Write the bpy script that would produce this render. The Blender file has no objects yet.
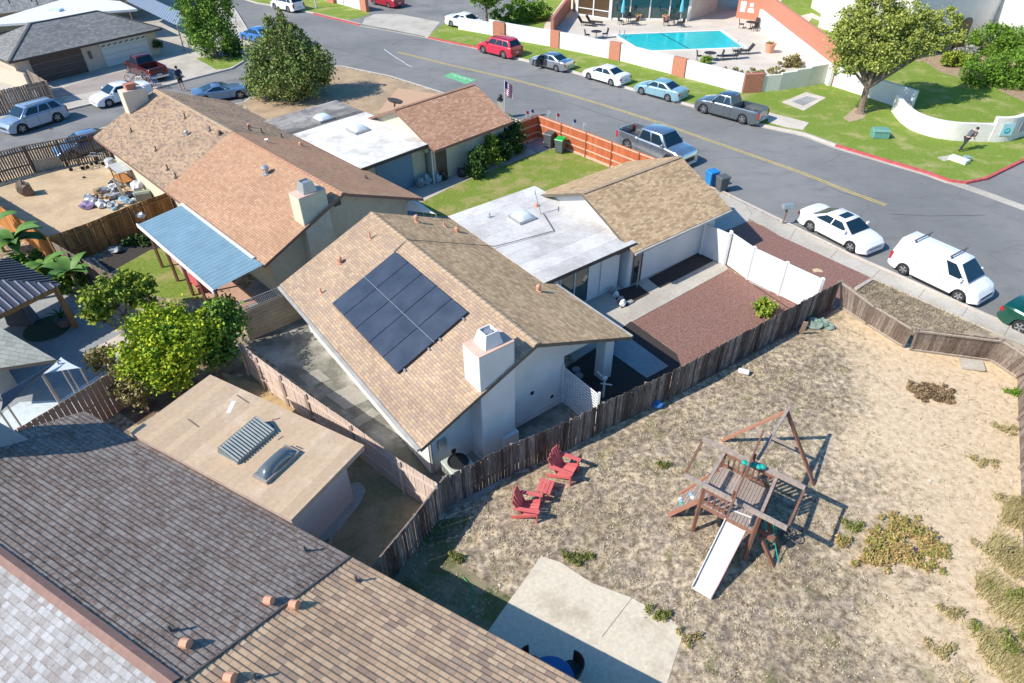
import bpy, bmesh, math, random
from mathutils import Vector, Matrix
R=math.radians
random.seed(7)
sc=bpy.context.scene; COL=sc.collection
# ---------------------------------------------------------------- camera
CH=18.5; FOC=660.0; PITCH=R(38.75); ROLL=R(-.7)
FW=Vector((0,math.cos(PITCH),-math.sin(PITCH))); RT0=Vector((1,0,0)); UP0=RT0.cross(FW)
RT=RT0*math.cos(ROLL)+UP0*math.sin(ROLL); UP=-RT0*math.sin(ROLL)+UP0*math.cos(ROLL)
def at(px,py,z=0.0):
    d=FW*FOC+RT*(px-512)+UP*(341.5-py); t=(z-CH)/d.z
    return Vector((d.x*t,d.y*t,z))
def zat(px,py,base,n):
    """height at which the line of sight meets the upright plane through base with normal n"""
    g0=at(px,py,0);g1=at(px,py,1);a=(g0-base).dot(n);b=(g1-base).dot(n);z=a/(a-b)
    p=g0+(g1-g0)*z; return p
cam_d=bpy.data.cameras.new('camera'); cam=bpy.data.objects.new('camera',cam_d); COL.objects.link(cam)
cam_d.sensor_width=36; cam_d.lens=36*FOC/1024; cam_d.clip_end=2000
m=Matrix((RT,UP,-FW)).transposed().to_4x4(); m.translation=(0,0,CH); cam.matrix_world=m
sc.camera=cam
# ---------------------------------------------------------------- light
SAZ=R(22); SEL=R(42)
w=bpy.data.worlds.new('World'); sc.world=w; w.use_nodes=True
nt=w.node_tree; bg=nt.nodes['Background']; sky=nt.nodes.new('ShaderNodeTexSky'); sky.sky_type='NISHITA'
sky.sun_disc=False; sky.sun_elevation=SEL; sky.sun_rotation=R(248); sky.air_density=1.0; sky.dust_density=0.6
hs=nt.nodes.new('ShaderNodeHueSaturation'); hs.inputs['Saturation'].default_value=1.45; nt.links.new(sky.outputs[0],hs.inputs['Color']); nt.links.new(hs.outputs[0],bg.inputs[0]); bg.inputs[1].default_value=0.15
sl=bpy.data.lights.new('sun','SUN'); sl.energy=4.5; sl.angle=R(.5); sl.color=(1,.945,.86)
so=bpy.data.objects.new('sun',sl); COL.objects.link(so)
so.rotation_euler=Vector((math.cos(SAZ)*math.cos(SEL),math.sin(SAZ)*math.cos(SEL),-math.sin(SEL))).to_track_quat('-Z','Y').to_euler()
so.location=(-30,0,40)
sc.view_settings.view_transform='Standard'; sc.view_settings.look='None'; sc.view_settings.exposure=0.45; sc.view_settings.gamma=1
# ---------------------------------------------------------------- tagging
def tag(o,label=None,cat=None,group=None,kind=None):
    if label:o['label']=label
    if cat:o['category']=cat
    if group:o['group']=group
    if kind:o['kind']=kind
    return o
def thing(name,label,cat,loc=(0,0,0),rz=0,group=None):
    o=bpy.data.objects.new(name,None); COL.objects.link(o); o.location=loc; o.rotation_euler=(0,0,rz); o.empty_display_size=.2
    return tag(o,label,cat,group)
# ---------------------------------------------------------------- mesh builder
class MB:
    def __init__(s): s.v=[];s.f=[];s.m=[];s.uv=[]
    def add(s,pts,faces,m=0,uvs=None):
        b=len(s.v); s.v+= [Vector(p) for p in pts]
        for i,f in enumerate(faces):
            s.f.append([b+k for k in f]); s.m.append(m); s.uv.append(uvs[i] if uvs else None)
    def poly(s,pts,m=0,uv=None): s.add(pts,[list(range(len(pts)))],m,[uv] if uv else None)
    def prism(s,pts,z0,z1,m=0,side=None):
        n=len(pts); a=sum(pts[i][0]*pts[(i+1)%n][1]-pts[(i+1)%n][0]*pts[i][1] for i in range(n))
        if a<0: pts=pts[::-1]
        P=[(p[0],p[1],z0) for p in pts]+[(p[0],p[1],z1) for p in pts]
        s.add(P,[list(range(n,2*n)),list(range(n-1,-1,-1))],m)
        s.add(P,[[i,(i+1)%n,n+(i+1)%n,n+i] for i in range(n)],m if side is None else side)
    def hexa(s,p,m=0): # 8 points bottom 4 ccw, top 4 ccw
        s.add(p,[[3,2,1,0],[4,5,6,7],[0,1,5,4],[1,2,6,5],[2,3,7,6],[3,0,4,7]],m)
    def box(s,c,x,y,z,m=0,sx=None):
        """c centre, x,y,z half-axis vectors"""
        c=Vector(c);x=Vector(x);y=Vector(y);z=Vector(z)
        s.hexa([c-x-y-z,c+x-y-z,c+x+y-z,c-x+y-z,c-x-y+z,c+x-y+z,c+x+y+z,c-x+y+z],m)
    def abox(s,x0,y0,z0,x1,y1,z1,m=0): s.hexa([(x0,y0,z0),(x1,y0,z0),(x1,y1,z0),(x0,y1,z0),(x0,y0,z1),(x1,y0,z1),(x1,y1,z1),(x0,y1,z1)],m)
    def bar(s,a,b,w,h,m=0,up=(0,0,1)):
        a=Vector(a);b=Vector(b);d=(b-a); L=d.length
        if L<1e-6:return
        d.normalize(); u=Vector(up); sd=d.cross(u)
        if sd.length<1e-3: sd=d.cross(Vector((1,0,0)))
        sd.normalize(); u=sd.cross(d); s.box((a+b)/2,d*L/2,sd*w/2,u*h/2,m)
    def tube(s,a,b,r0,r1=None,n=8,m=0,cap=True):
        a=Vector(a);b=Vector(b); r1=r0 if r1 is None else r1; d=(b-a).normalized(); u=d.orthogonal().normalized(); v=d.cross(u)
        P=[a+(u*math.cos(k*2*math.pi/n)+v*math.sin(k*2*math.pi/n))*r0 for k in range(n)]+[b+(u*math.cos(k*2*math.pi/n)+v*math.sin(k*2*math.pi/n))*r1 for k in range(n)]
        F=[[k,(k+1)%n,n+(k+1)%n,n+k] for k in range(n)]
        if cap: F+=[list(range(n-1,-1,-1)),list(range(n,2*n))]
        s.add(P,F,m)
    def path(s,pts,r,n=6,m=0):
        for a,b in zip(pts[:-1],pts[1:]): s.tube(a,b,r,r,n,m)
    def lathe(s,c,prof,n=16,m=0,axis=None):
        c=Vector(c); ax=Vector(axis or (0,0,1)).normalized(); u=ax.orthogonal().normalized(); v=ax.cross(u)
        P=[];F=[]
        for r,h in prof:
            P+=[c+ax*h+(u*math.cos(k*2*math.pi/n)+v*math.sin(k*2*math.pi/n))*r for k in range(n)]
        for i in range(len(prof)-1):
            F+=[[i*n+k,i*n+(k+1)%n,(i+1)*n+(k+1)%n,(i+1)*n+k] for k in range(n)]
        F+=[list(range(n-1,-1,-1)),[ (len(prof)-1)*n+k for k in range(n)]]
        s.add(P,F,m)
    def build(s,name,mats,parent=None,world=True,smooth=False,bevel=0,seg=1,label=None,auto=None):
        me=bpy.data.meshes.new(name); me.from_pydata([tuple(p) for p in s.v],[],s.f)
        if not isinstance(mats,(list,tuple)): mats=[mats]
        for k in mats: me.materials.append(k)
        me.polygons.foreach_set('material_index',s.m)
        if any(u is not None for u in s.uv):
            ul=me.uv_layers.new(name='UVMap')
            for p,u in zip(me.polygons,s.uv):
                if u:
                    for li,q in zip(p.loop_indices,u): ul.data[li].uv=q
        if smooth: me.polygons.foreach_set('use_smooth',[True]*len(s.f))
        me.update(); o=bpy.data.objects.new(name,me); COL.objects.link(o)
        if bevel:
            b=o.modifiers.new('b','BEVEL'); b.width=bevel; b.segments=seg; b.limit_method='ANGLE'; b.angle_limit=R(30)
        if parent:
            o.parent=parent
            if world:
                L=Matrix.LocRotScale(parent.location,parent.rotation_euler,None) if parent.type=='EMPTY' else Matrix()
                if parent.type!='EMPTY' and parent.parent and parent.parent.type=='EMPTY': L=Matrix()
                o.matrix_parent_inverse=L.inverted() if parent.type=='EMPTY' else parent_world(parent).inverted()
        if label:o['label']=label
        return o
def parent_world(o):
    if o.parent is None: return Matrix.LocRotScale(o.location,o.rotation_euler,o.scale)
    return parent_world(o.parent)@o.matrix_parent_inverse@Matrix.LocRotScale(o.location,o.rotation_euler,o.scale)
class Fr:
    """a local plan frame: e to one side, d along the ridge"""
    def __init__(s,o,deg):
        s.o=Vector((o[0],o[1],0)); t=R(deg); s.d=Vector((math.cos(t),math.sin(t),0)); s.e=Vector((s.d.y,-s.d.x,0))
    def p(s,e,d,z=0): return s.o+s.e*e+s.d*d+Vector((0,0,z))
    def box(s,b,e0,e1,d0,d1,z0,z1,m=0):
        if e0>e1:e0,e1=e1,e0
        if d0>d1:d0,d1=d1,d0
        b.hexa([s.p(e0,d0,z0),s.p(e1,d0,z0),s.p(e1,d1,z0),s.p(e0,d1,z0),s.p(e0,d0,z1),s.p(e1,d0,z1),s.p(e1,d1,z1),s.p(e0,d1,z1)],m)
# ---------------------------------------------------------------- materials
def newmat(name):
    k=bpy.data.materials.new(name); k.use_nodes=True; n=k.node_tree; return k,n,n.nodes['Principled BSDF']
def N(n,t,**kw):
    x=n.nodes.new(t)
    for a,b in kw.items(): setattr(x,a,b)
    return x
def ramp(n,fac,cols,interp='LINEAR'):
    r=N(n,'ShaderNodeValToRGB'); r.color_ramp.interpolation=interp; e=r.color_ramp.elements
    while len(e)<len(cols): e.new(.5)
    for i,(p,c) in enumerate(cols): e[i].position=p; e[i].color=(*c,1)
    n.links.new(fac,r.inputs[0]); return r
def noise(n,scale,detail=4,rough=.6,vec=None,coord='Object',stretch=None):
    t=N(n,'ShaderNodeTexCoord'); x=N(n,'ShaderNodeTexNoise'); x.inputs['Scale'].default_value=scale; x.inputs['Detail'].default_value=detail; x.inputs['Roughness'].default_value=rough
    src=t.outputs[coord]
    if stretch:
        mp=N(n,'ShaderNodeMapping'); mp.inputs['Scale'].default_value=stretch; n.links.new(src,mp.inputs[0]); src=mp.outputs[0]
    n.links.new(src,x.inputs['Vector']); return x.outputs['Fac']
def mixc(n,fac,a,b,mode='MIX'):
    x=N(n,'ShaderNodeMix',data_type='RGBA',blend_type=mode)
    if hasattr(fac,'type'): n.links.new(fac,x.inputs[0])
    else: x.inputs[0].default_value=fac
    for k,q in ((6,a),(7,b)):
        if isinstance(q,tuple): x.inputs[k].default_value=(*q,1)
        else: n.links.new(q,x.inputs[k])
    return x.outputs[2]
def math_(n,op,a,b=None,c=None):
    x=N(n,'ShaderNodeMath',operation=op)
    for k,q in ((0,a),(1,b),(2,c)):
        if q is None: continue
        if isinstance(q,(int,float)): x.inputs[k].default_value=q
        else: n.links.new(q,x.inputs[k])
    return x.outputs[0]
def bump(n,bs,h,strength=.3,dist=.02):
    b=N(n,'ShaderNodeBump'); b.inputs['Strength'].default_value=strength; b.inputs['Distance'].default_value=dist
    n.links.new(h,b.inputs['Height']); n.links.new(b.outputs[0],bs.inputs['Normal'])
def M(name,c,rough=.8,var=.15,scale=3,c2=None,bs=.0,bscale=60,metal=0,spec=None,island=0,coat=0,stretch=None):
    k,n,b=newmat(name); b.inputs['Roughness'].default_value=rough; b.inputs['Metallic'].default_value=metal
    if spec is not None: b.inputs['Specular IOR Level'].default_value=spec
    if coat: b.inputs['Coat Weight'].default_value=coat; b.inputs['Coat Roughness'].default_value=.05
    lo=tuple(max(0,x*(1-var)) for x in c); hi=c2 or tuple(min(1,x*(1+var)) for x in c)
    f=noise(n,scale,6,.65,stretch=stretch); r=ramp(n,f,[(.3,lo),(.7,hi)]); col=r.outputs[0]
    if island:
        g=N(n,'ShaderNodeNewGeometry'); ir=ramp(n,g.outputs['Random Per Island'],[(0,(1-island,)*3),(1,(1+island,)*3)])
        col=mixc(n,1.0,col,ir.outputs[0],'MULTIPLY')
    n.links.new(col,b.inputs['Base Color'])
    if bs: bump(n,b,noise(n,bscale,3,.6),bs,.02)
    return k
def glassmat(name,c=(.02,.03,.035),rough=.04):
    k,n,b=newmat(name); b.inputs['Base Color'].default_value=(*c,1); b.inputs['Roughness'].default_value=rough; b.inputs['Specular IOR Level'].default_value=.8; b.inputs['Coat Weight'].default_value=.4
    return k
def shingle(name,cols,su=.24,sv=.115,groove=.55,mott=.22,bumpd=.012,split=None,half=False,streak=0):
    """cols: ramp of tile colours. UV in metres, u along the course, v up the slope"""
    k,n,b=newmat(name); b.inputs['Roughness'].default_value=.9; b.inputs['Specular IOR Level'].default_value=.06
    t=N(n,'ShaderNodeTexCoord'); s=N(n,'ShaderNodeSeparateXYZ'); n.links.new(t.outputs['UV'],s.inputs[0])
    v=math_(n,'DIVIDE',s.outputs[1],sv); row=math_(n,'FLOOR',v)
    wr=N(n,'ShaderNodeTexWhiteNoise',noise_dimensions='1D'); n.links.new(row,wr.inputs['W'])
    off=math_(n,'MULTIPLY',row,.5) if half else wr.outputs['Value']
    u=math_(n,'ADD',math_(n,'DIVIDE',s.outputs[0],su),off); col=math_(n,'FLOOR',u)
    cb=N(n,'ShaderNodeCombineXYZ'); n.links.new(col,cb.inputs[0]); n.links.new(row,cb.inputs[1])
    wn=N(n,'ShaderNodeTexWhiteNoise',noise_dimensions='2D'); n.links.new(cb.outputs[0],wn.inputs['Vector'])
    r=ramp(n,wn.outputs['Value'],cols,'LINEAR' if len(cols)<4 else 'CONSTANT')
    c=r.outputs[0]
    big=noise(n,.45,3,.6); c=mixc(n,1.0,c,ramp(n,big,[(.3,(1-mott,)*3),(.7,(1+mott*.5,)*3)]).outputs[0],'MULTIPLY')
    fine=noise(n,25,4,.8); c=mixc(n,1.0,c,ramp(n,fine,[(.25,(.78,)*3),(.75,(1.2,)*3)]).outputs[0],'MULTIPLY')
    if streak:
        st_=noise(n,9,6,.85); c=mixc(n,ramp(n,st_,[(.44,(0,)*3),(.62,(streak,)*3)]).outputs[0],c,(.43,.40,.375)); st2=noise(n,6,5,.8); c=mixc(n,ramp(n,st2,[(.54,(0,)*3),(.68,(streak,)*3)]).outputs[0],c,(.16,.11,.085))
    fv=math_(n,'FRACT',v); fu=math_(n,'FRACT',u)
    gv=math_(n,'LESS_THAN',fv,.13); gu=math_(n,'LESS_THAN',fu,.05); g=math_(n,'MAXIMUM',gv,gu)
    c=mixc(n,math_(n,'MULTIPLY',g,groove),c,(.03,.025,.02))
    n.links.new(c,b.inputs['Base Color'])
    h=math_(n,'SUBTRACT',math_(n,'ADD',math_(n,'MULTIPLY',math_(n,'SUBTRACT',1.0,fv),.7),math_(n,'MULTIPLY',wn.outputs['Value'],.4)),math_(n,'MULTIPLY',g,.8))
    bump(n,b,h,.9,bumpd); return k
SH_TAN=shingle('tan_shingle',[(0,(.375,.27,.195)),(.2,(.42,.30,.205)),(.45,(.455,.33,.215)),(.65,(.39,.29,.215)),(.85,(.475,.35,.235))],groove=.33,mott=.16)
SH_GOLD=shingle('golden_brown_brightened_shingle',[(0,(.40,.275,.16)),(.2,(.52,.36,.21)),(.45,(.57,.40,.235)),(.65,(.47,.325,.195)),(.85,(.61,.44,.265))],groove=.38,mott=.12)  # golden hue is the shingle's own; missing sunlight is added as extra brightness
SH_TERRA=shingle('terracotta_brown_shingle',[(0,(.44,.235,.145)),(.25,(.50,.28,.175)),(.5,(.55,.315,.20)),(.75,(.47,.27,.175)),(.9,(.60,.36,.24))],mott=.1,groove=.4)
SH_RED=shingle('redbrown_shingle',[(0,(.40,.235,.145)),(.25,(.44,.265,.165)),(.5,(.465,.285,.18)),(.75,(.43,.265,.17)),(.9,(.49,.31,.20))],mott=.10,groove=.34)
SH_MIX=shingle('greybrown_shingle',[(0,(.27,.2,.155)),(.2,(.38,.26,.175)),(.45,(.44,.31,.20)),(.65,(.36,.265,.195)),(.85,(.45,.33,.215))],mott=.2,groove=.4)
SH_GREY=shingle('grey_shingle',[(0,(.20,.20,.195)),(.25,(.25,.25,.24)),(.5,(.29,.285,.27)),(.75,(.22,.225,.22))],su=.3,sv=.15,mott=.12)
TL_TAN=shingle('tan_concrete_tile',[(0,(.37,.255,.18)),(.12,(.53,.36,.225)),(.3,(.585,.40,.25)),(.5,(.50,.34,.22)),(.68,(.61,.43,.27)),(.9,(.42,.30,.215))],su=.27,sv=.17,groove=.38,mott=.14,bumpd=.01)
TL_GREY=shingle('weathered_grey_tile',[(0,(.17,.12,.09)),(.12,(.205,.15,.12)),(.3,(.24,.19,.155)),(.5,(.19,.135,.105)),(.68,(.265,.22,.185)),(.9,(.22,.165,.13))],su=.2,sv=.17,groove=.4,mott=.3,streak=.55,bumpd=.012)
TL_SUNLIT=shingle('sunlit_grey_tile',[(0,(.33,.315,.30)),(.25,(.39,.385,.375)),(.5,(.44,.44,.435)),(.8,(.29,.26,.24))],su=.17,sv=.17,groove=.2,mott=.2,streak=.5,bumpd=.008)  # paler copy of the grey tile, sunlight on this slope put in its colour
def stained(name,c,stain,sc1=.7,thr=(.45,.62),sc2=6,rough=.9,bs=.15):
    k,n,b=newmat(name); b.inputs['Roughness'].default_value=rough; b.inputs['Specular IOR Level'].default_value=.25
    f=noise(n,sc1,5,.62); a=ramp(n,f,[(thr[0],c),(thr[1],stain)]).outputs[0]
    g=noise(n,sc2,6,.7); a=mixc(n,1.0,a,ramp(n,g,[(.3,(.84,)*3),(.7,(1.12,)*3)]).outputs[0],'MULTIPLY')
    n.links.new(a,b.inputs['Base Color']); bump(n,b,noise(n,90,3,.6),bs,.01); return k
def asphmat():
    k,n,b=newmat('asphalt'); b.inputs['Roughness'].default_value=.92; b.inputs['Specular IOR Level'].default_value=.15
    a=ramp(n,noise(n,.1,5,.6),[(.35,(.185,.187,.18)),(.65,(.25,.247,.237))]).outputs[0]
    a=mixc(n,ramp(n,noise(n,.5,6,.75,stretch=(1,2.2,1)),[(.5,(0,)*3),(.68,(.45,)*3)]).outputs[0],a,(.13,.13,.13))
    a=mixc(n,ramp(n,noise(n,1.5,4,.8),[(.68,(0,)*3),(.75,(.5,)*3)]).outputs[0],a,(.10,.10,.10))
    t=N(n,'ShaderNodeTexCoord'); v=N(n,'ShaderNodeTexVoronoi',feature='DISTANCE_TO_EDGE'); v.inputs['Scale'].default_value=.16; nz=N(n,'ShaderNodeTexNoise'); nz.inputs['Scale'].default_value=.7; nz.inputs['Detail'].default_value=6
    n.links.new(t.outputs['Object'],nz.inputs['Vector']); ad=N(n,'ShaderNodeMix',data_type='RGBA',blend_type='ADD'); ad.inputs[0].default_value=1.6; n.links.new(t.outputs['Object'],ad.inputs[6]); n.links.new(nz.outputs['Color'],ad.inputs[7]); n.links.new(ad.outputs[2],v.inputs['Vector'])
    a=mixc(n,ramp(n,v.outputs['Distance'],[(0,(.38,)*3),(.005,(0,)*3)]).outputs[0],a,(.07,.07,.07))
    a=mixc(n,1.0,a,ramp(n,noise(n,25,5,.8),[(.3,(.84,)*3),(.7,(1.14,)*3)]).outputs[0],'MULTIPLY'); n.links.new(a,b.inputs['Base Color']); return k
ASPH=asphmat()
ASPH2=stained('side_asphalt',(.175,.175,.17),(.24,.235,.22),.3,(.4,.6),14)
CONC=stained('concrete',(.50,.46,.39),(.40,.36,.30),.5,(.42,.65),7)
CONCD=stained('stained_concrete',(.40,.375,.32),(.165,.16,.13),.35,(.40,.56),5)
CONCW=stained('pool_deck_concrete',(.62,.56,.47),(.55,.49,.41),.5,(.4,.6),6)
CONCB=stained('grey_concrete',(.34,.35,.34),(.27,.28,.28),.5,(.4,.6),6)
SLABM=stained('patio_slab_concrete',(.62,.55,.42),(.40,.33,.24),.55,(.52,.72),8)
PAVE=M('brick_pavers',(.42,.25,.16),.9,.2,9)
GRAV=M('red_lava_gravel',(.19,.082,.062),.95,.5,14,(.37,.205,.16),bs=1.0,bscale=30)
MULCH=M('dark_mulch',(.045,.035,.03),.95,.5,20,bs=.8,bscale=40)
SOIL=M('soil',(.33,.235,.145),.95,.3,2.5,bs=.6,bscale=12)
REDK=M('red_kerb_paint',(.48,.09,.09),.8,.35,4)
WHT=M('white_stucco',(.70,.69,.66),.88,.07,1.3,bs=.2,bscale=50)
WALLB=M('warm_white_stucco',(.74,.70,.62),.85,.05,4)
CREAM=M('cream_stucco',(.56,.53,.40),.9,.1,3,bs=.2)
BEIGE=M('beige_stucco',(.58,.47,.37),.9,.08,3)
PINKW=M('pale_pink_stucco',(.62,.50,.45),.9,.06,4)
FASC=M('dark_fascia',(.075,.055,.045),.7,.2,4)
FASCG=M('olive_fascia',(.13,.115,.09),.7,.2,4)
FASCR=M('redbrown_fascia',(.22,.12,.09),.7,.2,4)
WHP=M('white_vinyl',(.75,.74,.72),.5,.04,1.5)
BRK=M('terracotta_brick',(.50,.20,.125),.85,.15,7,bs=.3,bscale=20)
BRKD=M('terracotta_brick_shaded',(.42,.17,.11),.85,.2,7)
def wood(name,c,c2,isl=.35,sc_=2.0):
    k,n,b=newmat(name); b.inputs['Roughness'].default_value=.85; b.inputs['Specular IOR Level'].default_value=.2
    g=N(n,'ShaderNodeNewGeometry'); a=ramp(n,g.outputs['Random Per Island'],[(0,c),(1,c2)]).outputs[0]
    f=noise(n,sc_,5,.7,stretch=(6,6,.7)); a=mixc(n,1.0,a,ramp(n,f,[(.3,(1-isl,)*3),(.7,(1+isl*.8,)*3)]).outputs[0],'MULTIPLY')
    n.links.new(a,b.inputs['Base Color']); return k
W_OLD=wood('old_grey_boards',(.055,.042,.035),(.27,.235,.205),.85,3.0)
RTAN=M('tan_ridge_shingle',(.43,.31,.20),.9,.2,6); RRED=M('red_ridge_shingle',(.40,.22,.14),.9,.2,6)
W_GRY=wood('weathered_boards',(.16,.115,.09),(.33,.27,.225),.45,2)
W_RAIL=wood('grey_rail_timber',(.32,.27,.22),(.42,.36,.3),.25)
W_PINK=wood('pinkish_painted_boards',(.56,.44,.36),(.63,.50,.415),.12)
W_BRN=wood('brown_stained_boards',(.20,.09,.035),(.50,.24,.085),.4)
W_ORG=wood('orange_stained_boards',(.42,.17,.05),(.52,.23,.07),.2)
W_RED=wood('redwood_stained_boards',(.42,.115,.05),(.52,.16,.07),.2)
W_REDL=wood('pale_redwood_rail',(.62,.38,.27),(.66,.42,.3),.15)
W_DRK=wood('dark_brown_boards',(.085,.06,.045),(.21,.16,.115),.4)
W_TAN=wood('tan_painted_boards',(.36,.24,.18),(.42,.29,.215),.15)
W_PLAY=wood('redbrown_play_timber',(.17,.075,.05),(.28,.145,.10),.3)
W_PLAYG=wood('grey_brown_timber',(.29,.23,.19),(.40,.33,.28),.3)
BLK=M('black_plastic',(.02,.02,.022),.5,.1)
MET=M('galvanised_metal',(.45,.47,.48),.4,.1,4,metal=.6)
TERR=M('terracotta_pipe',(.60,.30,.19),.8,.1)
SKYL=M('skylight_acrylic',(.66,.72,.72),.15,.05,2,spec=.6)
SMOKE=glassmat('smoked_acrylic',(.10,.12,.13),.08)
GLS=glassmat('dark_window_glass'); GLS2=glassmat('teal_window_glass',(.03,.07,.07),.05)
# ---------------------------------------------------------------- ground, roads
def yardmat():
    k,n,b=newmat('dry_yard_ground'); b.inputs['Roughness'].default_value=.97; b.inputs['Specular IOR Level'].default_value=.1
    t=N(n,'ShaderNodeTexCoord'); s=N(n,'ShaderNodeSeparateXYZ'); n.links.new(t.outputs['Object'],s.inputs[0])
    big=noise(n,.33,4,.6); mid=noise(n,1.6,6,.72); fine=noise(n,4.2,8,.74); tiny=noise(n,26,3,.7)
    sand=ramp(n,fine,[(.36,(.50,.375,.235)),(.5,(.65,.50,.325)),(.68,(.75,.60,.415))]).outputs[0]
    dry=ramp(n,fine,[(.37,(.145,.11,.07)),(.45,(.30,.24,.155)),(.52,(.48,.385,.26)),(.60,(.66,.54,.375))]).outputs[0]
    grn=ramp(n,fine,[(.3,(.10,.11,.04)),(.7,(.30,.27,.12))]).outputs[0]
    grey=ramp(n,fine,[(.39,(.16,.125,.095)),(.5,(.30,.24,.185)),(.60,(.50,.41,.30))]).outputs[0]
    a=mixc(n,ramp(n,mid,[(.44,(0,)*3),(.56,(1,)*3)]).outputs[0],dry,grey)
    a=mixc(n,1.0,a,ramp(n,noise(n,.28,4,.7),[(.35,(.78,.76,.72)),(.65,(1.15,)*3)]).outputs[0],'MULTIPLY')
    a=mixc(n,ramp(n,noise(n,.8,5,.7,stretch=(1.3,1,1)),[(.55,(0,)*3),(.66,(.7,)*3)]).outputs[0],a,grn)
    # sandy bare ground to the right of the play set and in the far corner
    g=math_(n,'ADD',math_(n,'ADD',math_(n,'MULTIPLY',s.outputs[0],.5),math_(n,'MULTIPLY',s.outputs[1],-.13)),math_(n,'MULTIPLY',math_(n,'SUBTRACT',mid,.5),4.2))
    g=math_(n,'ADD',g,math_(n,'MULTIPLY',math_(n,'SUBTRACT',big,.5),5))
    mk=ramp(n,math_(n,'MULTIPLY',g,.1),[(.39,(0,)*3),(.49,(.92,)*3)]).outputs[0]
    spk=ramp(n,noise(n,9,5,.75),[(.60,(0,)*3),(.66,(.75,)*3)]).outputs[0]; sand=mixc(n,spk,sand,(.30,.235,.14))
    a=mixc(n,mk,a,sand)
    n.links.new(a,b.inputs['Base Color'])
    h=math_(n,'ADD',math_(n,'MULTIPLY',fine,1.6),math_(n,'MULTIPLY',tiny,.35)); bump(n,b,h,.55,.06); return k
YARD=yardmat()
def lawn(name,c1,c2,dryc=(.33,.3,.11),thr=(.6,.75)):
    k,n,b=newmat(name); b.inputs['Roughness'].default_value=.9; b.inputs['Specular IOR Level'].default_value=.15
    f=noise(n,6,8,.8); a=ramp(n,f,[(.32,c1),(.68,c2)]).outputs[0]
    a=mixc(n,ramp(n,noise(n,.55,5,.7),[(thr[0],(0,)*3),(thr[1],(.8,)*3)]).outputs[0],a,dryc)
    n.links.new(a,b.inputs['Base Color']); bump(n,b,noise(n,40,3,.7),.8,.04); return k
LAWN=lawn('mown_lawn',(.10,.175,.022),(.28,.36,.06),(.42,.38,.16),(.50,.68)); LAWN2=lawn('backyard_lawn',(.10,.16,.022),(.29,.36,.065),(.42,.33,.15),(.48,.66))
OLIVE=lawn('thin_shaded_grass',(.2,.175,.08),(.45,.36,.19),(.5,.36,.22),(.45,.6))
def gslab(name,px,z,mat,world=False,depth=.1,kind='structure'):
    pts=[(at(x,y,z) if not world else Vector((x,y,0))) for x,y in px]
    b=MB(); b.prism([(p.x,p.y) for p in pts],z-depth,z); o=b.build(name,mat); return tag(o,kind=kind)
b=MB(); b.poly([(-260,-60,-.2),(260,-60,-.2),(260,330,-.2),(-260,330,-.2)]); tag(b.build('ground',SOIL),kind='structure')
b=MB(); b.prism([tuple(at(x,y,-.12).xy) for x,y in ((-420,330),(-300,150),(100,-90),(1500,-90),(1700,200),(1500,600),(1018,345),(722,210),(437,104),(340,75),(200,140),(0,175))],-.16,-.12); tag(b.build('road',ASPH),kind='structure')
NEAR=[(-420,300),(-150,205),(0,158),(110,126),(200,112),(245,102),(268,84),(296,67),(341,66),(389,76),(437,91),(515,119.5),(600,147),(660,168),(722.8,192),(780,220),(851,255),(894.6,274),(961,304),(1018.7,329),(1300,455)]
gslab('yard_ground',NEAR+[(1500,1000),(-900,1000)],0,YARD)
NW=[(-420,260),(-150,175),(0,128),(72,108),(140,92),(200,76),(232,68),(250,57),(256,46),(249,31),(238,13),(225,-6),(150,-30),(-300,-90),(-600,60)]
gslab('cul_de_sac_block_ground',NW,0,CONC)
FAR=[(100,-40),(225,-7),(256,2.5),(272,5),(314,12.6),(348,21),(360,24),(395,30),(429,36.5),(480,47),(517,57),(572,70),(630,87),(692,104),(768,125),(805.5,132.5),(837,144),(928,171),(950,179),(965,181),(985,177),(1024,158),(1150,115),(1500,20),(1300,-90),(100,-90)]
gslab('far_block_lawn_ground',FAR,0,LAWN)
gslab('side_street',[(-420,275),(-150,180),(0,131),(72,110),(140,94),(200,78),(232,70),(250,60),(262,66),(262,88),(240,103),(200,112),(110,126),(0,158),(-420,300)],-.112,ASPH2,depth=.03)
# kerbs
def ribbon(name,px,w,z,mat,depth=.14,shift=0):
    P=[at(x,y,z) for x,y in px]; b=MB(); n=len(P); nr=[]
    for i in range(n):
        d=(P[min(i+1,n-1)]-P[max(i-1,0)]).normalized(); nr.append(Vector((-d.y,d.x,0)))
    for i in range(n-1):
        a0=P[i]+nr[i]*shift;a1=P[i]+nr[i]*(shift+w);b0=P[i+1]+nr[i+1]*shift;b1=P[i+1]+nr[i+1]*(shift+w)
        dz=Vector((0,0,-depth)); b.hexa([a0+dz,b0+dz,b1+dz,a1+dz,a0,b0,b1,a1])
    return tag(b.build(name,mat),kind='structure')
KC=M('kerb_concrete',(.52,.47,.41),.9,.12,3)
ribbon('kerb',NEAR[2:],.17,.014,KC)
ribbon('kerb',NW[2:12],.17,.014,KC)
ribbon('kerb',FAR[1:7],.17,.014,KC)
ribbon('red_kerb',[(314,12.6),(348,21),(360,24)],.2,.02,REDK,shift=-.2)
ribbon('red_kerb',[(429,36.5),(455,42),(480,47),(500,52)],.2,.02,REDK,shift=-.19)
ribbon('kerb',[(500,52),(517,57),(572,70),(630,87),(692,104),(768,125),(805.5,132.5),(837,144)],.2,.02,KC,shift=-.19)
ribbon('red_kerb',[(837,144),(880,157),(928,171),(950,179),(965,181),(985,177),(1024,158),(1100,130)],.2,.02,REDK,shift=-.19)
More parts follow.
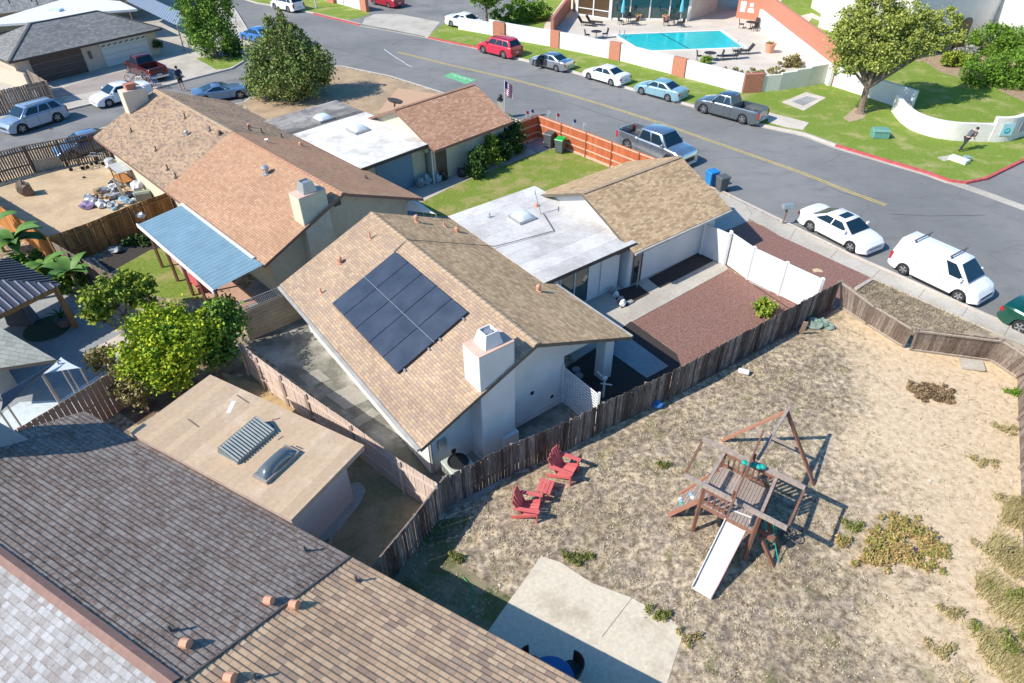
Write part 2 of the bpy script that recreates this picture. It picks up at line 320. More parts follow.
ribbon('gutter',[(389,78),(437,93),(515,122),(600,150),(660,171),(722.8,195),(780,223),(851,258),(894.6,277),(961,307),(1018.7,332),(1300,458)],.35,-.108,CONC,.02,shift=-.02)
ribbon('gutter',[(360,25),(395,31),(429,37.5),(480,48.5),(517,58.5),(572,71.5),(630,88.5),(692,105.5),(768,127),(805.5,135),(837,147),(928,174),(950,182)],.35,-.108,CONC,.02,shift=-.35)
ribbon('gutter',[(945,180),(980,192),(1024,208),(1120,245)],.7,-.106,CONC,.02,shift=-.3)
# pavements beside the main road
gslab('sidewalk',[(722,193),(780,221),(851,256),(894.6,275),(961,305),(1018.7,330),(1300,456),(1280,485),(1080,373),(983,327),(872,278),(780,236),(763,225.6),(733,210),(712,200)],.004,CONC)
gslab('sidewalk',[(437,92.5),(515,121),(600,148.5),(660,169.5),(720,193),(705,202),(640,175),(560,148),(515,142),(500,134),(470,122)],.004,CONC)
for i,(a,b_) in enumerate([((742,198),(752,214)),((796,229),(789,240)),((838,250),(830,258)),((880,270),(872,278)),((925,289),(918,298)),((968,307),(962,316)),((1010,325),(1004,336))]):
    q=MB(); A=at(*a,.0075);B=at(*b_,.0075); q.bar(A,B,.025,.002); tag(q.build('pavement_joint',M('joint_dirt',(.2,.17,.14)) if i==0 else bpy.data.materials['joint_dirt']),kind='structure')
YEL=M('worn_yellow_paint',(.50,.38,.12),.8,.3,5); WP=M('worn_white_paint',(.62,.62,.62),.8,.3,6); GRP=M('green_road_paint',(.14,.42,.2),.85,.35,5)
def strip(name,px,w,mat,z=-.114,off=0):
    P=[at(x,y,z) for x,y in px]; b=MB(); n=len(P)
    nr=[]
    for i in range(n):
        d=(P[min(i+1,n-1)]-P[max(i-1,0)]).normalized(); nr.append(Vector((-d.y,d.x,0)))
    for i in range(n-1): b.poly([P[i]+nr[i]*(off-w/2),P[i+1]+nr[i+1]*(off-w/2),P[i+1]+nr[i+1]*(off+w/2),P[i]+nr[i]*(off+w/2)])
    return tag(b.build(name,mat),kind='structure')
CL=[(398,52),(450,65),(512,79),(560,92),(610,107),(660,123),(720,144),(760,158),(800,172),(850,192),(886,205)]
strip('yellow_line',CL,.11,YEL,off=.11); strip('yellow_line',CL,.11,YEL,off=-.11)
OLDY=M('faded_yellow_paint',(.235,.22,.17),.85,.3,5); strip('faded_yellow_line',[(120,-12),(200,4),(256,18),(290,27),(310,31)],.12,OLDY,off=.1)
strip('lane_mark',[(384,49),(392,55),(405,63)],.08,WP); strip('lane_mark',[(405,63.5),(412,67)],.08,WP)
def patch(name,px,mat,z):
    b=MB(); b.poly([at(x,y,z) for x,y in px][::-1]); 
    o=b.build(name,mat); 
    if o.data.polygons[0].normal.z<0: o.data.flip_normals()
    return tag(o,kind='structure')
patch('road_marking',[(452,72.5),(477,80),(466,84),(443,76)],GRP,-.113)
# letters-like white shapes on the green marking
for (x,y) in ((455,76),(460,77.5),(465,79),(470,80.5)):
    strip('marking_stroke',[(x-1.6,y-1.2),(x+1.4,y+.6)],.09,WP,z=-.109)
TAR=M('dark_tar_patch',(.055,.055,.06),.9,.3,3)
for q in ([(150,0),(151,0)],):pass
SEAL=M('tar_seal',(.06,.06,.065),.85,.2)
for px in ([(392,45),(402,40),(415,39),(430,42)],[(890,214),(930,216),(985,215)],[(560,100),(640,127),(700,150)],[(300,40),(350,52),(420,70)],[(820,190),(828,186),(840,192),(870,200)]):
    strip('tar_seam',px,.045,SEAL,z=-.115)
# parking court and paths on the far block
gslab('parking_court',[(345,21),(361,24.6),(395,30.5),(429,37),(432,32),(445,23),(470,30),(520,10),(560,-12),(540,-50),(300,-50),(345,-5),(372,10),(366,16)],.006,ASPH2)
gslab('driveway_apron',[(362,24),(395,30),(429,37),(431,33),(440,22),(400,14),(375,14),(365,18)],.012,CONC)
gslab('pool_deck',[(545,24),(560,4),(585,-30),(800,-30),(770,20),(830,66),(806,72),(744,76),(742,92),(684,77),(619,60),(559,47),(540,40)],.008,CONCW)
gslab('garden_path',[(826,20),(812,13),(799,16),(800,26),(815,38),(833,44),(840,48),(838,42),(820,33),(808,23),(812,18),(826,23)],.012,CONCW)
gslab('concrete_pad',[(782,102),(806,92),(826,97.5),(804,110.5)],.02,CONCW)
gslab('pad_cover',[(792,101.5),(807,96),(818,98.5),(803,105.5)],.035,CONCB,depth=.03)
gslab('kerbside_pad',[(768,112),(809,122.5),(803,129.5),(786,127),(768,122)],.018,CONCW)
gslab('sign_footing_pad',[(937,157),(955,154.5),(957,158.5),(944,161)],.02,CONC)
gslab('planting_bed',[(915,60),(940,74),(985,86),(1024,104),(1100,110),(1100,20),(1000,0),(930,0),(925,40)],.006,SOIL)
gslab('lawn_bank',[(922,60),(940,72),(984,84),(1030,104),(1024,118),(993,121),(943,113),(915,98),(905,80)],.01,LAWN)
gslab('tree_bed',[(843,118),(856,107),(868,110),(864,118),(850,122)],.014,M('bark_litter',(.42,.31,.2),.95,.3,6))
# cul-de-sac block details
gslab('driveway',[(195,76),(157,62),(188,54),(218,69),(214,71.5)],.01,CONC)
gslab('front_lawn',[(196,58),(232,55),(248,58),(240,63),(228,68),(216,69.5)],.012,LAWN)
gslab('brick_driveway',[(50,92),(100,76),(150,65),(175,80),(160,84),(112,88),(60,97)],.008,stained('driveway_concrete',(.36,.31,.27),(.3,.26,.23)))
# near block, house by house
gslab('bare_front_yard',[(341,67.5),(389,77.5),(437,93),(460,103),(440,125),(350,135),(256,118),(245,104),(270,86),(298,69)],.006,stained('bare_dirt',(.45,.325,.20),(.33,.24,.155),.6,(.4,.62),5))
gslab('paver_drive',[(398,88),(437,94),(452,100),(440,120),(378,112)],.01,M('brick_paver_drive',(.50,.32,.2),.9,.12,9))
gslab('front_lawn',[(420,214),(408,208),(456,183),(538,152),(560,148),(586,158),(610,168),(560,186),(480,220)],.010,LAWN2)
gslab('front_path',[(395,205),(400,192),(440,175),(512,143),(522,146),(537,152.5),(457,184),(412,207)],.014,CONC)
gslab('planter_bed',[(430,178),(436,168),(516,138),(520,145),(460,168)],.018,MULCH)
gslab('bin_pad',[(515,143),(540,137),(556,146),(540,153),(522,147)],.012,CONCB)
gslab('patio',[(545,300),(640,262),(700,228),(728,269),(631,321),(600,345),(575,360),(545,330)],.006,CONC)
gslab('carport_apron',[(690,222),(733,211),(752,214.5),(748,221),(722,232),(700,240)],.0125,CONC)
gslab('gravel_bed',[(631,321),(727.6,269),(808,311),(839,308),(690,388),(676,352)],.012,GRAV)
gslab('gravel_bed',[(763,226),(780,236),(872,278),(843,303),(824,318),(808,311),(728,268),(712,240),(725,231),(750,221)],.009,GRAV)
gslab('border_kerb',[(622.5,315.5),(725.5,265),(728.5,269),(632,321.6)],.03,CONC)
gslab('soil_bed',[(648,278.5),(699.5,252),(713.5,260.6),(660,288)],.018,MULCH)
gslab('soil_bed',[(612,292),(637.5,284),(649.7,293.5),(621.6,308.5)],.018,MULCH)
gslab('shade_bed',[(555,375),(600,345),(631,321),(690,363),(625,395),(598,402),(566,398)],.009,MULCH)
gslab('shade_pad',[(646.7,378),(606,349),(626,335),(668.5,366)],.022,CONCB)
gslab('side_patio',[(430,478),(478,500),(575,425),(562,399),(520,400),(480,440)],.010,CONCD)
gslab('side_yard_concrete',[(243,340),(262,322),(305,312),(345,345),(445,470),(438,484),(350,425)],.008,CONCD)
for px in ([(298,376),(318,369),(330,379),(309,387)],[(325,395),(352,385),(372,398),(345,410)],[(352,420),(372,408),(380,414),(358,427)]):
    gslab('concrete_paver',px,.016,stained('paver_tone',(.33,.31,.265),(.28,.26,.22)) if 'paver_tone' not in bpy.data.materials else bpy.data.materials['paver_tone'])
gslab('strip_of_thin_grass',[(240,365),(310,421),(365,455),(425,500),(380,570),(330,550),(345,500)],.006,OLIVE)
gslab('dry_dirt_strip',[(215,370),(262,385),(300,412),(330,430),(290,420),(225,392)],.010,stained('dry_straw_dirt',(.50,.36,.18),(.33,.24,.13),1.5,(.4,.6),6))
gslab('shed_path',[(346,484),(360,482),(366,490),(360,503),(338,531),(310,550),(300,540),(330,520)],.02,CONC)
gslab('mulch_under_tree',[(120,395),(215,345),(262,372),(210,375),(138,425),(115,410)],.007,stained('leafy_soil',(.14,.10,.07),(.27,.19,.12),1.2,(.4,.6),6))
gslab('backyard_lawn',[(118,268),(150,250),(172,246),(210,280),(240,300),(205,300),(175,300),(130,290)],.010,LAWN2)
gslab('dark_soil_strip',[(96,262),(150,240),(165,248),(118,268),(105,275)],.006,MULCH)
gslab('terracotta_patio',[(158,245),(172,243),(262,300),(236,310),(205,300)],.013,stained('terracotta_patio_tone',(.48,.30,.22),(.42,.25,.18)))
gslab('bare_backyard',[(-60,205),(0,178),(100,152),(140,178),(178,205),(65,245),(-40,215)],.008,stained('bare_sandy_yard',(.56,.42,.26),(.43,.32,.2),.7,(.42,.66),6))
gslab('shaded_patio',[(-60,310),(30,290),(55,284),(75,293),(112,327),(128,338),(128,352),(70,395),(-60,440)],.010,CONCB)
gslab('sun_patch',[(91,350),(120,334),(135,345),(108,362)],.016,M('sunlit_pinkish_concrete',(.56,.47,.4),.9,.08))  # patch of sunlight on the patio, put in as a paler slab
gslab('border_kerb',[(58,279),(64,281),(98,303),(94,306)],.03,CONC)
gslab('brick_edge',[(121,317),(126,315),(140,325),(136,329)],.05,BRKD)
gslab('patio_slab',[(490,628),(512,597),(526,578),(541,556),(560,562),(592,583),(630,597),(672,620),(684,632),(672,668),(662,700),(600,760),(450,740),(470,660)],.012,SLABM)
strip('patio_joint',[(632,598),(602,637)],.02,bpy.data.materials['joint_dirt'],z=.014)
gslab('sunlit_pale_patio',[(-40,470),(5,411),(20,402),(60,400),(103,372),(135,355),(150,380),(60,440)],.014,stained('sunlit_pale_concrete',(.58,.64,.64),(.52,.57,.57),.4,(.4,.6),5))  # light concrete, made paler where the sun falls: sunlight in its colour
gslab('shaded_grass',[(385,590),(398,560),(440,520),(470,515),(452,560),(512,598),(490,630),(470,650)],.004,lawn('dark_thin_grass',(.07,.10,.03),(.20,.20,.085),(.34,.28,.18),(.42,.54)))  # thin darker grass mixed with dirt
gslab('weed_verge',[(872,279),(983,328.5),(1030,348),(1015,352),(913,346),(845,296)],.010,stained('dry_verge',(.46,.37,.25),(.26,.21,.15),1.2,(.42,.58),8))
gslab('verge_timber',[(855,287),(871,277.5),(873,279.5),(857,289.5)],.12,CONC)
# ---------------------------------------------------------------- house kit
def gable_roof(b,fr,e0,e1,d0,d1,ze,zr,along='d',th=.16,step=0,ms=1,sides=(0,1)):
    """two pitched planes, each a thin slab; UV in metres"""
    Pt=(lambda u,v,z:fr.p(u,v,z)) if along=='d' else (lambda u,v,z:fr.p(v,u,z))
    a0,a1,l0,l1=(e0,e1,d0,d1) if along=='d' else (d0,d1,e0,e1)
    mid=(a0+a1)/2
    for side in sides:
        ea=a0 if side==0 else a1
        run=mid-ea; L=math.hypot(run,zr-ze); sg=1 if run>0 else -1
        if step:
            n=int(L/step)+1; lift=.028
            for k in range(n):
                t0=k*step/L; t1=min(1,(k+1)*step/L)
                u0=ea+run*t0; u1=ea+run*t1; z0=ze+(zr-ze)*t0+lift; z1=ze+(zr-ze)*t1+.002
                p=[Pt(u0,l0,z0),Pt(u0,l1,z0),Pt(u1,l1,z1),Pt(u1,l0,z1)]
                uv=[(l0,t0*L),(l1,t0*L),(l1,t1*L),(l0,t1*L)]
                b.poly(p,0,uv)
                b.poly([Pt(u0,l0,z0-lift-.03),Pt(u0,l1,z0-lift-.03),Pt(u0,l1,z0),Pt(u0,l0,z0)],2)
        else:
            p=[Pt(ea,l0,ze),Pt(ea,l1,ze),Pt(mid,l1,zr),Pt(mid,l0,zr)]
            b.poly(p,0,[(l0,0),(l1,0),(l1,L),(l0,L)])
        q=[Pt(ea,l0,ze-th),Pt(ea,l1,ze-th),Pt(mid,l1,zr-th),Pt(mid,l0,zr-th)]
        dz=Vector((0,0,-.004)); p=[Pt(ea,l0,ze),Pt(ea,l1,ze),Pt(mid,l1,zr),Pt(mid,l0,zr)]; p=[x+dz for x in p]
        b.poly(q,ms); b.poly([p[0],q[0],q[1],p[1]],ms); b.poly([p[0],p[3],q[3],q[0]],ms); b.poly([p[1],q[1],q[2],p[2]],ms)
def ridge_cap(fr,u,l0,l1,z,mat,parent,along='d',w=.14,seg=.3,name='ridge_cap'):
    b=MB(); x=l0; Pt=(lambda u,v,z:fr.p(u,v,z)) if along=='d' else (lambda u,v,z:fr.p(v,u,z)); k=0
    while x<l1-.02:
        y=min(x+seg+.03,l1); dz=.012
        for s in (-1,1):
            P=[Pt(u,x,z+.035+dz),Pt(u,y,z+.03),Pt(u+s*w,y,z-.02),Pt(u+s*w,x,z-.015+dz)]
            b.poly(P,0,[(x*1.7,u+k),(x*1.7+.2,u+k),(x*1.7+.2,u+k+.12),(x*1.7,u+k+.12)])
        b.poly([Pt(u-w,x,z-.02),Pt(u,x,z+.03+dz),Pt(u+w,x,z-.02)],0)
        x+=seg;k+=1
    return b.build(name,mat,parent)
def gable_walls(fr,e0,e1,d0,d1,ze,zr,mat,parent,ine=.6,ind=.5,along='d',name='wall',z0=0,ind1=None):
    Pt=(lambda u,v,z:fr.p(u,v,z)) if along=='d' else (lambda u,v,z:fr.p(v,u,z))
    a0,a1,l0,l1=(e0,e1,d0,d1) if along=='d' else (d0,d1,e0,e1)
    sl=(zr-ze)/((a1-a0)/2); ze2=ze+ine*sl-.17; zr2=zr-.17; x0=a0+ine; x1=a1-ine; m_=(a0+a1)/2
    y0=l0+ind; y1=l1-(ind if ind1 is None else ind1)
    prof=[(x0,z0),(x1,z0),(x1,ze2),(m_,zr2),(x0,ze2)]
    A=[Pt(x,y0,z) for x,z in prof]; B=[Pt(x,y1,z) for x,z in prof]
    b=MB(); b.add(A+B,[[0,1,2,3,4],[9,8,7,6,5]]+[[i,5+i,5+(i+1)%5,(i+1)%5] for i in (0,1,4)],0)
    return b.build(name,mat,parent)
def roof_z(fr_e,e0,e1,ze,zr):
    mid=(e0+e1)/2; t=1-abs(fr_e-mid)/((e1-e0)/2); return ze+(zr-ze)*t
def pipe_vent(fr,e,d,z,parent,kind='pipe',mat=None,h=.35,r=.038):
    h*=.9
    mat=mat or TERR; b=MB(); p=fr.p(e,d,z)
    if kind=='pipe': b.lathe(p-Vector((0,0,.1)),[(r*3.2,.0),(r*3.2,.11),(r*1.2,.14),(r,.16),(r,h+.1),(r*.7,h+.1)],10)
    elif kind=='cap': b.lathe(p-Vector((0,0,.1)),[(r*3.5,0),(r*3.5,.12),(r*1.6,.14),(r*1.6,h),(r*2.8,h),(r*2.8,h+.1),(r*1.5,h+.16)],12)
    elif kind=='box': 
        fr2=Fr((p.x,p.y),0); b.lathe(p-Vector((0,0,.1)),[(r*4,0),(r*4,.13),(r*2,.14),(r*2,h*.8),(r*3,h*.8),(r*3,h+.1),(r,h+.15)],6)
    elif kind=='elbow':
        b.tube(p-Vector((0,0,.1)),p+Vector((0,0,h*.7)),r*2,r*2,10); b.tube(p+Vector((-.07,.02,h*.6)),p+Vector((.13,-.03,h*.75)),r*2.1,r*2.3,10)
    elif kind=='turbine':
        b.lathe(p-Vector((0,0,.1)),[(.2,0),(.2,.13),(.12,.15),(.12,.3),(.17,.36),(.19,.46),(.15,.56),(.03,.6)],14)
    return b.build('roof_vent',mat,parent)
def chimney(fr,e0,e1,d0,d1,zt,mat,parent,capmat,flue=True,tapered=0,z0=0,name='chimney'):
    b=MB(); fr.box(b,e0,e1,d0,d1,z0,zt,0); c=b.build(name,mat,parent,bevel=.015)
    q=MB(); fr.box(q,e0-.004,e1+.004,d0-.004,d1+.004,zt,zt+.03,0); q.build('chimney_cap',M(name+'_cap_tone',(.62,.42,.33),.9,.1) if 'chimney_cap_tone' not in bpy.data.materials else bpy.data.materials['chimney_cap_tone'],c)
    if flue:
        em=(e0+e1)/2; dm=(d0+d1)/2; w=.36; q=MB(); zz=zt+.03
        bot=[fr.p(em-w,dm-w*.95,zz),fr.p(em+w,dm-w*.95,zz),fr.p(em+w,dm+w*.95,zz),fr.p(em-w,dm+w*.95,zz)]
        t=.24; top=[fr.p(em-t,dm-t,zz+.5),fr.p(em+t,dm-t,zz+.5),fr.p(em+t,dm+t,zz+.5),fr.p(em-t,dm+t,zz+.5)]
        t2=.2; inn=[fr.p(em-t2,dm-t2,zz+.5),fr.p(em+t2,dm-t2,zz+.5),fr.p(em+t2,dm+t2,zz+.5),fr.p(em-t2,dm+t2,zz+.5)]
        lo=[p-Vector((0,0,.3)) for p in inn]
        q.add(bot+top+inn+lo,[[0,1,5,4],[1,2,6,5],[2,3,7,6],[3,0,4,7],[4,5,9,8],[5,6,10,9],[6,7,11,10],[7,4,8,11],[8,9,13,12],[9,10,14,13],[10,11,15,14],[11,8,12,15],[12,13,14,15]],0)
        q.build('chimney_hood',capmat,c)
        q=MB(); q.lathe(fr.p(em,dm,zz+.1),[(.11,0),(.11,.3),(.15,.32),(.15,.36)],12); q.build('flue_pipe',MET,c)
    return c
def window(fr,e0,e1,z0,z1,d,parent,face='d',n=2,frame=WHP,glass=GLS,t=.05,out=-1,name='window'):
    """opening on a wall; face 'd' = wall along e at position d, 'e' = wall along d at position e; out = side it looks to"""
    P=(lambda a,o,z:fr.p(a,d+o*out,z)) if face=='d' else (lambda a,o,z:fr.p(d+o*out,a,z))
    def bx(b,a0,a1,o0,o1,y0,y1): b.hexa([P(a0,o0,y0),P(a1,o0,y0),P(a1,o1,y0),P(a0,o1,y0),P(a0,o0,y1),P(a1,o0,y1),P(a1,o1,y1),P(a0,o1,y1)])
    b=MB(); w=.06
    bx(b,e0,e1,.005,t,z1-w,z1); bx(b,e0,e1,.005,t,z0,z0+w)
    for k in range(n+1):
        x=e0+(e1-e0-w)*k/n; bx(b,x,x+w,.006,t-.002,z0+w,z1-w)
    f=b.build(name,frame,parent)
    g=MB(); bx(g,e0+.02,e1-.02,.004,.02,z0+.02,z1-.02); g.build('pane',glass,f); return f
def panel_on(fr,a0,a1,z0,z1,d,mat,parent,name,face='d',out=-1,t=.05,label=None):
    P=(lambda a,o,z:fr.p(a,d+o*out,z)) if face=='d' else (lambda a,o,z:fr.p(d+o*out,a,z))
    b=MB(); b.hexa([P(a0,.003,z0),P(a1,.003,z0),P(a1,t,z0),P(a0,t,z0),P(a0,.003,z1),P(a1,.003,z1),P(a1,t,z1),P(a0,t,z1)])
    return b.build(name,mat,parent,label=label)
def skylight(fr,e0,e1,d0,d1,z,parent,dome=SKYL,curb=MET,h=.22):
    b=MB(); fr.box(b,e0,e1,d0,d1,z-.02,z+.14); c=b.build('skylight',curb,parent)
    q=MB(); n=8; g=[[None]*(n+1) for _ in range(n+1)]; V=[]
    for i in range(n+1):
        for j in range(n+1):
            a=i/n;c2=j/n; hh=h*(1-(2*a-1)**4)*(1-(2*c2-1)**4); V.append(fr.p(e0+.05+(e1-e0-.1)*a,d0+.05+(d1-d0-.1)*c2,z+.143+hh))
    F=[[i*(n+1)+j,(i+1)*(n+1)+j,(i+1)*(n+1)+j+1,i*(n+1)+j+1] for i in range(n) for j in range(n)]
    q.add(V,F); q.build('skylight_dome',dome,c,smooth=True); return c
def flatroof(fr,e0,e1,d0,d1,z,mat,parent,fasc=FASC,th=.22,name='flat_roof'):
    b=MB(); fr.box(b,e0,e1,d0,d1,z-.02,z); fr.box(b,e0+.01,e1-.01,d0+.01,d1-.01,z-th,z-.021,1)
    return b.build(name,[mat,fasc],parent)
FELTW=None
def rollmat(name,c1,c2,fr,wd=1.0,thr=(.45,.6),vary=.12):
    """rolled roofing: sheets with seams, stained"""
    k,n,b=newmat(name); b.inputs['Roughness'].default_value=.85
    t=N(n,'ShaderNodeTexCoord'); mp=N(n,'ShaderNodeMapping'); mp.inputs['Rotation'].default_value=(0,0,-math.atan2(fr.e.y,fr.e.x)); n.links.new(t.outputs['Object'],mp.inputs[0])
    s=N(n,'ShaderNodeSeparateXYZ'); n.links.new(mp.outputs[0],s.inputs[0])
    v=math_(n,'DIVIDE',s.outputs[1],wd); row=math_(n,'FLOOR',v); wn=N(n,'ShaderNodeTexWhiteNoise',noise_dimensions='1D'); n.links.new(row,wn.inputs['W'])
    a=ramp(n,noise(n,.6,6,.7),[(thr[0],c1),(thr[1],c2)]).outputs[0]
    a=mixc(n,1.0,a,ramp(n,wn.outputs['Value'],[(0,(1-vary,)*3),(1,(1+vary*.5,)*3)]).outputs[0],'MULTIPLY')
    f=noise(n,7,6,.7,stretch=(1,1,1)); a=mixc(n,1.0,a,ramp(n,f,[(.3,(.88,)*3),(.7,(1.1,)*3)]).outputs[0],'MULTIPLY')
    g=math_(n,'LESS_THAN',math_(n,'FRACT',v),.035); a=mixc(n,math_(n,'MULTIPLY',g,.35),a,(.2,.18,.16))
    n.links.new(a,b.inputs['Base Color']); return k
# ---------------------------------------------------------------- the solar house (centre)
FM=Fr((-2.9958,14.5442),126.6)
H=thing('house','tan shingled house with ten solar panels on its long roof slope and a white chimney','house',FM.p(4.8,6))
b=MB(); gable_roof(b,FM,0,9.6,0,12.05,2.4,4.4,sides=(0,)); b.build('roof',[SH_TAN,FASCG],H)
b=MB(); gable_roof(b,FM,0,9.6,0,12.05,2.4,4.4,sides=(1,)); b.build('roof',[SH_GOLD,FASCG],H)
ridge_cap(FM,4.8,0.0,12.05,4.4,RTAN,H)
def gwall(b,pts,d0,d1):
    n=len(pts); b.add([FM.p(e,d0,z) for e,z in pts]+[FM.p(e,d1,z) for e,z in pts],[list(range(n)),list(range(2*n-1,n-1,-1))]+[[i,n+i,n+(i+1)%n,(i+1)%n] for i in range(n)])
zz_=lambda e:roof_z(e,0,9.6,2.4,4.4)-.165
b=MB(); gwall(b,[(.62,0),(6.75,0),(6.75,zz_(6.75)),(4.8,zz_(4.8)),(.62,zz_(.62))],.75,11.4); gwall(b,[(6.76,0),(8.98,0),(8.98,zz_(8.98)),(6.76,zz_(6.76))],4.75,11.3); gwall(b,[(6.76,2.35),(8.95,2.35),(8.95,zz_(8.95)),(6.76,zz_(6.76))],.76,.95)
b.build('wall',WHT,H)
b=MB(); FM.box(b,9.0,9.25,1.16,4.74,2.1,2.3); b.build('porch_beam',WHT,H)
# open porch corner at the right of the gable wall: side wall set back, pillar under the roof tip
b=MB(); FM.box(b,8.85,9.35,.65,1.15,0,2.35); b.build('pillar',WHT,H,bevel=.01)
chimney(FM,2.45,3.88,.06,1.0,4.93,WHT,H,WHT)
b=MB(); FM.box(b,2.4,3.93,.02,.75,.0,.12); FM.box(b,3.3,3.95,-.06,.74,.12,.75); b.build('chimney_plinth',WHT,H)
b=MB(); FM.box(b,4.3,6.8,.70,.745,.0,.32); b.build('plinth_band',WHT,H)
for e0 in (1.0,2.56):
    for k in range(5):
        d0=3.185+k*1.085; b=MB()
        z0=2.4+e0*2/4.8+.1; z1=2.4+(e0+1.52)*2/4.8+.1
        b.hexa([FM.p(e0,d0,z0),FM.p(e0+1.52,d0,z1),FM.p(e0+1.52,d0+1.05,z1),FM.p(e0,d0+1.05,z0)]+[FM.p(e0,d0,z0+.04),FM.p(e0+1.52,d0,z1+.04),FM.p(e0+1.52,d0+1.05,z1+.04),FM.p(e0,d0+1.05,z0+.04)])
        if 'solar_cells' not in bpy.data.materials:
            k_,n_,b_=newmat('solar_cells'); b_.inputs['Roughness'].default_value=.28; b_.inputs['Coat Weight'].default_value=.5; b_.inputs['Coat Roughness'].default_value=.12
            r_=ramp(n_,noise(n_,1.1,4,.6),[(.3,(.035,.044,.062)),(.7,(.062,.074,.098))]); n_.links.new(r_.outputs[0],b_.inputs['Base Color'])
        b.build('solar_panel',bpy.data.materials['solar_cells'],H)
b=MB(); b.hexa([FM.p(e_,d_,2.4+e_*2/4.8+z_) for z_ in (.06,.09) for e_,d_ in ((1.0,3.17),(4.08,3.17),(4.08,8.58),(1.0,8.58))]); b.build('panel_gap_shade',BLK,H)  # black sheet added to put shade into the gaps between panels
b=MB()
for e in (1.25,2.3,2.8,3.85):
    z=2.4+e*2/4.8+.05; b.bar(FM.p(e,3.05,z),FM.p(e,8.65,z),.05,.07)
b.bar(FM.p(2.54,3.12,2.4+2.54*2/4.8+.15),FM.p(2.54,8.6,2.4+2.54*2/4.8+.15),.02,.015)
b.build('panel_rail',M('panel_rail_metal',(.5,.55,.58),.35,.05,metal=.5),H)
b=MB(); b.tube(FM.p(4.1,8.72,4.15),FM.p(4.8,8.8,4.45),.018); b.tube(FM.p(4.8,8.8,4.45),FM.p(9.1,8.4,2.75),.018); b.tube(FM.p(9.1,8.4,2.75),FM.p(12.2,7.9,2.72),.02); b.tube(FM.p(12.2,7.9,2.72),FM.p(12.9,9.6,2.73),.02)
b.build('conduit',M('conduit_grey',(.14,.13,.12),.5),H)
for e,d,kd,h in ((1.0,9.7,'pipe',.3),(2.35,10.5,'box',.3),(3.9,10.5,'pipe',.4),(6.6,11.2,'cap',.34),(7.9,10.9,'pipe',.3),(8.2,10.3,'box',.22),(8.1,4.0,'cap',.3)):
    pipe_vent(FM,e,d,roof_z(e,0,9.6,2.4,4.4),H,kd,h=h)
FELTW=rollmat('pale_rolled_roofing',(.62,.60,.56),(.50,.47,.44),FM)
flatroof(FM,9.02,14.62,4.75,12.4,2.66,FELTW,H)
b=MB(); FM.box(b,9.0,14.2,5.3,11.9,0,2.44); b.build('wall',WHT,H)
window(FM,10.4,12.2,.05,2.1,5.3,H,'d',2,WHP,GLS2,name='sliding_door'); panel_on(FM,12.95,13.0,0,2.4,5.3,WHT,H,'corner_trim')
skylight(FM,11.3,12.3,9.4,10.4,2.66,H)
for e,d,kd,h in ((10.6,11.0,'pipe',.25),(13.2,10.5,'cap',.12)): pipe_vent(FM,e,d,2.66,H,kd,h=h,mat=MET if e<13 else TERR)
b=MB(); b.tube(FM.p(12.85,9.7,2.66),FM.p(12.6,9.9,3.9),.022); b.bar(FM.p(12.45,9.7,3.85),FM.p(12.8,10.1,3.85),.02,.04); b.build('aerial_mast',MET,H)
# garage wing
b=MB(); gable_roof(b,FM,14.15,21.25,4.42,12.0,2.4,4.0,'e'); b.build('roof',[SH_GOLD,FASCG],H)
ridge_cap(FM,8.21,14.15,21.25,4.0,RTAN,H,'e')
gable_walls(FM,14.15,21.25,4.42,12.0,2.4,4.0,WHT,H,ine=.6,ind=.35,along='e')
window(FM,14.85,15.5,.05,2.1,5.02,H,'d',1,FASCG,GLS,name='entry_door')
panel_on(FM,14.55,14.62,0,2.2,5.02,WHT,H,'downpipe')
b=MB(); FM.box(b,13.55,14.1,4.85,5.28,2.3,2.44); b.build('eave_block',FASC,H)
b=MB(); b.lathe(FM.p(9.55,5.2,1.85),[(.05,0),(.09,.05),(.09,.2),(.03,.25)],8); b.build('wall_lamp',BLK,H)
def gutter(a,b_,parent,mat=WHP):
    q=MB(); q.bar(a,b_,.11,.1); q.build('gutter',mat,parent)
GUT=M('weathered_gutter',(.42,.40,.36),.6,.2,2)
gutter(FM.p(-.06,.05,2.33),FM.p(-.06,12.0,2.33),H,GUT); gutter(FM.p(14.2,4.37,2.33),FM.p(21.2,4.37,2.33),H,GUT); gutter(FM.p(9.66,.05,2.33),FM.p(9.66,4.7,2.33),H,GUT)
for e_,z_,w_,h_ in ((1.15,1.25,.16,.24),(1.6,.55,.08,.1),(5.2,1.35,.07,.07),(6.2,.6,.06,.06)):
    panel_on(FM,e_-w_,e_+w_,z_-h_,z_+h_,.75,MET if w_>.1 else BLK,H,'meter_box' if w_>.1 else 'wall_outlet',t=.1 if w_>.1 else .03)
q=MB(); q.tube(FM.p(.7,.7,0),FM.p(.7,.7,2.3),.04); q.build('downspout',GUT,H); q=MB(); q.tube(FM.p(15.0,4.7,0),FM.p(15.0,4.7,2.3),.035); q.build('downspout',GUT,H)
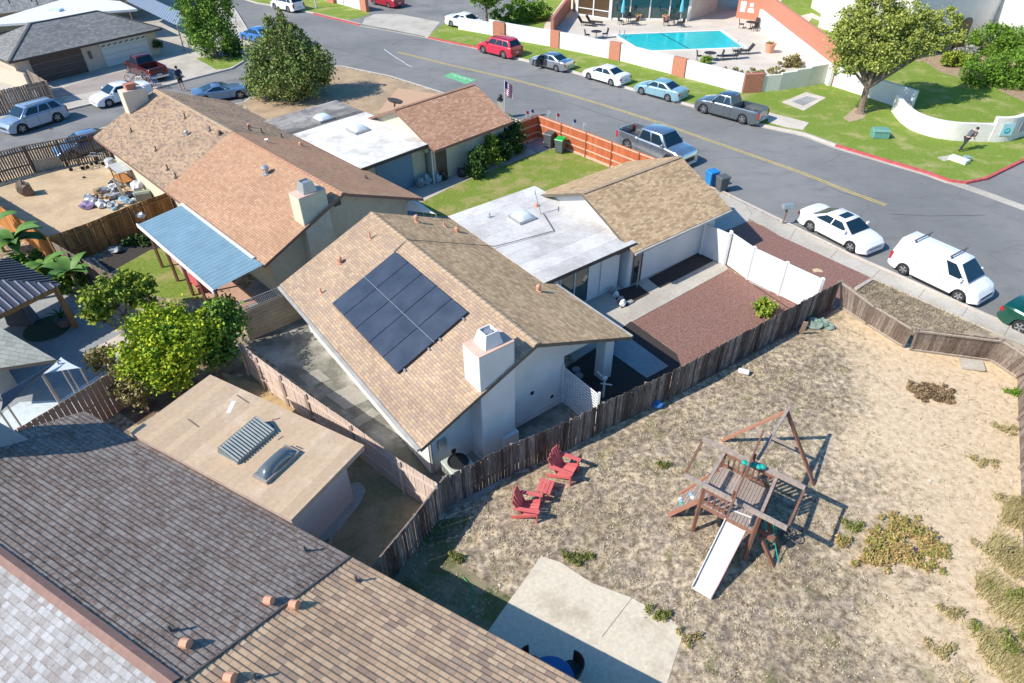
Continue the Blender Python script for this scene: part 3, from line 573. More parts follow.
# ---------------------------------------------------------------- the red-brown house (left)
FL=Fr((-11.3166,25.8433),134.5)
H2=thing('house','long red-brown shingled house with two stucco chimneys, blue patio cover side towards the camera','house',FL.p(4.7,11))
b=MB(); gable_roof(b,FL,0,9.35,0,11.3,2.4,4.35); b.build('roof',[SH_RED,FASCR],H2)
b=MB(); gable_roof(b,FL,0,9.35,11.3,22.2,2.4,4.35); b.build('roof',[SH_MIX,FASCR],H2)
ridge_cap(FL,4.67,0,11.3,4.35,RRED,H2); ridge_cap(FL,4.67,11.3,22.2,4.35,RTAN,H2)
gable_walls(FL,0,9.35,0,22.2,2.4,4.35,CREAM,H2,ine=.6,ind=.75)
STB=M('tan_stucco',(.60,.52,.42),.9,.08,4)
ch=chimney(FL,2.42,3.85,.10,1.0,4.8,CREAM,H2,MET)
q=MB(); FL.box(q,2.42,3.85,21.4,22.25,0,4.8); c=q.build('chimney',STB,H2,bevel=.015)
q=MB(); FL.box(q,2.8,3.4,21.55,22.1,4.8,5.15); q.build('chimney_pot',BRKD,c)
panel_on(FL,4.45,4.85,3.45,3.8,.75,M('vent_screen',(.09,.08,.07),.8),H2,'gable_vent')
for e,d,kd,h,mt in ((1.6,19.3,'pipe',.3,FASC),(1.5,15.3,'pipe',.3,FASC),(1.0,12.6,'pipe',.35,FASC),(3.2,14.4,'cap',.25,MET),(4.0,16.2,'pipe',.35,FASC),(.9,11.3,'pipe',.35,FASC),(4.1,13.0,'pipe',.3,FASC),(4.2,11.9,'cap',.2,FASC),(3.6,5.6,'turbine',.3,MET),(6.1,12.3,'pipe',.35,FASC),(6.7,12.0,'pipe',.35,FASC),(6.6,13.4,'box',.2,TERR),(5.8,9.6,'elbow',.2,MET),(7.6,11.4,'pipe',.3,FASC),(7.9,9.8,'box',.18,TERR),(8.0,3.2,'pipe',.22,FASC)):
    pipe_vent(FL,e,d,roof_z(e,0,9.35,2.4,4.35),H2,kd,h=h,mat=mt)
FELT2=rollmat('white_coated_roofing',(.72,.70,.64),(.50,.46,.40),FL,1.0,(.46,.64),.08)
FELT3=rollmat('dark_rolled_roofing',(.30,.28,.25),(.15,.14,.13),FL,.55,(.42,.56),.5)
flatroof(FL,8.9,14.45,5.1,12.55,2.66,FELT2,H2); flatroof(FL,8.9,14.5,12.58,16.2,2.6,FELT3,H2)
b=MB(); FL.box(b,9.0,14.0,5.75,15.8,0,2.4); b.build('wall',CREAM,H2)
panel_on(FL,10.3,13.0,.0,2.15,5.75,M('blue_grey_door_paint',(.16,.28,.36),.6,.05),H2,'patio_door')
skylight(FL,11.6,12.7,9.5,10.6,2.66,H2); skylight(FL,11.2,12.3,13.0,14.1,2.6,H2)
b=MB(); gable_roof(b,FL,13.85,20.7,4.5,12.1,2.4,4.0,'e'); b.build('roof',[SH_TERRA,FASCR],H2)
ridge_cap(FL,8.3,13.85,20.7,4.0,RRED,H2,'e')
gable_walls(FL,13.85,20.7,4.5,12.1,2.4,4.0,CREAM,H2,ine=.6,ind=.35,along='e')
panel_on(FL,14.35,15.2,.02,2.1,5.1,M('dark_brown_door',(.1,.07,.055),.6),H2,'entry_door')
panel_on(FL,14.0,14.1,0,2.2,5.1,WHT,H2,'downpipe')
q=MB(); q.lathe(FL.p(14.35,8.9,3.9),[(.05,0),(.05,.25),(.45,.33),(.5,.42)],18,axis=(.25,.1,1)); q.build('satellite_dish',FASC,H2)
b=MB(); FL.box(b,13.75,14.0,5.3,5.7,2.05,2.3); b.build('eave_block',CREAM,H2)
# ---------------------------------------------------------------- foreground house
FF=Fr((-4.5448,10.585),-29.7)
H3=thing('house','large foreground house with weathered grey and tan concrete tile roof filling the lower left corner','house',FF.p(5,-3))
DK=M('tile_underside',(.06,.045,.035),.9)
b=MB(); gable_roof(b,FF,0,10.0,-11.9,-.005,2.4,4.42,step=.17,sides=(0,)); b.build('roof',[TL_GREY,FASC,DK],H3)
b=MB(); gable_roof(b,FF,0,10.0,-11.9,-.005,2.4,4.42,step=.17,sides=(1,)); b.build('roof',[TL_SUNLIT,FASC,DK],H3)
b=MB(); gable_roof(b,FF,0,10.0,0,14,2.4,4.42,step=.17); b.build('roof',[TL_TAN,FASC,DK],H3)
RC=M('brown_ridge_tile',(.25,.15,.12),.85,.15,5)
b=MB(); x=-11.9
while x<-.2:
    for s in (-1,1):
        b.poly([FF.p(5,x,4.515),FF.p(5,x+.44,4.5),FF.p(5+s*.16,x+.44,4.41),FF.p(5+s*.16,x,4.425)])
    b.poly([FF.p(4.84,x,4.41),FF.p(5,x,4.515),FF.p(5.16,x,4.41)]); x+=.42
b.build('ridge_cap',RC,H3)
b=MB(); x=0
while x<14:
    for s in (-1,1): b.poly([FF.p(5,x,4.515),FF.p(5,x+.44,4.5),FF.p(5+s*.16,x+.44,4.41),FF.p(5+s*.16,x,4.425)])
    x+=.42
b.build('ridge_cap',TL_TAN,H3)
b=MB(); b.bar(FF.p(.02,0,2.455),FF.p(5,0,4.475),.05,.03); b.build('joint_flashing',M('joint_flash',(.12,.1,.09),.8),H3)
gable_walls(FF,0,10,-11.9,14,2.4,4.42,PINKW,H3,ine=.55,ind=.5)
for e,d,kd,h in ((1.9,1.3,'elbow',.2),(1.95,-1.15,'pipe',.4),(3.0,-1.0,'elbow',.2),):pass
def rz(e): return 2.4+min(e,10-e)*2.02/5
def onroof(px,py):
    z=3
    for _ in range(40):
        p=at(px,py,z)-FF.o; e=p.dot(FF.e); z=rz(e)
    p=at(px,py,z)-FF.o; return p.dot(FF.e),p.dot(FF.d),z
PT=M('dark_vent_pipe',(.10,.09,.085),.6)
for px,py,kd,mt,h in ((306,552,'pipe',PT,.32),(357,582,'pipe',PT,.32),(172,632,'pipe',PT,.32),(269,603,'elbow',TERR,.22),(294,607,'elbow',TERR,.22),(186,646,'elbow',TERR,.22),(230,680,'elbow',TERR,.22),(256,679,'pipe',PT,.3)):
    e,d,z=onroof(px,py); pipe_vent(FF,e,d,z,H3,kd,h=h,mat=mt,r=.035 if kd=='pipe' else .05)
# end chimney with sloped shoulder (left edge of the picture)
GST=M('grey_stucco',(.33,.34,.34),.9,.12,2)
b=MB(); FF.box(b,2.75,4.35,-12.9,-11.75,0,6.35); A=FF.p(1.9,-11.75,3.2)
c=b.build('chimney',GST,H3)
b=MB(); e,d,z=onroof(31,440)
b.add([FF.p(e,d,z-.05),FF.p(e,-12.4,z-.05),FF.p(4.4,-12.4,z-.05),FF.p(4.4,d,z-.05),FF.p(2.75,-11.8,5.2),FF.p(2.75,-12.4,5.2),FF.p(4.4,-12.4,5.2),FF.p(4.4,-11.8,5.2)],[[0,1,5,4],[1,2,6,5],[2,3,7,6],[3,0,4,7],[4,5,6,7]]); b.build('chimney_shoulder',GST,c)
# low flat-roofed annex
H4=thing('garden_annex','low flat-roofed building with tan weathered roof and two skylights beside the grey tile roof','building',FF.p(-1.7,-6))
FTAN=rollmat('tan_coated_roofing',(.50,.365,.235),(.60,.475,.345),FF,.32,(.52,.7),.1)
flatroof(FF,-3.32,-.02,-9.35,-2.2,2.6,FTAN,H4,fasc=M('pinkish_fascia',(.45,.34,.29),.8),name='flat_roof')
b=MB(); FF.box(b,-2.85,-.3,-9.0,-2.75,0,2.38); b.build('wall',PINKW,H4)
c=skylight(FF,-2.05,-.62,-4.35,-3.75,2.6,H4,SMOKE,M('bronze_curb',(.3,.27,.24),.6),h=.25)
c.location=(0,0,0)
b=MB(); FF.box(b,-2.35,-.75,-6.0,-5.15,2.58,2.72); c=b.build('skylight',M('grey_curb',(.36,.36,.33),.6),H4)
b=MB(); b.add([FF.p(-2.35,-6.0,2.72),FF.p(-.75,-6.0,2.72),FF.p(-.75,-5.15,2.72),FF.p(-2.35,-5.15,2.72),FF.p(-2.35,-5.88,3.02),FF.p(-.75,-5.88,3.02)],[[0,1,5,4],[4,5,2,3],[0,4,3],[1,2,5],[0,3,2,1]])
b.build('skylight_housing',M('green_grey_housing',(.17,.20,.18),.5),c)
b=MB()
for k in range(15):
    e=-2.3+k*1.5/14; b.bar(FF.p(e,-5.84,3.03),FF.p(e,-5.12,2.76),.05,.03)
b.build('skylight_slat',M('pale_slat',(.45,.47,.44),.5),c)
TB=M('roof_tar_mark',(.16,.12,.1),.9,.2)
for (x0,y0,x1,y1) in ((237,395,249,403),(188,419,199,427),(272,420,280,418),(268,422,274,427),(296,446,303,449),(278,440,283,436)):
    b=MB(); b.bar(at(x0,y0,2.604),at(x1,y1,2.604),.05,.006); b.build('tar_mark',TB,H4)
WM=M('white_coating_smear',(.68,.62,.55),.8,.1)
for (x0,y0,x1,y1,w_) in ((228,413,234,401,.16),(262,438,270,424,.18),(255,443,268,437,.2),(276,452,290,452,.15)):
    b=MB(); b.bar(at(x0,y0,2.603),at(x1,y1,2.603),w_,.004); b.build('coating_smear',WM,H4)
# ---------------------------------------------------------------- garages house, top left
p0=at(8.4,62,2.4); p1=at(162,28,2.4); dg=math.degrees(math.atan2((p1-p0).y,(p1-p0).x)); LEN=(p1-p0).length
FG=Fr((p0.x,p0.y),dg)   # d along the eave, e towards the camera
H5=thing('house','grey hip-roofed house with one brown and one white garage door behind the driveway','house',FG.p(-5,LEN/2))
def solve(px,py,z): p=at(px,py,z)-FG.o; return p.dot(FG.e),p.dot(FG.d)
ra=solve(27,22.5,4.1); rb=solve(100,11.6,4.1); re_=(ra[0]+rb[0])/2
W2=-re_*2
E=[FG.p(0,0,2.4),FG.p(0,LEN,2.4),FG.p(2*re_,LEN,2.4),FG.p(2*re_,0,2.4)]; K=[FG.p(re_,ra[1],4.1),FG.p(re_,rb[1],4.1)]
b=MB(); L_=math.hypot(re_,1.7)
b.poly([E[0],E[1],K[1],K[0]],0,[(0,0),(LEN,0),(rb[1],L_),(ra[1],L_)]); b.poly([E[2],E[3],K[0],K[1]],0,[(LEN,0),(0,0),(ra[1],L_),(rb[1],L_)])
b.poly([E[3],E[0],K[0]],0,[(0,0),(W2,0),(W2/2,L_)]); b.poly([E[1],E[2],K[1]],0,[(0,0),(W2,0),(W2/2,L_)])
dz=Vector((0,0,-.18))
for i in range(4): b.poly([E[i],E[i]+dz,E[(i+1)%4]+dz,E[(i+1)%4]],1)
b.poly([x+dz for x in E],1); b.build('roof',[SH_GREY,FASC],H5)
b=MB()
for a,c in ((E[0],K[0]),(E[1],K[1]),(K[0],K[1])): b.bar(a+Vector((0,0,.02)),c+Vector((0,0,.02)),.22,.04)
b.build('hip_cap',SH_GREY,H5)
b=MB(); FG.box(b,2*re_+.5,-.75,.5,LEN-.5,0,2.25); b.build('wall',BEIGE,H5)
g0=solve(26,60,2.1); g1=solve(83.5,49,2.1); g2=solve(100,44,2.1); g3=solve(150,35,2.1)
def gdoor(d0,d1,mat,label,deco=False):
    b=MB(); 
    for k in range(4): FG.box(b,-.75,-.71,d0,d1,.02+k*.52,.51+k*.52)
    g=b.build('garage_door',mat,H5,label=label)
    if deco:
        q=MB(); n=8
        for k in range(n):
            c=FG.p(-.70,d0+(d1-d0)*(k+.5)/n,1.83); q.box(c,FG.d*.17+Vector((0,0,.06)),FG.e*.006,Vector((0,0,.05))-FG.d*.02)
        q.build('door_light',M('leaded_light',(.10,.13,.08),.3),g)
gdoor(g0[1]+.2,g1[1],M('brown_garage_door',(.11,.075,.06),.75,.25,5),'dark brown garage door'); gdoor(g2[1],g3[1],M('white_garage_door',(.62,.62,.60),.6,.03),'white garage door with a row of leaf-shaped lights',True)
for d in (g0[1]+.1,g1[1]+.05,g2[1]-.05,g3[1]+.05):
    b=MB(); FG.box(b,-.75,-.68,d-.06,d+.06,0,2.2); b.build('door_trim',BEIGE,H5)
panel_on(FG,g1[1]+.45,g1[1]+.75,1.0,1.7,-.75,FASCR,H5,'wall_plaque',face='e',out=1)
f0=at(-30,30,2.7);
b=MB(); b.prism([tuple(at(x,y,2.95).xy) for x,y in ((-60,28),(27,22.5),(100,11.6),(137,9),(120,1),(70,-3),(0,18),(-60,24))],2.75,2.95); b.build('flat_roof',M('white_membrane',(.66,.68,.68),.7,.04),H5)
b=MB(); b.box(at(56,10,3.05),(.55,0,0),(0,.45,0),(0,0,.12)); b.build('skylight',SKYL,H5)
# neighbouring roofs at the very top
H6=thing('house','grey shingled roof with pipe vents at the top left corner','house',at(50,-5,0))
a_=[at(-60,20,2.6),at(0,12,2.6),(at(70,-6,2.6)),at(140,-2,2.6),at(130,-25,4.2),at(-80,-25,4.2)]
b=MB(); b.poly([at(-80,22,2.5),at(0,14,2.5),at(120,-1,2.5),at(160,-8,2.5),at(150,-35,4.3),at(-90,-30,4.3)],0,[(0,0),(5,0),(14,0),(18,0),(17,5),(0,5)])
b.prism([tuple(at(x,y,2.3).xy) for x,y in ((-80,18),(0,8),(120,-8),(150,-15),(150,-60),(-90,-60))],0,2.3,1); b.build('roof',[SH_GREY,BEIGE],H6)
b=MB()
for x,y in ((10,4),(32,2),(38,5)): b.tube(at(x,y,2.9),at(x,y,2.9)+Vector((0,0,.6)),.06)
b.build('roof_vent',FASC,H6)
H7=thing('patio_cover','silver corrugated metal patio cover beside the tall green tree','patio cover',at(152,20,0))
c=[at(126,1,2.4),at(137,-8,2.6),at(183,13,2.5),at(177,26,2.3)]; b=MB(); n=26
for k in range(n):
    t0=k/n;t1=(k+.5)/n;t2=(k+1)/n; A=lambda t:c[0].lerp(c[3],t); B=lambda t:c[1].lerp(c[2],t); u=Vector((0,0,.05))
    b.poly([A(t0),A(t1)+u,B(t1)+u,B(t0)]); b.poly([A(t1)+u,A(t2),B(t2),B(t1)+u])
b.build('roof_sheet',M('silver_sheet',(.36,.40,.44),.45,.05,metal=.3),H7)
for q in c:
    b=MB(); b.tube((q.x,q.y,0),q,.06); b.build('post',W_TAN,H7)
# ---------------------------------------------------------------- fences
def fence(name,label,pts,h,mb,mp,bay=2.4,bw=.14,jit=.03,side=1,group=None,post=True,rails=(.35,.85),rail_mat=None,gap=.008,topcap=False,lean=None,skirt=None,seed=1,picket=False):
    rnd=random.Random(seed); t=thing(name,label,'fence',((pts[0]+pts[-1])/2)*Vector((1,1,0)) if False else (pts[0].x,pts[0].y,0),0,group)
    lean=Vector(lean or (0,0,0))
    for a,c in zip(pts[:-1],pts[1:]):
        a=Vector((a.x,a.y,0));c=Vector((c.x,c.y,0)); L=(c-a).length; d=(c-a)/L; nn=Vector((-d.y,d.x,0))*side
        nb=max(1,round(L/bay))
        for k in range(nb):
            s0=L*k/nb;s1=L*(k+1)/nb; b=MB(); x=s0
            while x<s1-.03:
                w_=min(bw,s1-x); hh=h+rnd.uniform(-jit,jit); off=nn*rnd.uniform(-.006,.006)
                tl=lean*(hh/h); A=a+d*(x+gap)+off; B=a+d*(x+w_-gap)+off; th=nn*.018
                sk=d*rnd.uniform(-jit,jit)*.6
                if picket:
                    b.add([A,B,B+tl+sk+Vector((0,0,hh-.05)),(A+B)/2+tl+sk+Vector((0,0,hh)),A+tl+sk+Vector((0,0,hh-.05))]+[q+th for q in (A,B,B+tl+sk+Vector((0,0,hh-.05)),(A+B)/2+tl+sk+Vector((0,0,hh)),A+tl+sk+Vector((0,0,hh-.05)))],[[0,1,2,3,4],[9,8,7,6,5],[0,5,6,1],[1,6,7,2],[2,7,8,3],[3,8,9,4],[4,9,5,0]])
                else:
                    b.hexa([A,B,B+th,A+th,A+tl+sk+Vector((0,0,hh)),B+tl+sk+Vector((0,0,hh)),B+tl+sk+th+Vector((0,0,hh)),A+tl+sk+th+Vector((0,0,hh))])
                x+=bw
            p=b.build('board_panel',mb,t)
            for r in rails:
                b=MB(); o=nn*.045+lean*r
                b.bar(a+d*s0+o+Vector((0,0,h*r)),a+d*s1+o+Vector((0,0,h*r)),.04,.09); b.build('rail',rail_mat or mp,t)
            if topcap: b=MB(); b.bar(a+d*s0+lean+Vector((0,0,h+.03)),a+d*s1+lean+Vector((0,0,h+.03)),.13,.035); b.build('top_cap',rail_mat or mp,t)
            if skirt:
                b=MB(); b.bar(a+d*s0+nn*.03+Vector((0,0,.08)),a+d*s1+nn*.03+Vector((0,0,.08)),.05,.16); b.build('kick_board',skirt,t)
        if post:
            for k in range(0 if a.x==pts[0].x and a.y==pts[0].y else 1,nb+1):
                s=L*k/nb; q=a+d*s+nn*.06; b=MB(); b.bar(q,q+lean+Vector((0,0,h-.02)),.09,.09); b.build('post',mp,t)
    return t
FH=1.55
tp=lambda x,y,h=FH:at(x,y,h)
fence('wooden_fence','old weathered grey board fence between the solar house and the dry yard',[tp(447,476.5),tp(512,444.5),tp(572,419.5),tp(604.5,402.5),tp(687,364.5),tp(727,342),tp(841,281.5)],FH,W_OLD,W_GRY,jit=.045,side=1,bw=.13,seed=2)
fence('wooden_fence','short dark return of the old board fence running down to the tan tile roof',[tp(445,477.5),tp(416,515),tp(368,573)],FH,W_OLD,W_GRY,side=-1,seed=3,rails=(.2,.97))
# leaning fence toward the street: four bays, each pushed over
def leanbay(label,b0,b1,t0,t1,h=1.5,seed=1,cat='fence',top=True,bw=.15):
    rnd=random.Random(seed); A=at(*b0,0);B=at(*b1,0);C=at(*t1,h);D=at(*t0,h)
    L=(B-A).length; n=int(L/bw); T=thing('fence_panel',label,cat,(A.x,A.y,0),0,'leaning fence panels along the street side of the yard')
    nn=(B-A).cross(D-A).normalized(); b=MB()
    for k in range(n):
        u0=(k+.04)/n;u1=(k+.96)/n; e=rnd.uniform(-.02,.05); o=nn*rnd.uniform(-.008,.008)
        p=[A.lerp(B,u0)+o,A.lerp(B,u1)+o,A.lerp(B,u1)+o+nn*.02,A.lerp(B,u0)+o+nn*.02]
        tp_=[(D.lerp(C,u)-A.lerp(B,u))*(1+e) for u in (u0,u1,u1,u0)]
        b.hexa(p+[q+r for q,r in zip(p,tp_)])
    b.build('board_panel',W_GRY,T)
    for f in (.06,.94):
        b=MB(); s=-1 if nn.y>0 else 1
        b.bar(A.lerp(D,f)+nn*s*.04,B.lerp(C,f)+nn*s*.04,.05,.1,up=(D-A).normalized()); b.build('rail',W_RAIL,T)
    for q,r in ((A,D),(B,C)):
        b=MB(); b.bar(q,q+(r-q)*1.03,.1,.1); b.build('post',W_GRY,T)
leanbay('leaning fence panel nearest the white vinyl fence, meeting the old fence corner',(841,308),(866,324),(842,281),(875.5,305.3),seed=1)
leanbay('leaning fence panel second from the old fence corner, tipped toward the sidewalk',(867.5,325),(903,347),(877,306),(913,327.5),seed=2)
leanbay('longest leaning fence panel, in front of the white van',(911,350),(989.5,360.5),(918,329),(1003,339.5),seed=3)
leanbay('leaning fence panel at the right edge of the picture below the green car',(991,361),(1016,377.5),(1005,340),(1040,363),seed=4)
fence('wooden_fence','dark board fence running down the right edge of the yard',[at(1017.5,378,0),at(1021,470,0),at(1025,580,0),at(1030,700,0)],1.5,W_GRY,W_GRY,side=-1,lean=(.35,0,0),seed=8)
b=MB(); b.box(at(972,364.5,.1),(.42,-.12,.02),(.1,.3,0),(0,0,.05)); tag(b.build('paving_block',CONC),'loose grey concrete block lying by the leaning fence','block')
fence('wooden_fence','pinkish painted board fence along the side yard of the solar house',[tp(240,343,1.7),tp(256,356,1.7),tp(306,392.5,1.7),tp(351,423.5,1.7),tp(400,460,1.7),tp(437,483,1.7)],1.7,W_PINK,W_PINK,bay=2.0,side=-1,jit=.008,bw=.15,seed=5,rails=(.3,.8))
fence('wooden_fence','dark slatted fence between the side street and the bare backyard',[at(-70,202,0),at(0,182,0),at(35.6,172.5,0),at(97.5,160,0),at(112,155,0)],1.8,W_DRK,W_DRK,side=-1,bw=.15,gap=.03,seed=6,skirt=None,topcap=True)
fence('wooden_fence','brown stained fence with missing daylight gaps between the junk pile and the lawn',[at(62,266,0),at(100,252,0),at(140,234,0),at(182,218,0)],1.75,W_BRN,W_BRN,side=-1,bw=.14,gap=.002,jit=.012,seed=7)
fence('wooden_fence','orange stained fence behind the banana plants at the left edge',[tp(-60,170,1.75),tp(0,207,1.75),tp(46.6,236.5,1.75)],1.75,W_ORG,W_ORG,side=1,bw=.15,gap=.004,jit=.01,seed=9)
fence('wooden_fence','grey plank fence behind the smaller banana plant',[tp(47,238,1.6),tp(78,256,1.6),tp(110,274,1.5)],1.5,W_GRY,W_GRY,side=1,seed=10)
fence('wooden_fence','grey brown fence beside the light blue sport utility vehicle',[tp(-60,100,1.8),tp(0,90,1.8),tp(45,80.5,1.8)],1.8,W_GRY,W_TAN,side=-1,bw=.17,seed=11)
fence('wooden_fence','short board fence return beside the garage house wall',[tp(45,80.5,1.8),tp(26,69,1.8)],1.8,W_GRY,W_TAN,side=-1,bw=.17,seed=12)
fence('wooden_fence','tan painted board fence rising behind the grey tile roof',[tp(-40,462,1.8),tp(19,428,1.8),tp(103,377,1.8),tp(130,361,1.8)],1.8,W_TAN,W_TAN,side=1,bw=.2,jit=.01,seed=13,rails=(.5,.9))
fence('wooden_fence','bright redwood stained fence corner around the front lawn and wheelie bins',[tp(508.5,125,1.75),tp(538,114.5,1.75),tp(587,132,1.75),tp(640,152,1.75),tp(662,160,1.75)],1.75,W_RED,W_RED,side=-1,rail_mat=W_REDL,jit=.006,gap=.003,seed=14,skirt=W_REDL,rails=(.3,.62,.95))
# planter wall and tuft behind it, top left
b=MB(); b.bar(at(-40,62,.7),at(28,82,.7),.2,1.4); tag(b.build('garden_wall',BEIGE),'sunlit beige garden wall beside the grey brown fence','wall')
# block wall with lattice
T=thing('block_wall','tan slump block wall with wire lattice on top beside the solar house','wall',at(249,340,0))
BW=stained('tan_block',(.50,.38,.25),(.40,.30,.2),1,(.4,.6),8)
def brickwall(b,A,B,h0,h1,w_=.2,cw=.4,chh=.19,m=0):
    L=(B-A).length;d=(B-A)/L; nr=int((h1-h0)/chh)
    for r in range(nr):
        x=-cw/2 if r%2 else 0
        while x<L:
            x0=max(0,x)+.006;x1=min(L,x+cw)-.006
            if x1-x0>.05: b.bar(A+d*x0+Vector((0,0,h0+(r+.5)*chh)),A+d*x1+Vector((0,0,h0+(r+.5)*chh)),w_+random.uniform(-.008,.008),chh-.014,m)
            x+=cw
    b.bar(A+Vector((0,0,(h0+h1)/2)),B+Vector((0,0,(h0+h1)/2)),w_-.03,h1-h0-.02,m)
b=MB(); brickwall(b,at(249,340,0),at(301,317.5,0),0,1.55); b.build('blockwork',BW,T)
b=MB(); A=at(246,341,0);B=at(301,317.5,0); d=(B-A).normalized(); L=(B-A).length; x=0
while x<L-.4:
    for s in (1,-1):
        p=A+d*(x+(0 if s>0 else .4)); b.bar(p+Vector((0,0,1.56)),p+d*.4*s+Vector((0,0,1.98)),.012,.012)
    x+=.13
for z in (1.56,1.99): b.bar(A+Vector((0,0,z)),B+Vector((0,0,z)),.03,.03)
b.build('lattice',M('grey_wire',(.25,.25,.24),.6),T)
# white vinyl fence
def vinyl(label,px,posts,h=1.8):
    t=thing('vinyl_fence',label,'fence',at(*px[0],0))
    for a,c in zip(px[:-1],px[1:]):
        A=at(*a,0);B=at(*c,0); d=(B-A).normalized(); b=MB(); b.bar(A+Vector((0,0,h/2+.02)),B+Vector((0,0,h/2+.02)),.04,h-.1); b.build('panel',WHP,t)
        [ (lambda b:(b.bar(A+Vector((0,0,z)),B+Vector((0,0,z)),.07,.11),b.build('rail',WHP,t)))(MB()) for z in (h-.03,.1)]
        n=max(1,round((B-A).length/posts))
        for k in range(0 if a==px[0] else 1,n+1):
            p=A.lerp(B,k/n); q=MB(); q.bar(p,p+Vector((0,0,h+.06)),.13,.13); q.lathe(p+Vector((0,0,h+.06)),[(.1,0),(.1,.03),(.02,.08)],4); q.build('post',WHP,t)
    return t
v=vinyl('white vinyl privacy fence between the two red gravel beds',[(724.5,263),(747,279.5),(812,312)],1.75)
A=at(763,286.5,0);B=at(776,293,0)
b=MB(); b.bar(at(749,281,.35)+Vector((0,-.03,0)),at(770,291,1.5)+Vector((0,-.03,0)),.03,.04); b.build('gate_brace',M('vinyl_groove',(.45,.45,.45),.5),v)
vinyl('white vinyl side gate in shade between the house corner and the long vinyl fence',[(700,254),(723.5,265)],1.5)
# lattice screen behind the solar house porch
T=thing('lattice_screen','white lattice screen panel under the right gable corner of the solar house','screen',FM.p(6.7,.7))
b=MB(); e=6.68
for k in range(15):
    z=.1+k*.125; b.bar(FM.p(6.72,.7,z),FM.p(6.72,-1.25,z),.02,.07)
for k in range(14):
    t=k/13; b.bar(FM.p(6.74,.7-1.95*t,0.05),FM.p(6.74,.7-1.95*t,1.88),.015,.02)
b.build('slats',WHP,T)
for p in ((6.72,.72),(6.72,-1.27)):
    b=MB(); b.bar(FM.p(*p,0),FM.p(*p,2.0),.08,.08); b.build('post',WHP,T)
# ---------------------------------------------------------------- community walls
def wall_run(t,base,h,mat,w_=.25,part='wall_face'):
    P=[at(x,y,0) for x,y in base]
    for i,(A,B) in enumerate(zip(P[:-1],P[1:])):
        b=MB(); hh=h if not isinstance(h,list) else h[i]; d=(B-A).normalized()
        b.bar(A+Vector((0,0,hh/2)),B+Vector((0,0,hh/2)),w_,hh); b.build(part,mat,t)
def pier(t,x0,y0,x1,y1,h,mat):
    A=at(x0,y0,0);B=at(x1,y1,0); b=MB(); b.bar(A+Vector((0,0,h/2)),B+Vector((0,0,h/2)),.42,h); b.build('brick_pier',mat,t)
T=thing('boundary_wall','long white plastered wall with terracotta brick piers between the pool deck and the street lawn','wall',at(684,77,0))
wall_run(T,[(490,34.6),(512,39.5),(552,46.5)],1.5,WHT); pier(T,551,46.5,559.5,48,1.55,BRK)
wall_run(T,[(560,48),(610,58.5)],1.5,WHT); pier(T,609.5,58.3,620,60.5,1.55,BRK)
wall_run(T,[(620.5,60.5),(673,74)],1.5,WHT); pier(T,672.5,74,685,77.5,1.55,BRK)
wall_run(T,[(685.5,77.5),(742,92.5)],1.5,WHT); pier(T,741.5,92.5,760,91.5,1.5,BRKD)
T=thing('boundary_wall','short white wall with a brick pier shading the parked white car beside the street tree','wall',at(480,32,0))
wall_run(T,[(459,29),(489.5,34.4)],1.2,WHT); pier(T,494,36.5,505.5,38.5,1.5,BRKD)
T=thing('boundary_wall','stepped pale block wall below the corner tree','wall',at(790,88,0))
wall_run(T,[(760.5,91.5),(778,90),(792,88),(806,86),(824,82.8)],[1.3,1.4,1.5,1.6],M('cream_block',(.70,.68,.60),.9,.05))
wall_run(T,[(824.5,83),(911,111)],1.55,WHT)
T=thing('boundary_wall','white pool wall with a tall terracotta brick face above it running away from the street','wall',at(803,69,0))
A=at(758,25,0);B=at(829,86,0); n=(B-A).normalized(); n=Vector((-n.y,n.x,0))
b=MB(); b.bar(A+Vector((0,0,.8)),B+Vector((0,0,.8)),.25,1.6); b.build('wall_face',WHT,T)
o=n*.32 if n.x>0 else -n*.32
b=MB(); A2=A+(B-A)*-.4; b.bar(A2+o+Vector((0,0,1.55)),B+o+Vector((0,0,1.55)),.3,3.1); b.build('brick_face',BRK,T)
# curved entrance wall
T=thing('entrance_wall','curved white block entrance wall with a raised end carrying two plaques','wall',at(940,138,0))
pts=[(893,111),(898,118),(904,124),(913,130),(930,136),(950,139.5),(968,140.5),(990,141)]
P=[at(x,y,0) for x,y in pts]
WB=stained('white_block',(.74,.71,.65),(.67,.64,.58),2,(.4,.6),9)
def sweep(P,w_,h):
    Q=[]
    for i in range(len(P)-1):
        p0=P[max(i-1,0)];p1=P[i];p2=P[i+1];p3=P[min(i+2,len(P)-1)]
        for k in range(6):
            t=k/6; Q.append(.5*((2*p1)+(p2-p0)*t+(2*p0-5*p1+4*p2-p3)*t*t+(3*p1-p0-3*p2+p3)*t**3))
    Q.append(P[-1]); b=MB(); V=[];F=[]
    for i,q in enumerate(Q):
        d=(Q[min(i+1,len(Q)-1)]-Q[max(i-1,0)]).normalized(); n_=Vector((-d.y,d.x,0))*w_/2; up=Vector((0,0,h)); V+=[q-n_,q+n_,q+n_+up,q-n_+up]
    for i in range(len(Q)-1):
        for k in range(4): F.append([i*4+k,i*4+(k+1)%4,(i+1)*4+(k+1)%4,(i+1)*4+k])
    F+=[[3,2,1,0],[len(V)-4,len(V)-3,len(V)-2,len(V)-1]]; b.add(V,F); return b
sweep(P,.3,1.24).build('curved_wall',WB,T)
P=[at(x,y,0) for x,y in ((987,141),(1005,140.5),(1024,134.5),(1080,118))]
sweep(P,.36,1.7).build('raised_wall',WB,T)
A=P[0].lerp(P[1],.42);B=P[0].lerp(P[1],.95); d=(B-A).normalized(); nn=Vector((d.y,-d.x,0))
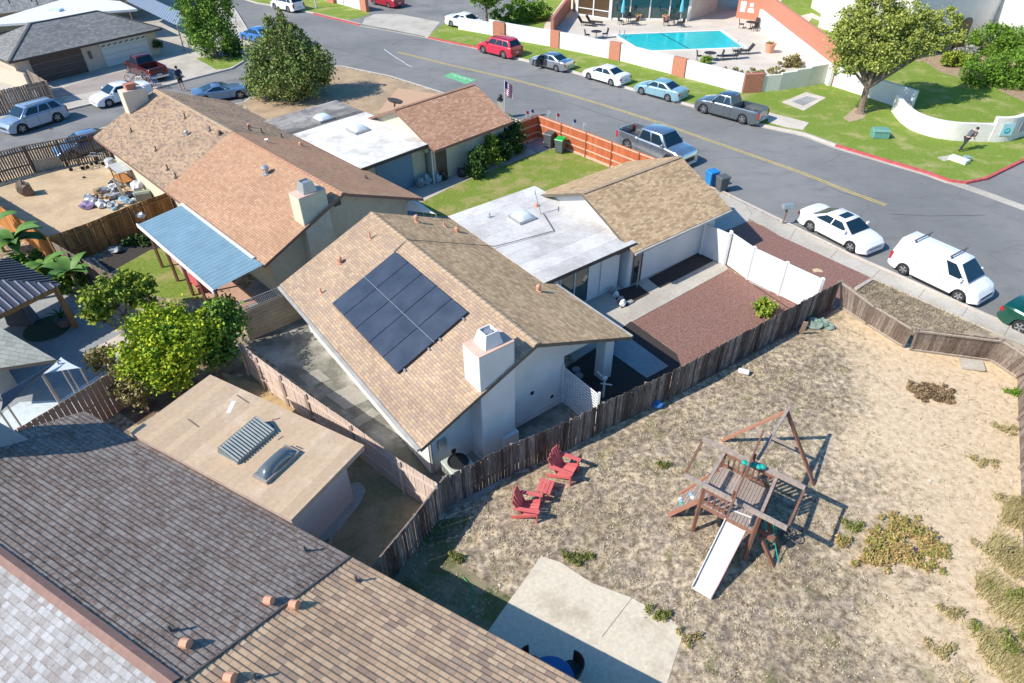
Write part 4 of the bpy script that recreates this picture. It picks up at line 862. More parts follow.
b=MB(); b.box((A+B)/2+nn*.27+Vector((0,0,.9)),d*.42,nn*.02,Vector((0,0,.42))); pq=b.build('plaque',M('pale_blue_plaque',(.36,.60,.66),.5,.03),T)
b=MB(); b.lathe((A+B)/2+nn*.295+Vector((0,0,.82)),[(.2,0),(.2,.012)],18,axis=nn); b.build('plaque_emblem',M('teal_emblem',(.02,.34,.38),.5,.05),pq)
for s in (-1,1):
    b=MB(); b.box((A+B)/2+nn*.308+d*.05*s+Vector((0,0,.84+.02*s)),d*.035,nn*.004,Vector((.0,0,.07))); b.build('emblem_mark',M('emblem_pale',(.3,.75,.75),.5) if 'emblem_pale' not in bpy.data.materials else bpy.data.materials['emblem_pale'],pq)
A=P[1].lerp(P[2],.1);B=P[1].lerp(P[2],.8); d=(B-A).normalized(); nn=Vector((d.y,-d.x,0))
b=MB(); b.box((A+B)/2+nn*.27+Vector((0,0,.95)),d*.42,nn*.02,Vector((0,0,.36))); b.build('plaque',M('weathered_plaque',(.38,.36,.40),.7,.2,6),T,label='weathered grey plaque')
# side wall top left lawn
T=thing('boundary_wall','white wall with brick piers beyond the street grass at the top of the picture','wall',at(330,6,0))
wall_run(T,[(300,-8),(318,-2),(330,1),(364,10.5)],1.6,WHT); pier(T,328,1.5,335,3.5,1.65,BRK); pier(T,362,10,368,12,1.7,BRK)
b=MB(); b.tube(at(316,8,0),at(316,8,4.5),.07); b.tube(at(371,15,0),at(371,15,0)+Vector((0,0,2.6)),.05)
T=thing('street_pole','pale street pole on the grass beside the white sport utility vehicle','pole',at(316.5,8,0)); q=MB(); q.tube(at(316.5,8,0),at(316.5,8,0)+Vector((0,0,5)),.09,.07); q.build('shaft',M('pale_pole',(.6,.62,.62),.5),T); q=MB(); q.lathe(at(316.5,8,0),[(.16,0),(.16,.1),(.1,.14)],10); q.build('base_plate',MET,T)
# ---------------------------------------------------------------- pool and pool house
T=thing('swimming_pool','turquoise swimming pool with white coping and a dark lane line','pool',at(680,45,0))
PX=[at(612.5,34.8,0),at(723,30.6,0),at(747.5,48.2,0),at(640,52.3,0)]
cen=sum(PX,Vector())/4
b=MB(); I=[p+(cen-p).normalized()*.42 for p in PX]
for i in range(4):
    j=(i+1)%4; dz=Vector((0,0,.0)); a=[PX[i],PX[j],I[j],I[i]]
    b.hexa([q+Vector((0,0,.0)) for q in a]+[q+Vector((0,0,.07)) for q in a])
b.build('coping',M('white_coping',(.80,.80,.78),.7,.03),T)
k_,n_,b_=newmat('pool_water'); b_.inputs['Base Color'].default_value=(.012,.52,.53,1); b_.inputs['Roughness'].default_value=.08
r_=ramp(n_,noise(n_,1.3,5,.7),[(.3,(.01,.45,.47)),(.7,(.03,.60,.60))]); n_.links.new(r_.outputs[0],b_.inputs['Base Color']); bump(n_,b_,noise(n_,3,3,.6),.25,.05)
b=MB(); b.poly([q+Vector((0,0,.03)) for q in I]); b.build('water',k_,T)
DKL=M('dark_blue_tile',(.01,.12,.16),.4); b=MB()
A=I[0].lerp(I[1],.42)+Vector((0,0,.034));B=I[3].lerp(I[2],.47)+Vector((0,0,.034)); b.bar(A,B,.16,.004)
b.bar(I[0].lerp(I[1],0)+Vector((0,0,.036)),I[1]+Vector((0,0,.036)),.12,.006); b.bar(I[0]+Vector((0,0,.037)),I[3]+Vector((0,0,.037)),.22,.006); b.build('tile_line',DKL,T)
for px in ((622,38.5),(735,49.5)):
    b=MB(); c=at(*px,0)
    for s in (-.25,.25):
        q=[c+Vector((s,0,0)),c+Vector((s,0,.7)),c+Vector((s,.4,.75)),c+Vector((s,.6,.1))]; b.path(q,.03)
    b.build('handrail',MET,T)
# pool house
T=thing('pool_house','glass fronted pool house with white posts at the top of the picture','building',at(640,19,0))
A=at(577,14.5,0);B=at(610,19.5,0);C=at(688,20.5,0);D=at(715,12,0)
def facade(A,B,n,sill):
    d=(B-A).normalized(); L=(B-A).length; nn=Vector((d.y,-d.x,0))
    for k in range(n+1):
        p=A+d*L*k/n; b=MB(); w_=.16 if k in (0,n) else .07; b.bar(p+nn*.05,p+nn*.05+Vector((0,0,3.0)),w_*2,.12,up=nn); b.build('post',WHT,T)
    b=MB(); b.bar(A+nn*.04+Vector((0,0,.07)),B+nn*.04+Vector((0,0,.07)),.1,.14); b.bar(A+nn*.04+Vector((0,0,sill)),B+nn*.04+Vector((0,0,sill)),.07,.09); b.bar(A+nn*.04+Vector((0,0,2.4)),B+nn*.04+Vector((0,0,2.4)),.1,.16); b.build('window_frame',WHT,T)
    b=MB(); b.bar(A+Vector((0,0,1.5)),B+Vector((0,0,1.5)),.04,2.9); b.build('window_glass',GLS2 if n>3 else glassmat('brown_glass',(.09,.06,.035),.1),T)
facade(A,B,2,.8); facade(B,C,4,.15)
BG=M('pale_interior_wall',(.55,.5,.42),.9)
b=MB(); b.bar(C+Vector((0,0,1.5)),D+Vector((0,0,1.5)),.2,3); b.build('wall',BG,T)
b=MB(); off=Vector((0,.3,0)); b.prism([tuple(q.xy) for q in (A+off,B+off,C+off,D+off,D+Vector((2,9,0)),A+Vector((-1,9,0)))],0,3.05); b.build('rear_wall',BG,T)
b=MB(); ov=Vector((.1,-1.0,0)); b.prism([tuple(q.xy) for q in (A+ov+Vector((-.6,0,0)),B+ov,C+ov+Vector((.8,0,0)),D+Vector((2,-.5,0)),D+Vector((2.5,10,0)),A+Vector((-1.5,10,0)))],3.06,3.4); b.build('roof',M('pool_house_roof',(.4,.3,.24),.9),T)
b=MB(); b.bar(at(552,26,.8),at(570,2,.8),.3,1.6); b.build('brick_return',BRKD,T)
# notice wall by the pool
T=thing('notice_wall','terracotta brick wall panel with white notices beside the pool deck','wall',at(750,22,0))
b=MB(); A=at(736,17.5,0);B=at(756,20.5,0); b.bar(A+Vector((0,0,1.0)),B+Vector((0,0,1.0)),.25,2.0); b.build('wall_face',BRK,T)
d=(B-A).normalized(); nn=Vector((d.y,-d.x,0))
for f,z,w_,h_ in ((.28,1.45,.32,.32),(.28,.9,.3,.2),(.68,1.5,.22,.2),(.68,.95,.36,.22)):
    b=MB(); b.box(A.lerp(B,f)+nn*.15+Vector((0,0,z)),d*w_,nn*.015,Vector((0,0,h_))); b.build('notice_board',M('notice_white',(.7,.7,.68),.6) if 'notice_white' not in bpy.data.materials else bpy.data.materials['notice_white'],T)
# white building top right
T=thing('building','white stucco building with an arched brown door half hidden by shrubs at the top right','building',at(985,30,0))
GW=M('cool_white_stucco',(.60,.60,.57),.9,.04)
A=at(896,62,0);B=at(986,40,0);C=at(1060,74,0)
n1=Vector(((B-A).y,-(B-A).x,0)).normalized()
b=MB(); b.prism([tuple(q.xy) for q in (A,B,C,C+Vector((6,16,0)),A+Vector((0,22,0)))],0,6); b.build('wall',WHT,T)
b=MB(); d=(B-A).normalized(); c=A.lerp(B,.66); 
prof=[(-.55,0),(.55,0),(.55,1.9)]+[(.55*math.cos(R(a)),1.9+.55*math.sin(R(a))) for a in range(15,180,15)]+[(-.55,1.9)]
for (s,o,mt,nm) in ((1.25,.02,FASCG,'arch_trim'),(1.0,.06,M('brown_door_wood',(.20,.13,.06),.7),'arched_door')):
    q=MB(); q.add([c+d*x*s*1.5+n1*o+Vector((0,0,z*(1+(s-1)*.4))) for x,z in prof]+[c+d*x*s*1.5+n1*(o-.05)+Vector((0,0,z*(1+(s-1)*.4))) for x,z in prof],[list(range(len(prof))),list(range(2*len(prof)-1,len(prof)-1,-1))]+[[i,len(prof)+i,len(prof)+(i+1)%len(prof),(i+1)%len(prof)] for i in range(len(prof))]); q.build(nm,mt,T)
T=thing('building','white stucco building corner behind the large street tree','building',at(835,30,0))
b=MB(); b.prism([tuple(q.xy) for q in (at(818,27,0),at(845,38,0),at(900,32,0),at(900,0,0),at(830,-10,0))],0,5); b.build('wall',WHT,T)
b=MB(); b.prism([tuple(q.xy) for q in (at(816,26,0),at(845,40,0),at(902,34,0),at(902,0,0),at(828,-12,0))],5.01,5.4); b.build('roof',BRK,T)
# ---------------------------------------------------------------- vehicles
TYRE=M('tyre_rubber',(.018,.018,.02),.85,.1); RIM=M('alloy_rim',(.42,.43,.45),.35,.05,metal=.7); CGL=M('car_glass',(.010,.028,.045),.12,.05,spec=.45)
LAMP=M('headlight_lens',(.6,.63,.65),.12,.03,spec=.8); RED=M('tail_light_red',(.45,.02,.02),.25); TRIM=M('black_trim',(.025,.025,.027),.6); CHR=M('chrome',(.6,.62,.64),.2,.03,metal=.9); PLT=M('licence_plate_tone',(.6,.6,.58),.5)
def paint(name,c,metal=.0,rough=.28):
    k,n,b=newmat(name); b.inputs['Base Color'].default_value=(*c,1); b.inputs['Metallic'].default_value=metal; b.inputs['Roughness'].default_value=rough; b.inputs['Coat Weight'].default_value=.7; b.inputs['Coat Roughness'].default_value=.06
    g=noise(n,1.2,4,.6); r=ramp(n,g,[(.3,tuple(x*.93 for x in c)),(.7,tuple(min(1,x*1.05) for x in c))]); n.links.new(r.outputs[0],b.inputs['Base Color']); return k
KIND=dict(
 sedan=dict(W=1.82,wb=2.75,fo=.92,ro=1.05,r=.33,top=[(-2.42,.78),(-2.35,.98),(-1.9,1.04),(-1.2,1.0),(0,.95),(.95,.93),(1.6,.86),(2.05,.74),(2.28,.58)],cab=(1.18,.42,-.72,-1.72,1.44,.96)),
 coupe=dict(W=1.85,wb=2.7,fo=.85,ro=.95,r=.34,top=[(-2.3,.7),(-2.2,.93),(-1.7,.97),(-1.0,.93),(0,.88),(.8,.88),(1.6,.82),(2.0,.68),(2.2,.5)],cab=(.7,.0,-.55,-1.65,1.26,.9)),
 suv=dict(W=1.86,wb=2.7,fo=.92,ro=.98,r=.37,top=[(-2.33,.9),(-2.28,1.1),(-1.6,1.12),(0,1.08),(1.0,1.05),(1.7,.97),(2.1,.84),(2.27,.62)],cab=(1.2,.5,-1.75,-2.25,1.68,1.08)),
 van=dict(W=1.75,wb=2.925,fo=.88,ro=.92,r=.32,top=[(-2.38,.95),(-2.36,1.1),(-1.5,1.12),(0,1.1),(1.2,1.05),(1.8,.98),(2.15,.82),(2.33,.55)],cab=(1.62,.85,-2.2,-2.36,1.86,1.08)),
 pickup=dict(W=1.85,wb=3.3,fo=.9,ro=1.2,r=.38,top=[(-2.85,1.1),(-2.8,1.13),(-.75,1.13),(-.65,1.12),(.2,1.12),(1.2,1.1),(1.9,1.03),(2.35,.92),(2.53,.7)],cab=(1.32,.7,-.35,-.62,1.76,1.1),bed=(-2.74,-.72,.68)),
 crew=dict(W=1.98,wb=3.65,fo=.98,ro=1.15,r=.42,top=[(-2.98,1.2),(-2.93,1.22),(-1.2,1.22),(-1.1,1.2),(.2,1.2),(1.4,1.18),(2.2,1.12),(2.65,.98),(2.8,.7)],cab=(1.5,.8,-.85,-1.12,1.92,1.18),bed=(-2.86,-1.18,.74)),
)
def interp(tb,x):
    if x<=tb[0][0]:return tb[0][1]
    for (a,b_),(c,d) in zip(tb[:-1],tb[1:]):
        if x<=c: return b_+(d-b_)*(x-a)/(c-a)
    return tb[-1][1]
def make_car(name,label,cat,kind,pm,rear,front,near='left',z=-.12,group=None,rails=False,roofglass=False,roofmat=None,opend=False,scale=1):
    K=KIND[kind]; A=at(*rear,z);B=at(*front,z); d=(B-A); d.normalize(); s=Vector((-d.y,d.x,0)); s=s if near=='right' else -s
    mid=(at(*rear,z)+at(*front,z))/2+s*(K['W']/2-.1); ang=math.atan2(d.y,d.x)
    root=thing(name,label,cat,(mid.x,mid.y,z),ang,group); root.scale=(scale,)*3
    W=K['W']/2; xs=K['wb']/2; top=K['top']; x0=top[0][0];x1=top[-1][0]; r=K['r']
    st=set(); n=46
    for i in range(n+1): st.add(round(x0+(x1-x0)*i/n,3))
    for q,_ in top: st.add(q)
    bed=K.get('bed')
    if bed: st|={bed[0]-.01,bed[0]+.01,bed[1]-.01,bed[1]+.01}
    st=sorted(st); P=[];F=[]
    for x in st:
        zt=interp(top,x); e=max(0,(abs(x-(x0+x1)/2)/((x1-x0)/2)-.8)/.2); w_=W*(1-.13*e*e); zb=.20+.12*max(0,e-.3)
        for xc in (-xs,xs):
            dd=abs(x-xc); R_=r+.055
            if dd<R_: zb=max(zb,r+math.sqrt(R_*R_-dd*dd))
        zb=min(zb,zt-.12)
        zm=max(zb+.02,.58*zt+.0)
        if bed and bed[0]<x<bed[1]: sec=[(0,min(zb,.45)),(w_,zb),(w_,zm),(w_-.005,zt-.03),(w_-.02,zt),(w_-.09,zt),(w_-.1,bed[2]),(0,bed[2])]
        else: sec=[(0,zb),(w_,zb),(w_+.0,zm),(w_-.015,zt-.09),(w_-.07,zt-.02),(w_-.16,zt),(w_*.45,zt+.025),(0,zt+.03)]
        P+= [(x,a,b_) for a,b_ in sec]+[(x,-a,b_) for a,b_ in sec[::-1]]
    m=16
    for i in range(len(st)-1):
        for k in range(m):
            a=i*m+k; c=i*m+(k+1)%m; F.append([a,c,c+m,a+m])
    F.append(list(range(m-1,-1,-1))); F.append([(len(st)-1)*m+k for k in range(m)])
    b=MB(); b.add(P,F); o=b.build('body',pm,root,world=False); 
    for p in o.data.polygons: p.use_smooth=True
    try: o.data.set_sharp_from_angle(angle=R(32))
    except Exception: pass
    # cabin
    xw,xrf,xrr,xb,zr,zb=K['cab']; wb_=W-.07; wr=W-.25
    def cabpt(t,side,v):   # v 0 belt..1 roof ; t 0 front..1 rear
        X0=xw+(xb-xw)*t; X1=xrf+(xrr-xrf)*t; return Vector((X0+(X1-X0)*v,side*(wb_+(wr-wb_)*v),zb+(zr-.05-zb)*v))
    b=MB(); lo=[cabpt(0,-1,0)*1,cabpt(0,1,0),cabpt(1,1,0),cabpt(1,-1,0)]; lo=[q-Vector((0,0,.06)) for q in lo]
    hi=[cabpt(0,-1,1),cabpt(0,1,1),cabpt(1,1,1),cabpt(1,-1,1)]
    up=[Vector((xrf-.12,-wr+.14,zr)),Vector((xrf-.12,wr-.14,zr)),Vector((xrr+.12,wr-.14,zr)),Vector((xrr+.12,-wr+.14,zr))]
    b.add(lo+hi+up,[[0,1,5,4],[1,2,6,5],[2,3,7,6],[3,0,4,7],[4,5,9,8],[5,6,10,9],[6,7,11,10],[7,4,8,11],[8,9,10,11],[3,2,1,0]])
    b.build('cabin',roofmat or pm,root,world=False,smooth=True,bevel=.045,seg=2)
    def pane(name,q,off,mat=CGL):
        q=[Vector(p) for p in q]; nrm=(q[1]-q[0]).cross(q[2]-q[0]).normalized(); c=sum(q,Vector())/len(q)
        if nrm.dot(c-Vector((0,0,.9)))<0: nrm=-nrm
        b=MB(); k=len(q); b.add([p+nrm*off for p in q]+[p-nrm*.02 for p in q],[list(range(k)),list(range(2*k-1,k-1,-1))]+[[i,(i+1)%k,k+(i+1)%k,k+i] for i in range(k)]); return b.build(name,mat,root,world=False)
    def L4(a,b_,c,d_,u,v): return (a.lerp(b_,u)).lerp(d_.lerp(c,u),v)
    a,b1,c,d1=cabpt(0,-1,0),cabpt(0,1,0),cabpt(0,1,1),cabpt(0,-1,1)
    pane('windshield',[L4(a,b1,c,d1,.05,.04),L4(a,b1,c,d1,.95,.04),L4(a,b1,c,d1,.93,.93),L4(a,b1,c,d1,.07,.93)],.012)
    a,b1,c,d1=cabpt(1,-1,0),cabpt(1,1,0),cabpt(1,1,1),cabpt(1,-1,1)
    if kind!='van': pane('rear_window',[L4(a,b1,c,d1,.08,.12),L4(a,b1,c,d1,.92,.12),L4(a,b1,c,d1,.9,.88),L4(a,b1,c,d1,.1,.88)],.012)
    spans={'sedan':[(.1,.47),(.5,.86)],'coupe':[(.16,.8)],'suv':[(.1,.4),(.42,.68),(.7,.93)],'van':[(.05,.24)],'pickup':[(.12,.58),(.62,.9)],'crew':[(.1,.5),(.54,.92)]}[kind]
    for sd in (-1,1):
        for (t0,t1) in spans:
            pane('side_window',[cabpt(t0,sd,.06),cabpt(t1,sd,.06),cabpt(min(t1,.96),sd,.86),cabpt(t0+.03,sd,.86)],.01)
    if roofglass: pane('sunroof',[(xrf-.15,-.4,zr),(xrf-.15,.4,zr),(xrf-.62,.4,zr),(xrf-.62,-.4,zr)],.012)
    # wheels
    for xc in (-xs,xs):
        for sd in (-1,1):
            b=MB(); yw=sd*(W-.12); b.lathe((xc,yw-.105,r),[(r*.6,-.0),(r*.93,.0),(r,.03),(r,.18),(r*.93,.21),(r*.6,.21)],20,axis=(0,1,0)); wh=b.build('wheel',TYRE,root,world=False)
            b=MB(); yy=yw+sd*.09; b.lathe((xc,yy,r),[(r*.66,-.03*1),(r*.66,.012),(r*.6,.018),(r*.58,.004)],18,axis=(0,sd,0))
            for k in range(5):
                a=k*2*math.pi/5; v=Vector((math.cos(a),0,math.sin(a))); b.bar(Vector((xc,yy+sd*.018,r)),Vector((xc,yy+sd*.018,r))+v*r*.6,.075,.02,up=(0,1,0))
            b.build('rim',RIM,wh,world=False)
    # lights, grille, bumpers
    zf=interp(top,x1-.12)-.12
    for sd in (-1,1):
        b=MB(); b.hexa([(x1-.34,sd*(W-.10),zf-.04),(x1-.10,sd*(W-.20),zf-.07),(x1-.02,sd*(W-.42),zf-.07),(x1-.30,sd*(W-.42),zf-.04),(x1-.40,sd*(W-.10),zf+.1),(x1-.16,sd*(W-.20),zf+.05),(x1-.1,sd*(W-.42),zf+.05),(x1-.36,sd*(W-.42),zf+.1)]); b.build('headlight',LAMP,root,world=False)
        b=MB(); zz=interp(top,x0+.05); tall=.42 if kind in('van','suv','pickup','crew') else .15; b.abox(x0-.012,min(sd*(W-.26),sd*(W-.07)),zz-.12-tall,x0+.2,max(sd*(W-.26),sd*(W-.085)),zz-.1); b.build('tail_light',RED,root,world=False)
        b=MB(); mx=xw-.35; b.abox(mx-.07,min(sd*(W-.02),sd*(W+.16)),zb+.02,mx+.07,max(sd*(W-.02),sd*(W+.16)),zb+.17); b.build('wing_mirror',pm,root,world=False,bevel=.02)
        for hx in ([.15,-.75] if kind!='coupe' else [-.35]):
            b=MB(); b.abox(hx-.09,min(sd*(W-.02),sd*(W+.012)),interp(top,hx)-.17,hx+.09,max(sd*(W-.02),sd*(W+.012)),interp(top,hx)-.14); b.build('door_handle',pm,root,world=False)
    for sd in (-1,1):
        for sx in {'van':(1.35,.35,-1.0),'suv':(.95,0,-.9),'coupe':(.6,-.7),'pickup':(1.05,-.1,-.62),'crew':(1.3,.25,-.95)}.get(kind,(.95,-.05,-1.0)):
            zt_=interp(top,sx); b=MB(); b.abox(sx-.008,min(sd*(W-.03),sd*(W+.003)),.3,sx+.008,max(sd*(W-.03),sd*(W+.003)),zt_-.09); b.build('door_seam',TRIM,root,world=False)
    b=MB(); b.abox(x1-.12,-.5,.42,x1+.008,.5,zf-.08); b.build('grille',TRIM,root,world=False)
    b=MB(); b.abox(x1-.2,-W+.18,.2,x1+.03,W-.18,.36); b.build('front_bumper',CHR if kind=='crew' else pm,root,world=False,bevel=.03)
    b=MB(); b.abox(x0-.05,-W+.12,.3,x0+.2,W-.12,.5); b.build('rear_bumper',CHR if kind in('crew','pickup') else pm,root,world=False,bevel=.03)
    b=MB(); b.abox(x0-.06,-.2,.52,x0+.1,.2,.64); b.build('licence_plate',PLT,root,world=False)
    b=MB()
    for sd in(-1,1): b.abox(-xs+r+.1,min(sd*(W-.06),sd*(W+.004)),.2,xs-r-.1,max(sd*(W-.06),sd*(W+.004)),.27)
    b.build('sill_trim',TRIM,root,world=False)
    if bed:
        b=MB(); b.abox(bed[0]+.02,-W+.11,bed[2]+.004,bed[1]-.02,W-.11,bed[2]+.02); b.build('bed_liner',TRIM,root,world=False)
    if rails:
        for x in (-1.5,.35):
            b=MB(); b.bar((x,-W+.1,zr+.14),(x,W-.1,zr+.14),.07,.05)
            for sd in(-1,1): b.bar((x,sd*(W-.28),zr-.03),(x,sd*(W-.28),zr+.14),.05,.05)
            b.build('roof_bar',M('roof_bar_grey',(.12,.12,.12),.5) if 'roof_bar_grey' not in bpy.data.materials else bpy.data.materials['roof_bar_grey'],root,world=False)
    if kind=='suv':
        for sd in(-1,1):
            b=MB(); b.bar((xrf-.1,sd*(wr-.1),zr+.04),(xrr+.15,sd*(wr-.1),zr+.04),.04,.03); b.build('roof_rail',TRIM,root,world=False)
    if opend:
        b=MB(); sd=-1 if near=='right' else 1
        b.hexa([(.7,sd*W,.3),(.66,sd*(W+.85),.3),(.72,sd*(W+.85),.3),(.76,sd*W,.3),(.7,sd*W,.98),(.66,sd*(W+.85),.98),(.72,sd*(W+.85),.98),(.76,sd*W,.98)]); dr=b.build('open_door',pm,root,world=False)
        b=MB(); b.hexa([(.69,sd*(W-.05),.99),(.65,sd*(W+.7),.99),(.68,sd*(W+.7),.99),(.72,sd*(W-.05),.99),(.45,sd*(W-.2),1.38),(.42,sd*(W+.45),1.38),(.45,sd*(W+.45),1.38),(.48,sd*(W-.2),1.38)]); b.build('door_glass',CGL,dr,world=False)
        b=MB(); b.abox(-.2,min(sd*(W-.03),sd*(W+.006)),.3,.68,max(sd*(W-.03),sd*(W+.006)),.95); b.build('door_opening',TRIM,root,world=False)
    return root
PW=paint('white_car_paint',(.78,.78,.78)); PSIL=paint('silver_car_paint',(.50,.54,.58),.85,.22); PBLU=paint('pale_blue_car_paint',(.28,.47,.55),.3); PRED=paint('red_car_paint',(.55,.025,.06)); PGRY=paint('grey_truck_paint',(.24,.28,.31),.8,.25); PGRN=paint('green_car_paint',(.006,.085,.055),.3); PSB=paint('steel_blue_car_paint',(.16,.26,.42),.4); PSU=paint('silver_blue_car_paint',(.33,.41,.52),.4); PMAR=paint('maroon_truck_paint',(.085,.018,.022),.2); PBL=paint('bright_blue_car_paint',(.05,.2,.55),.2); PDRD=paint('dark_red_car_paint',(.36,.02,.04))
make_car('parked_car','white four-door sedan with dark sunroof parked beside the mailbox','sedan','sedan',PW,(808,230.5),(850,252.5),'right',roofglass=True,scale=.96)
make_car('delivery_van','white compact cargo van with two dark roof bars parked behind the white sedan','van','van',PW,(900.5,274),(957,301.5),'right',rails=True,scale=.97)
make_car('parked_car','dark green car cut off by the right edge of the picture','car','sedan',PGRN,(1026,337),(1074,361),'right')
make_car('pickup_truck','charcoal grey extended cab pickup truck nearest the camera in the row along the lawn','pickup truck','pickup',PGRY,(741.5,124),(703,113.5),'left')
make_car('parked_car','pale blue sedan parked between the grey pickup truck and the white sedan','sedan','sedan',PBLU,(668,102),(640,94.5),'left',scale=.93)
make_car('parked_car','white sedan parked between the pale blue sedan and the silver sedan with its door open','sedan','sedan',PW,(611.5,86.5),(587.5,79.5),'left',scale=.92)
make_car('parked_car','silver sedan standing with its driver door open beside the pool wall','sedan','sedan',PSIL,(556.5,72),(534.5,66.5),'left',opend=True,scale=.9)
make_car('parked_car','bright red small sport utility vehicle at the far end of the parked row','suv','suv',PRED,(503.5,58.5),(484,53.5),'left')
make_car('pickup_truck','silver crew cab pickup truck with open bed parked behind the redwood fence','pickup truck','crew',PSIL,(624,149),(672,168.5),'right')
make_car('parked_car','white sport utility vehicle on the far side of the street at the top left','suv','suv',PW,(290.6,12.9),(274.5,9.2),'left')
make_car('parked_car','dark red car in the parking court at the top of the picture','car','sedan',PDRD,(392,8.8),(372.5,4.2),'left',z=0.006)
make_car('parked_car','white sedan half hidden behind the short white wall','sedan','sedan',PW,(448.5,26.3),(474,31.5),'right',z=0.006)
make_car('parked_car','light silver blue sport utility vehicle parked beside the grey brown fence','suv','suv',PSU,(61,121.5),(22.5,134),'left')
make_car('parked_car','small white car partly hidden by the tan stucco chimney','car','sedan',PW,(143,98.5),(111,107),'left')
make_car('sports_car','blue two-door coupe with long hood behind the red-brown roof ridge','coupe','coupe',PSB,(207,104),(241.5,98.5),'right')
make_car('parked_car','bright blue car in the shade beside the tall green tree','car','sedan',PBL,(266,46),(242,40.5),'left')
make_car('parked_car','blue car mostly hidden behind the dark slatted fence','car','sedan',PSB,(112,149.5),(78,159),'left',scale=.97)
make_car('pickup_truck','maroon pickup truck parked on the driveway with its bed toward the street','pickup truck','pickup',PMAR,(155,84.5),(123,69.5),'left',z=0.01)
# ---------------------------------------------------------------- bicycles
def bicycle(px,py,ang,label,mat):
    t=thing('bicycle',label,'bicycle',at(px,py,.01),R(ang),'bicycles leaning together behind the maroon pickup truck')
    for x in(-.52,.52):
        b=MB(); n=18
        for k in range(n):
            a=2*math.pi*k/n;c=2*math.pi*(k+1)/n; b.tube((x+.32*math.cos(a),0,.33+.32*math.sin(a)),(x+.32*math.cos(c),0,.33+.32*math.sin(c)),.022,.022,5,cap=False)
        w_=b.build('wheel',TYRE,t,world=False)
        b=MB()
        for k in range(8): a=math.pi*2*k/8; b.tube((x,0,.33),(x+.3*math.cos(a),0,.33+.3*math.sin(a)),.006,.006,4,cap=False)
        b.build('spokes',CHR,w_,world=False)
    b=MB()
    for p,q in (((-.52,0,.33),(-.1,0,.3)),((-.52,0,.33),(-.2,0,.8)),((-.2,0,.8),(-.1,0,.3)),((-.2,0,.78),(.35,0,.82)),((-.1,0,.3),(.38,0,.72)),((.33,0,.95),(.52,0,.33))): b.tube(p,q,.022,.022,6)
    b.build('frame',mat,t,world=False)
    b=MB(); b.tube((.33,-.28,.98),(.33,.28,.98),.018); b.build('handlebar',CHR,t,world=False)
    b=MB(); b.abox(-.33,-.06,.84,-.08,.06,.89); b.build('saddle',BLK,t,world=False,bevel=.02)
for i,(x,y,a,l,m_) in enumerate([(133,83,-25,'silver bicycle nearest the chimney behind the maroon pickup',CHR),(141,86,-18,'white framed bicycle, second from the left in the bicycle group',WHP),(149,86,-22,'white and grey bicycle, third from the left in the bicycle group',CHR),(156,87,-30,'blue framed bicycle at the right end of the bicycle group',PBL)]): bicycle(x,y,a,l,m_)
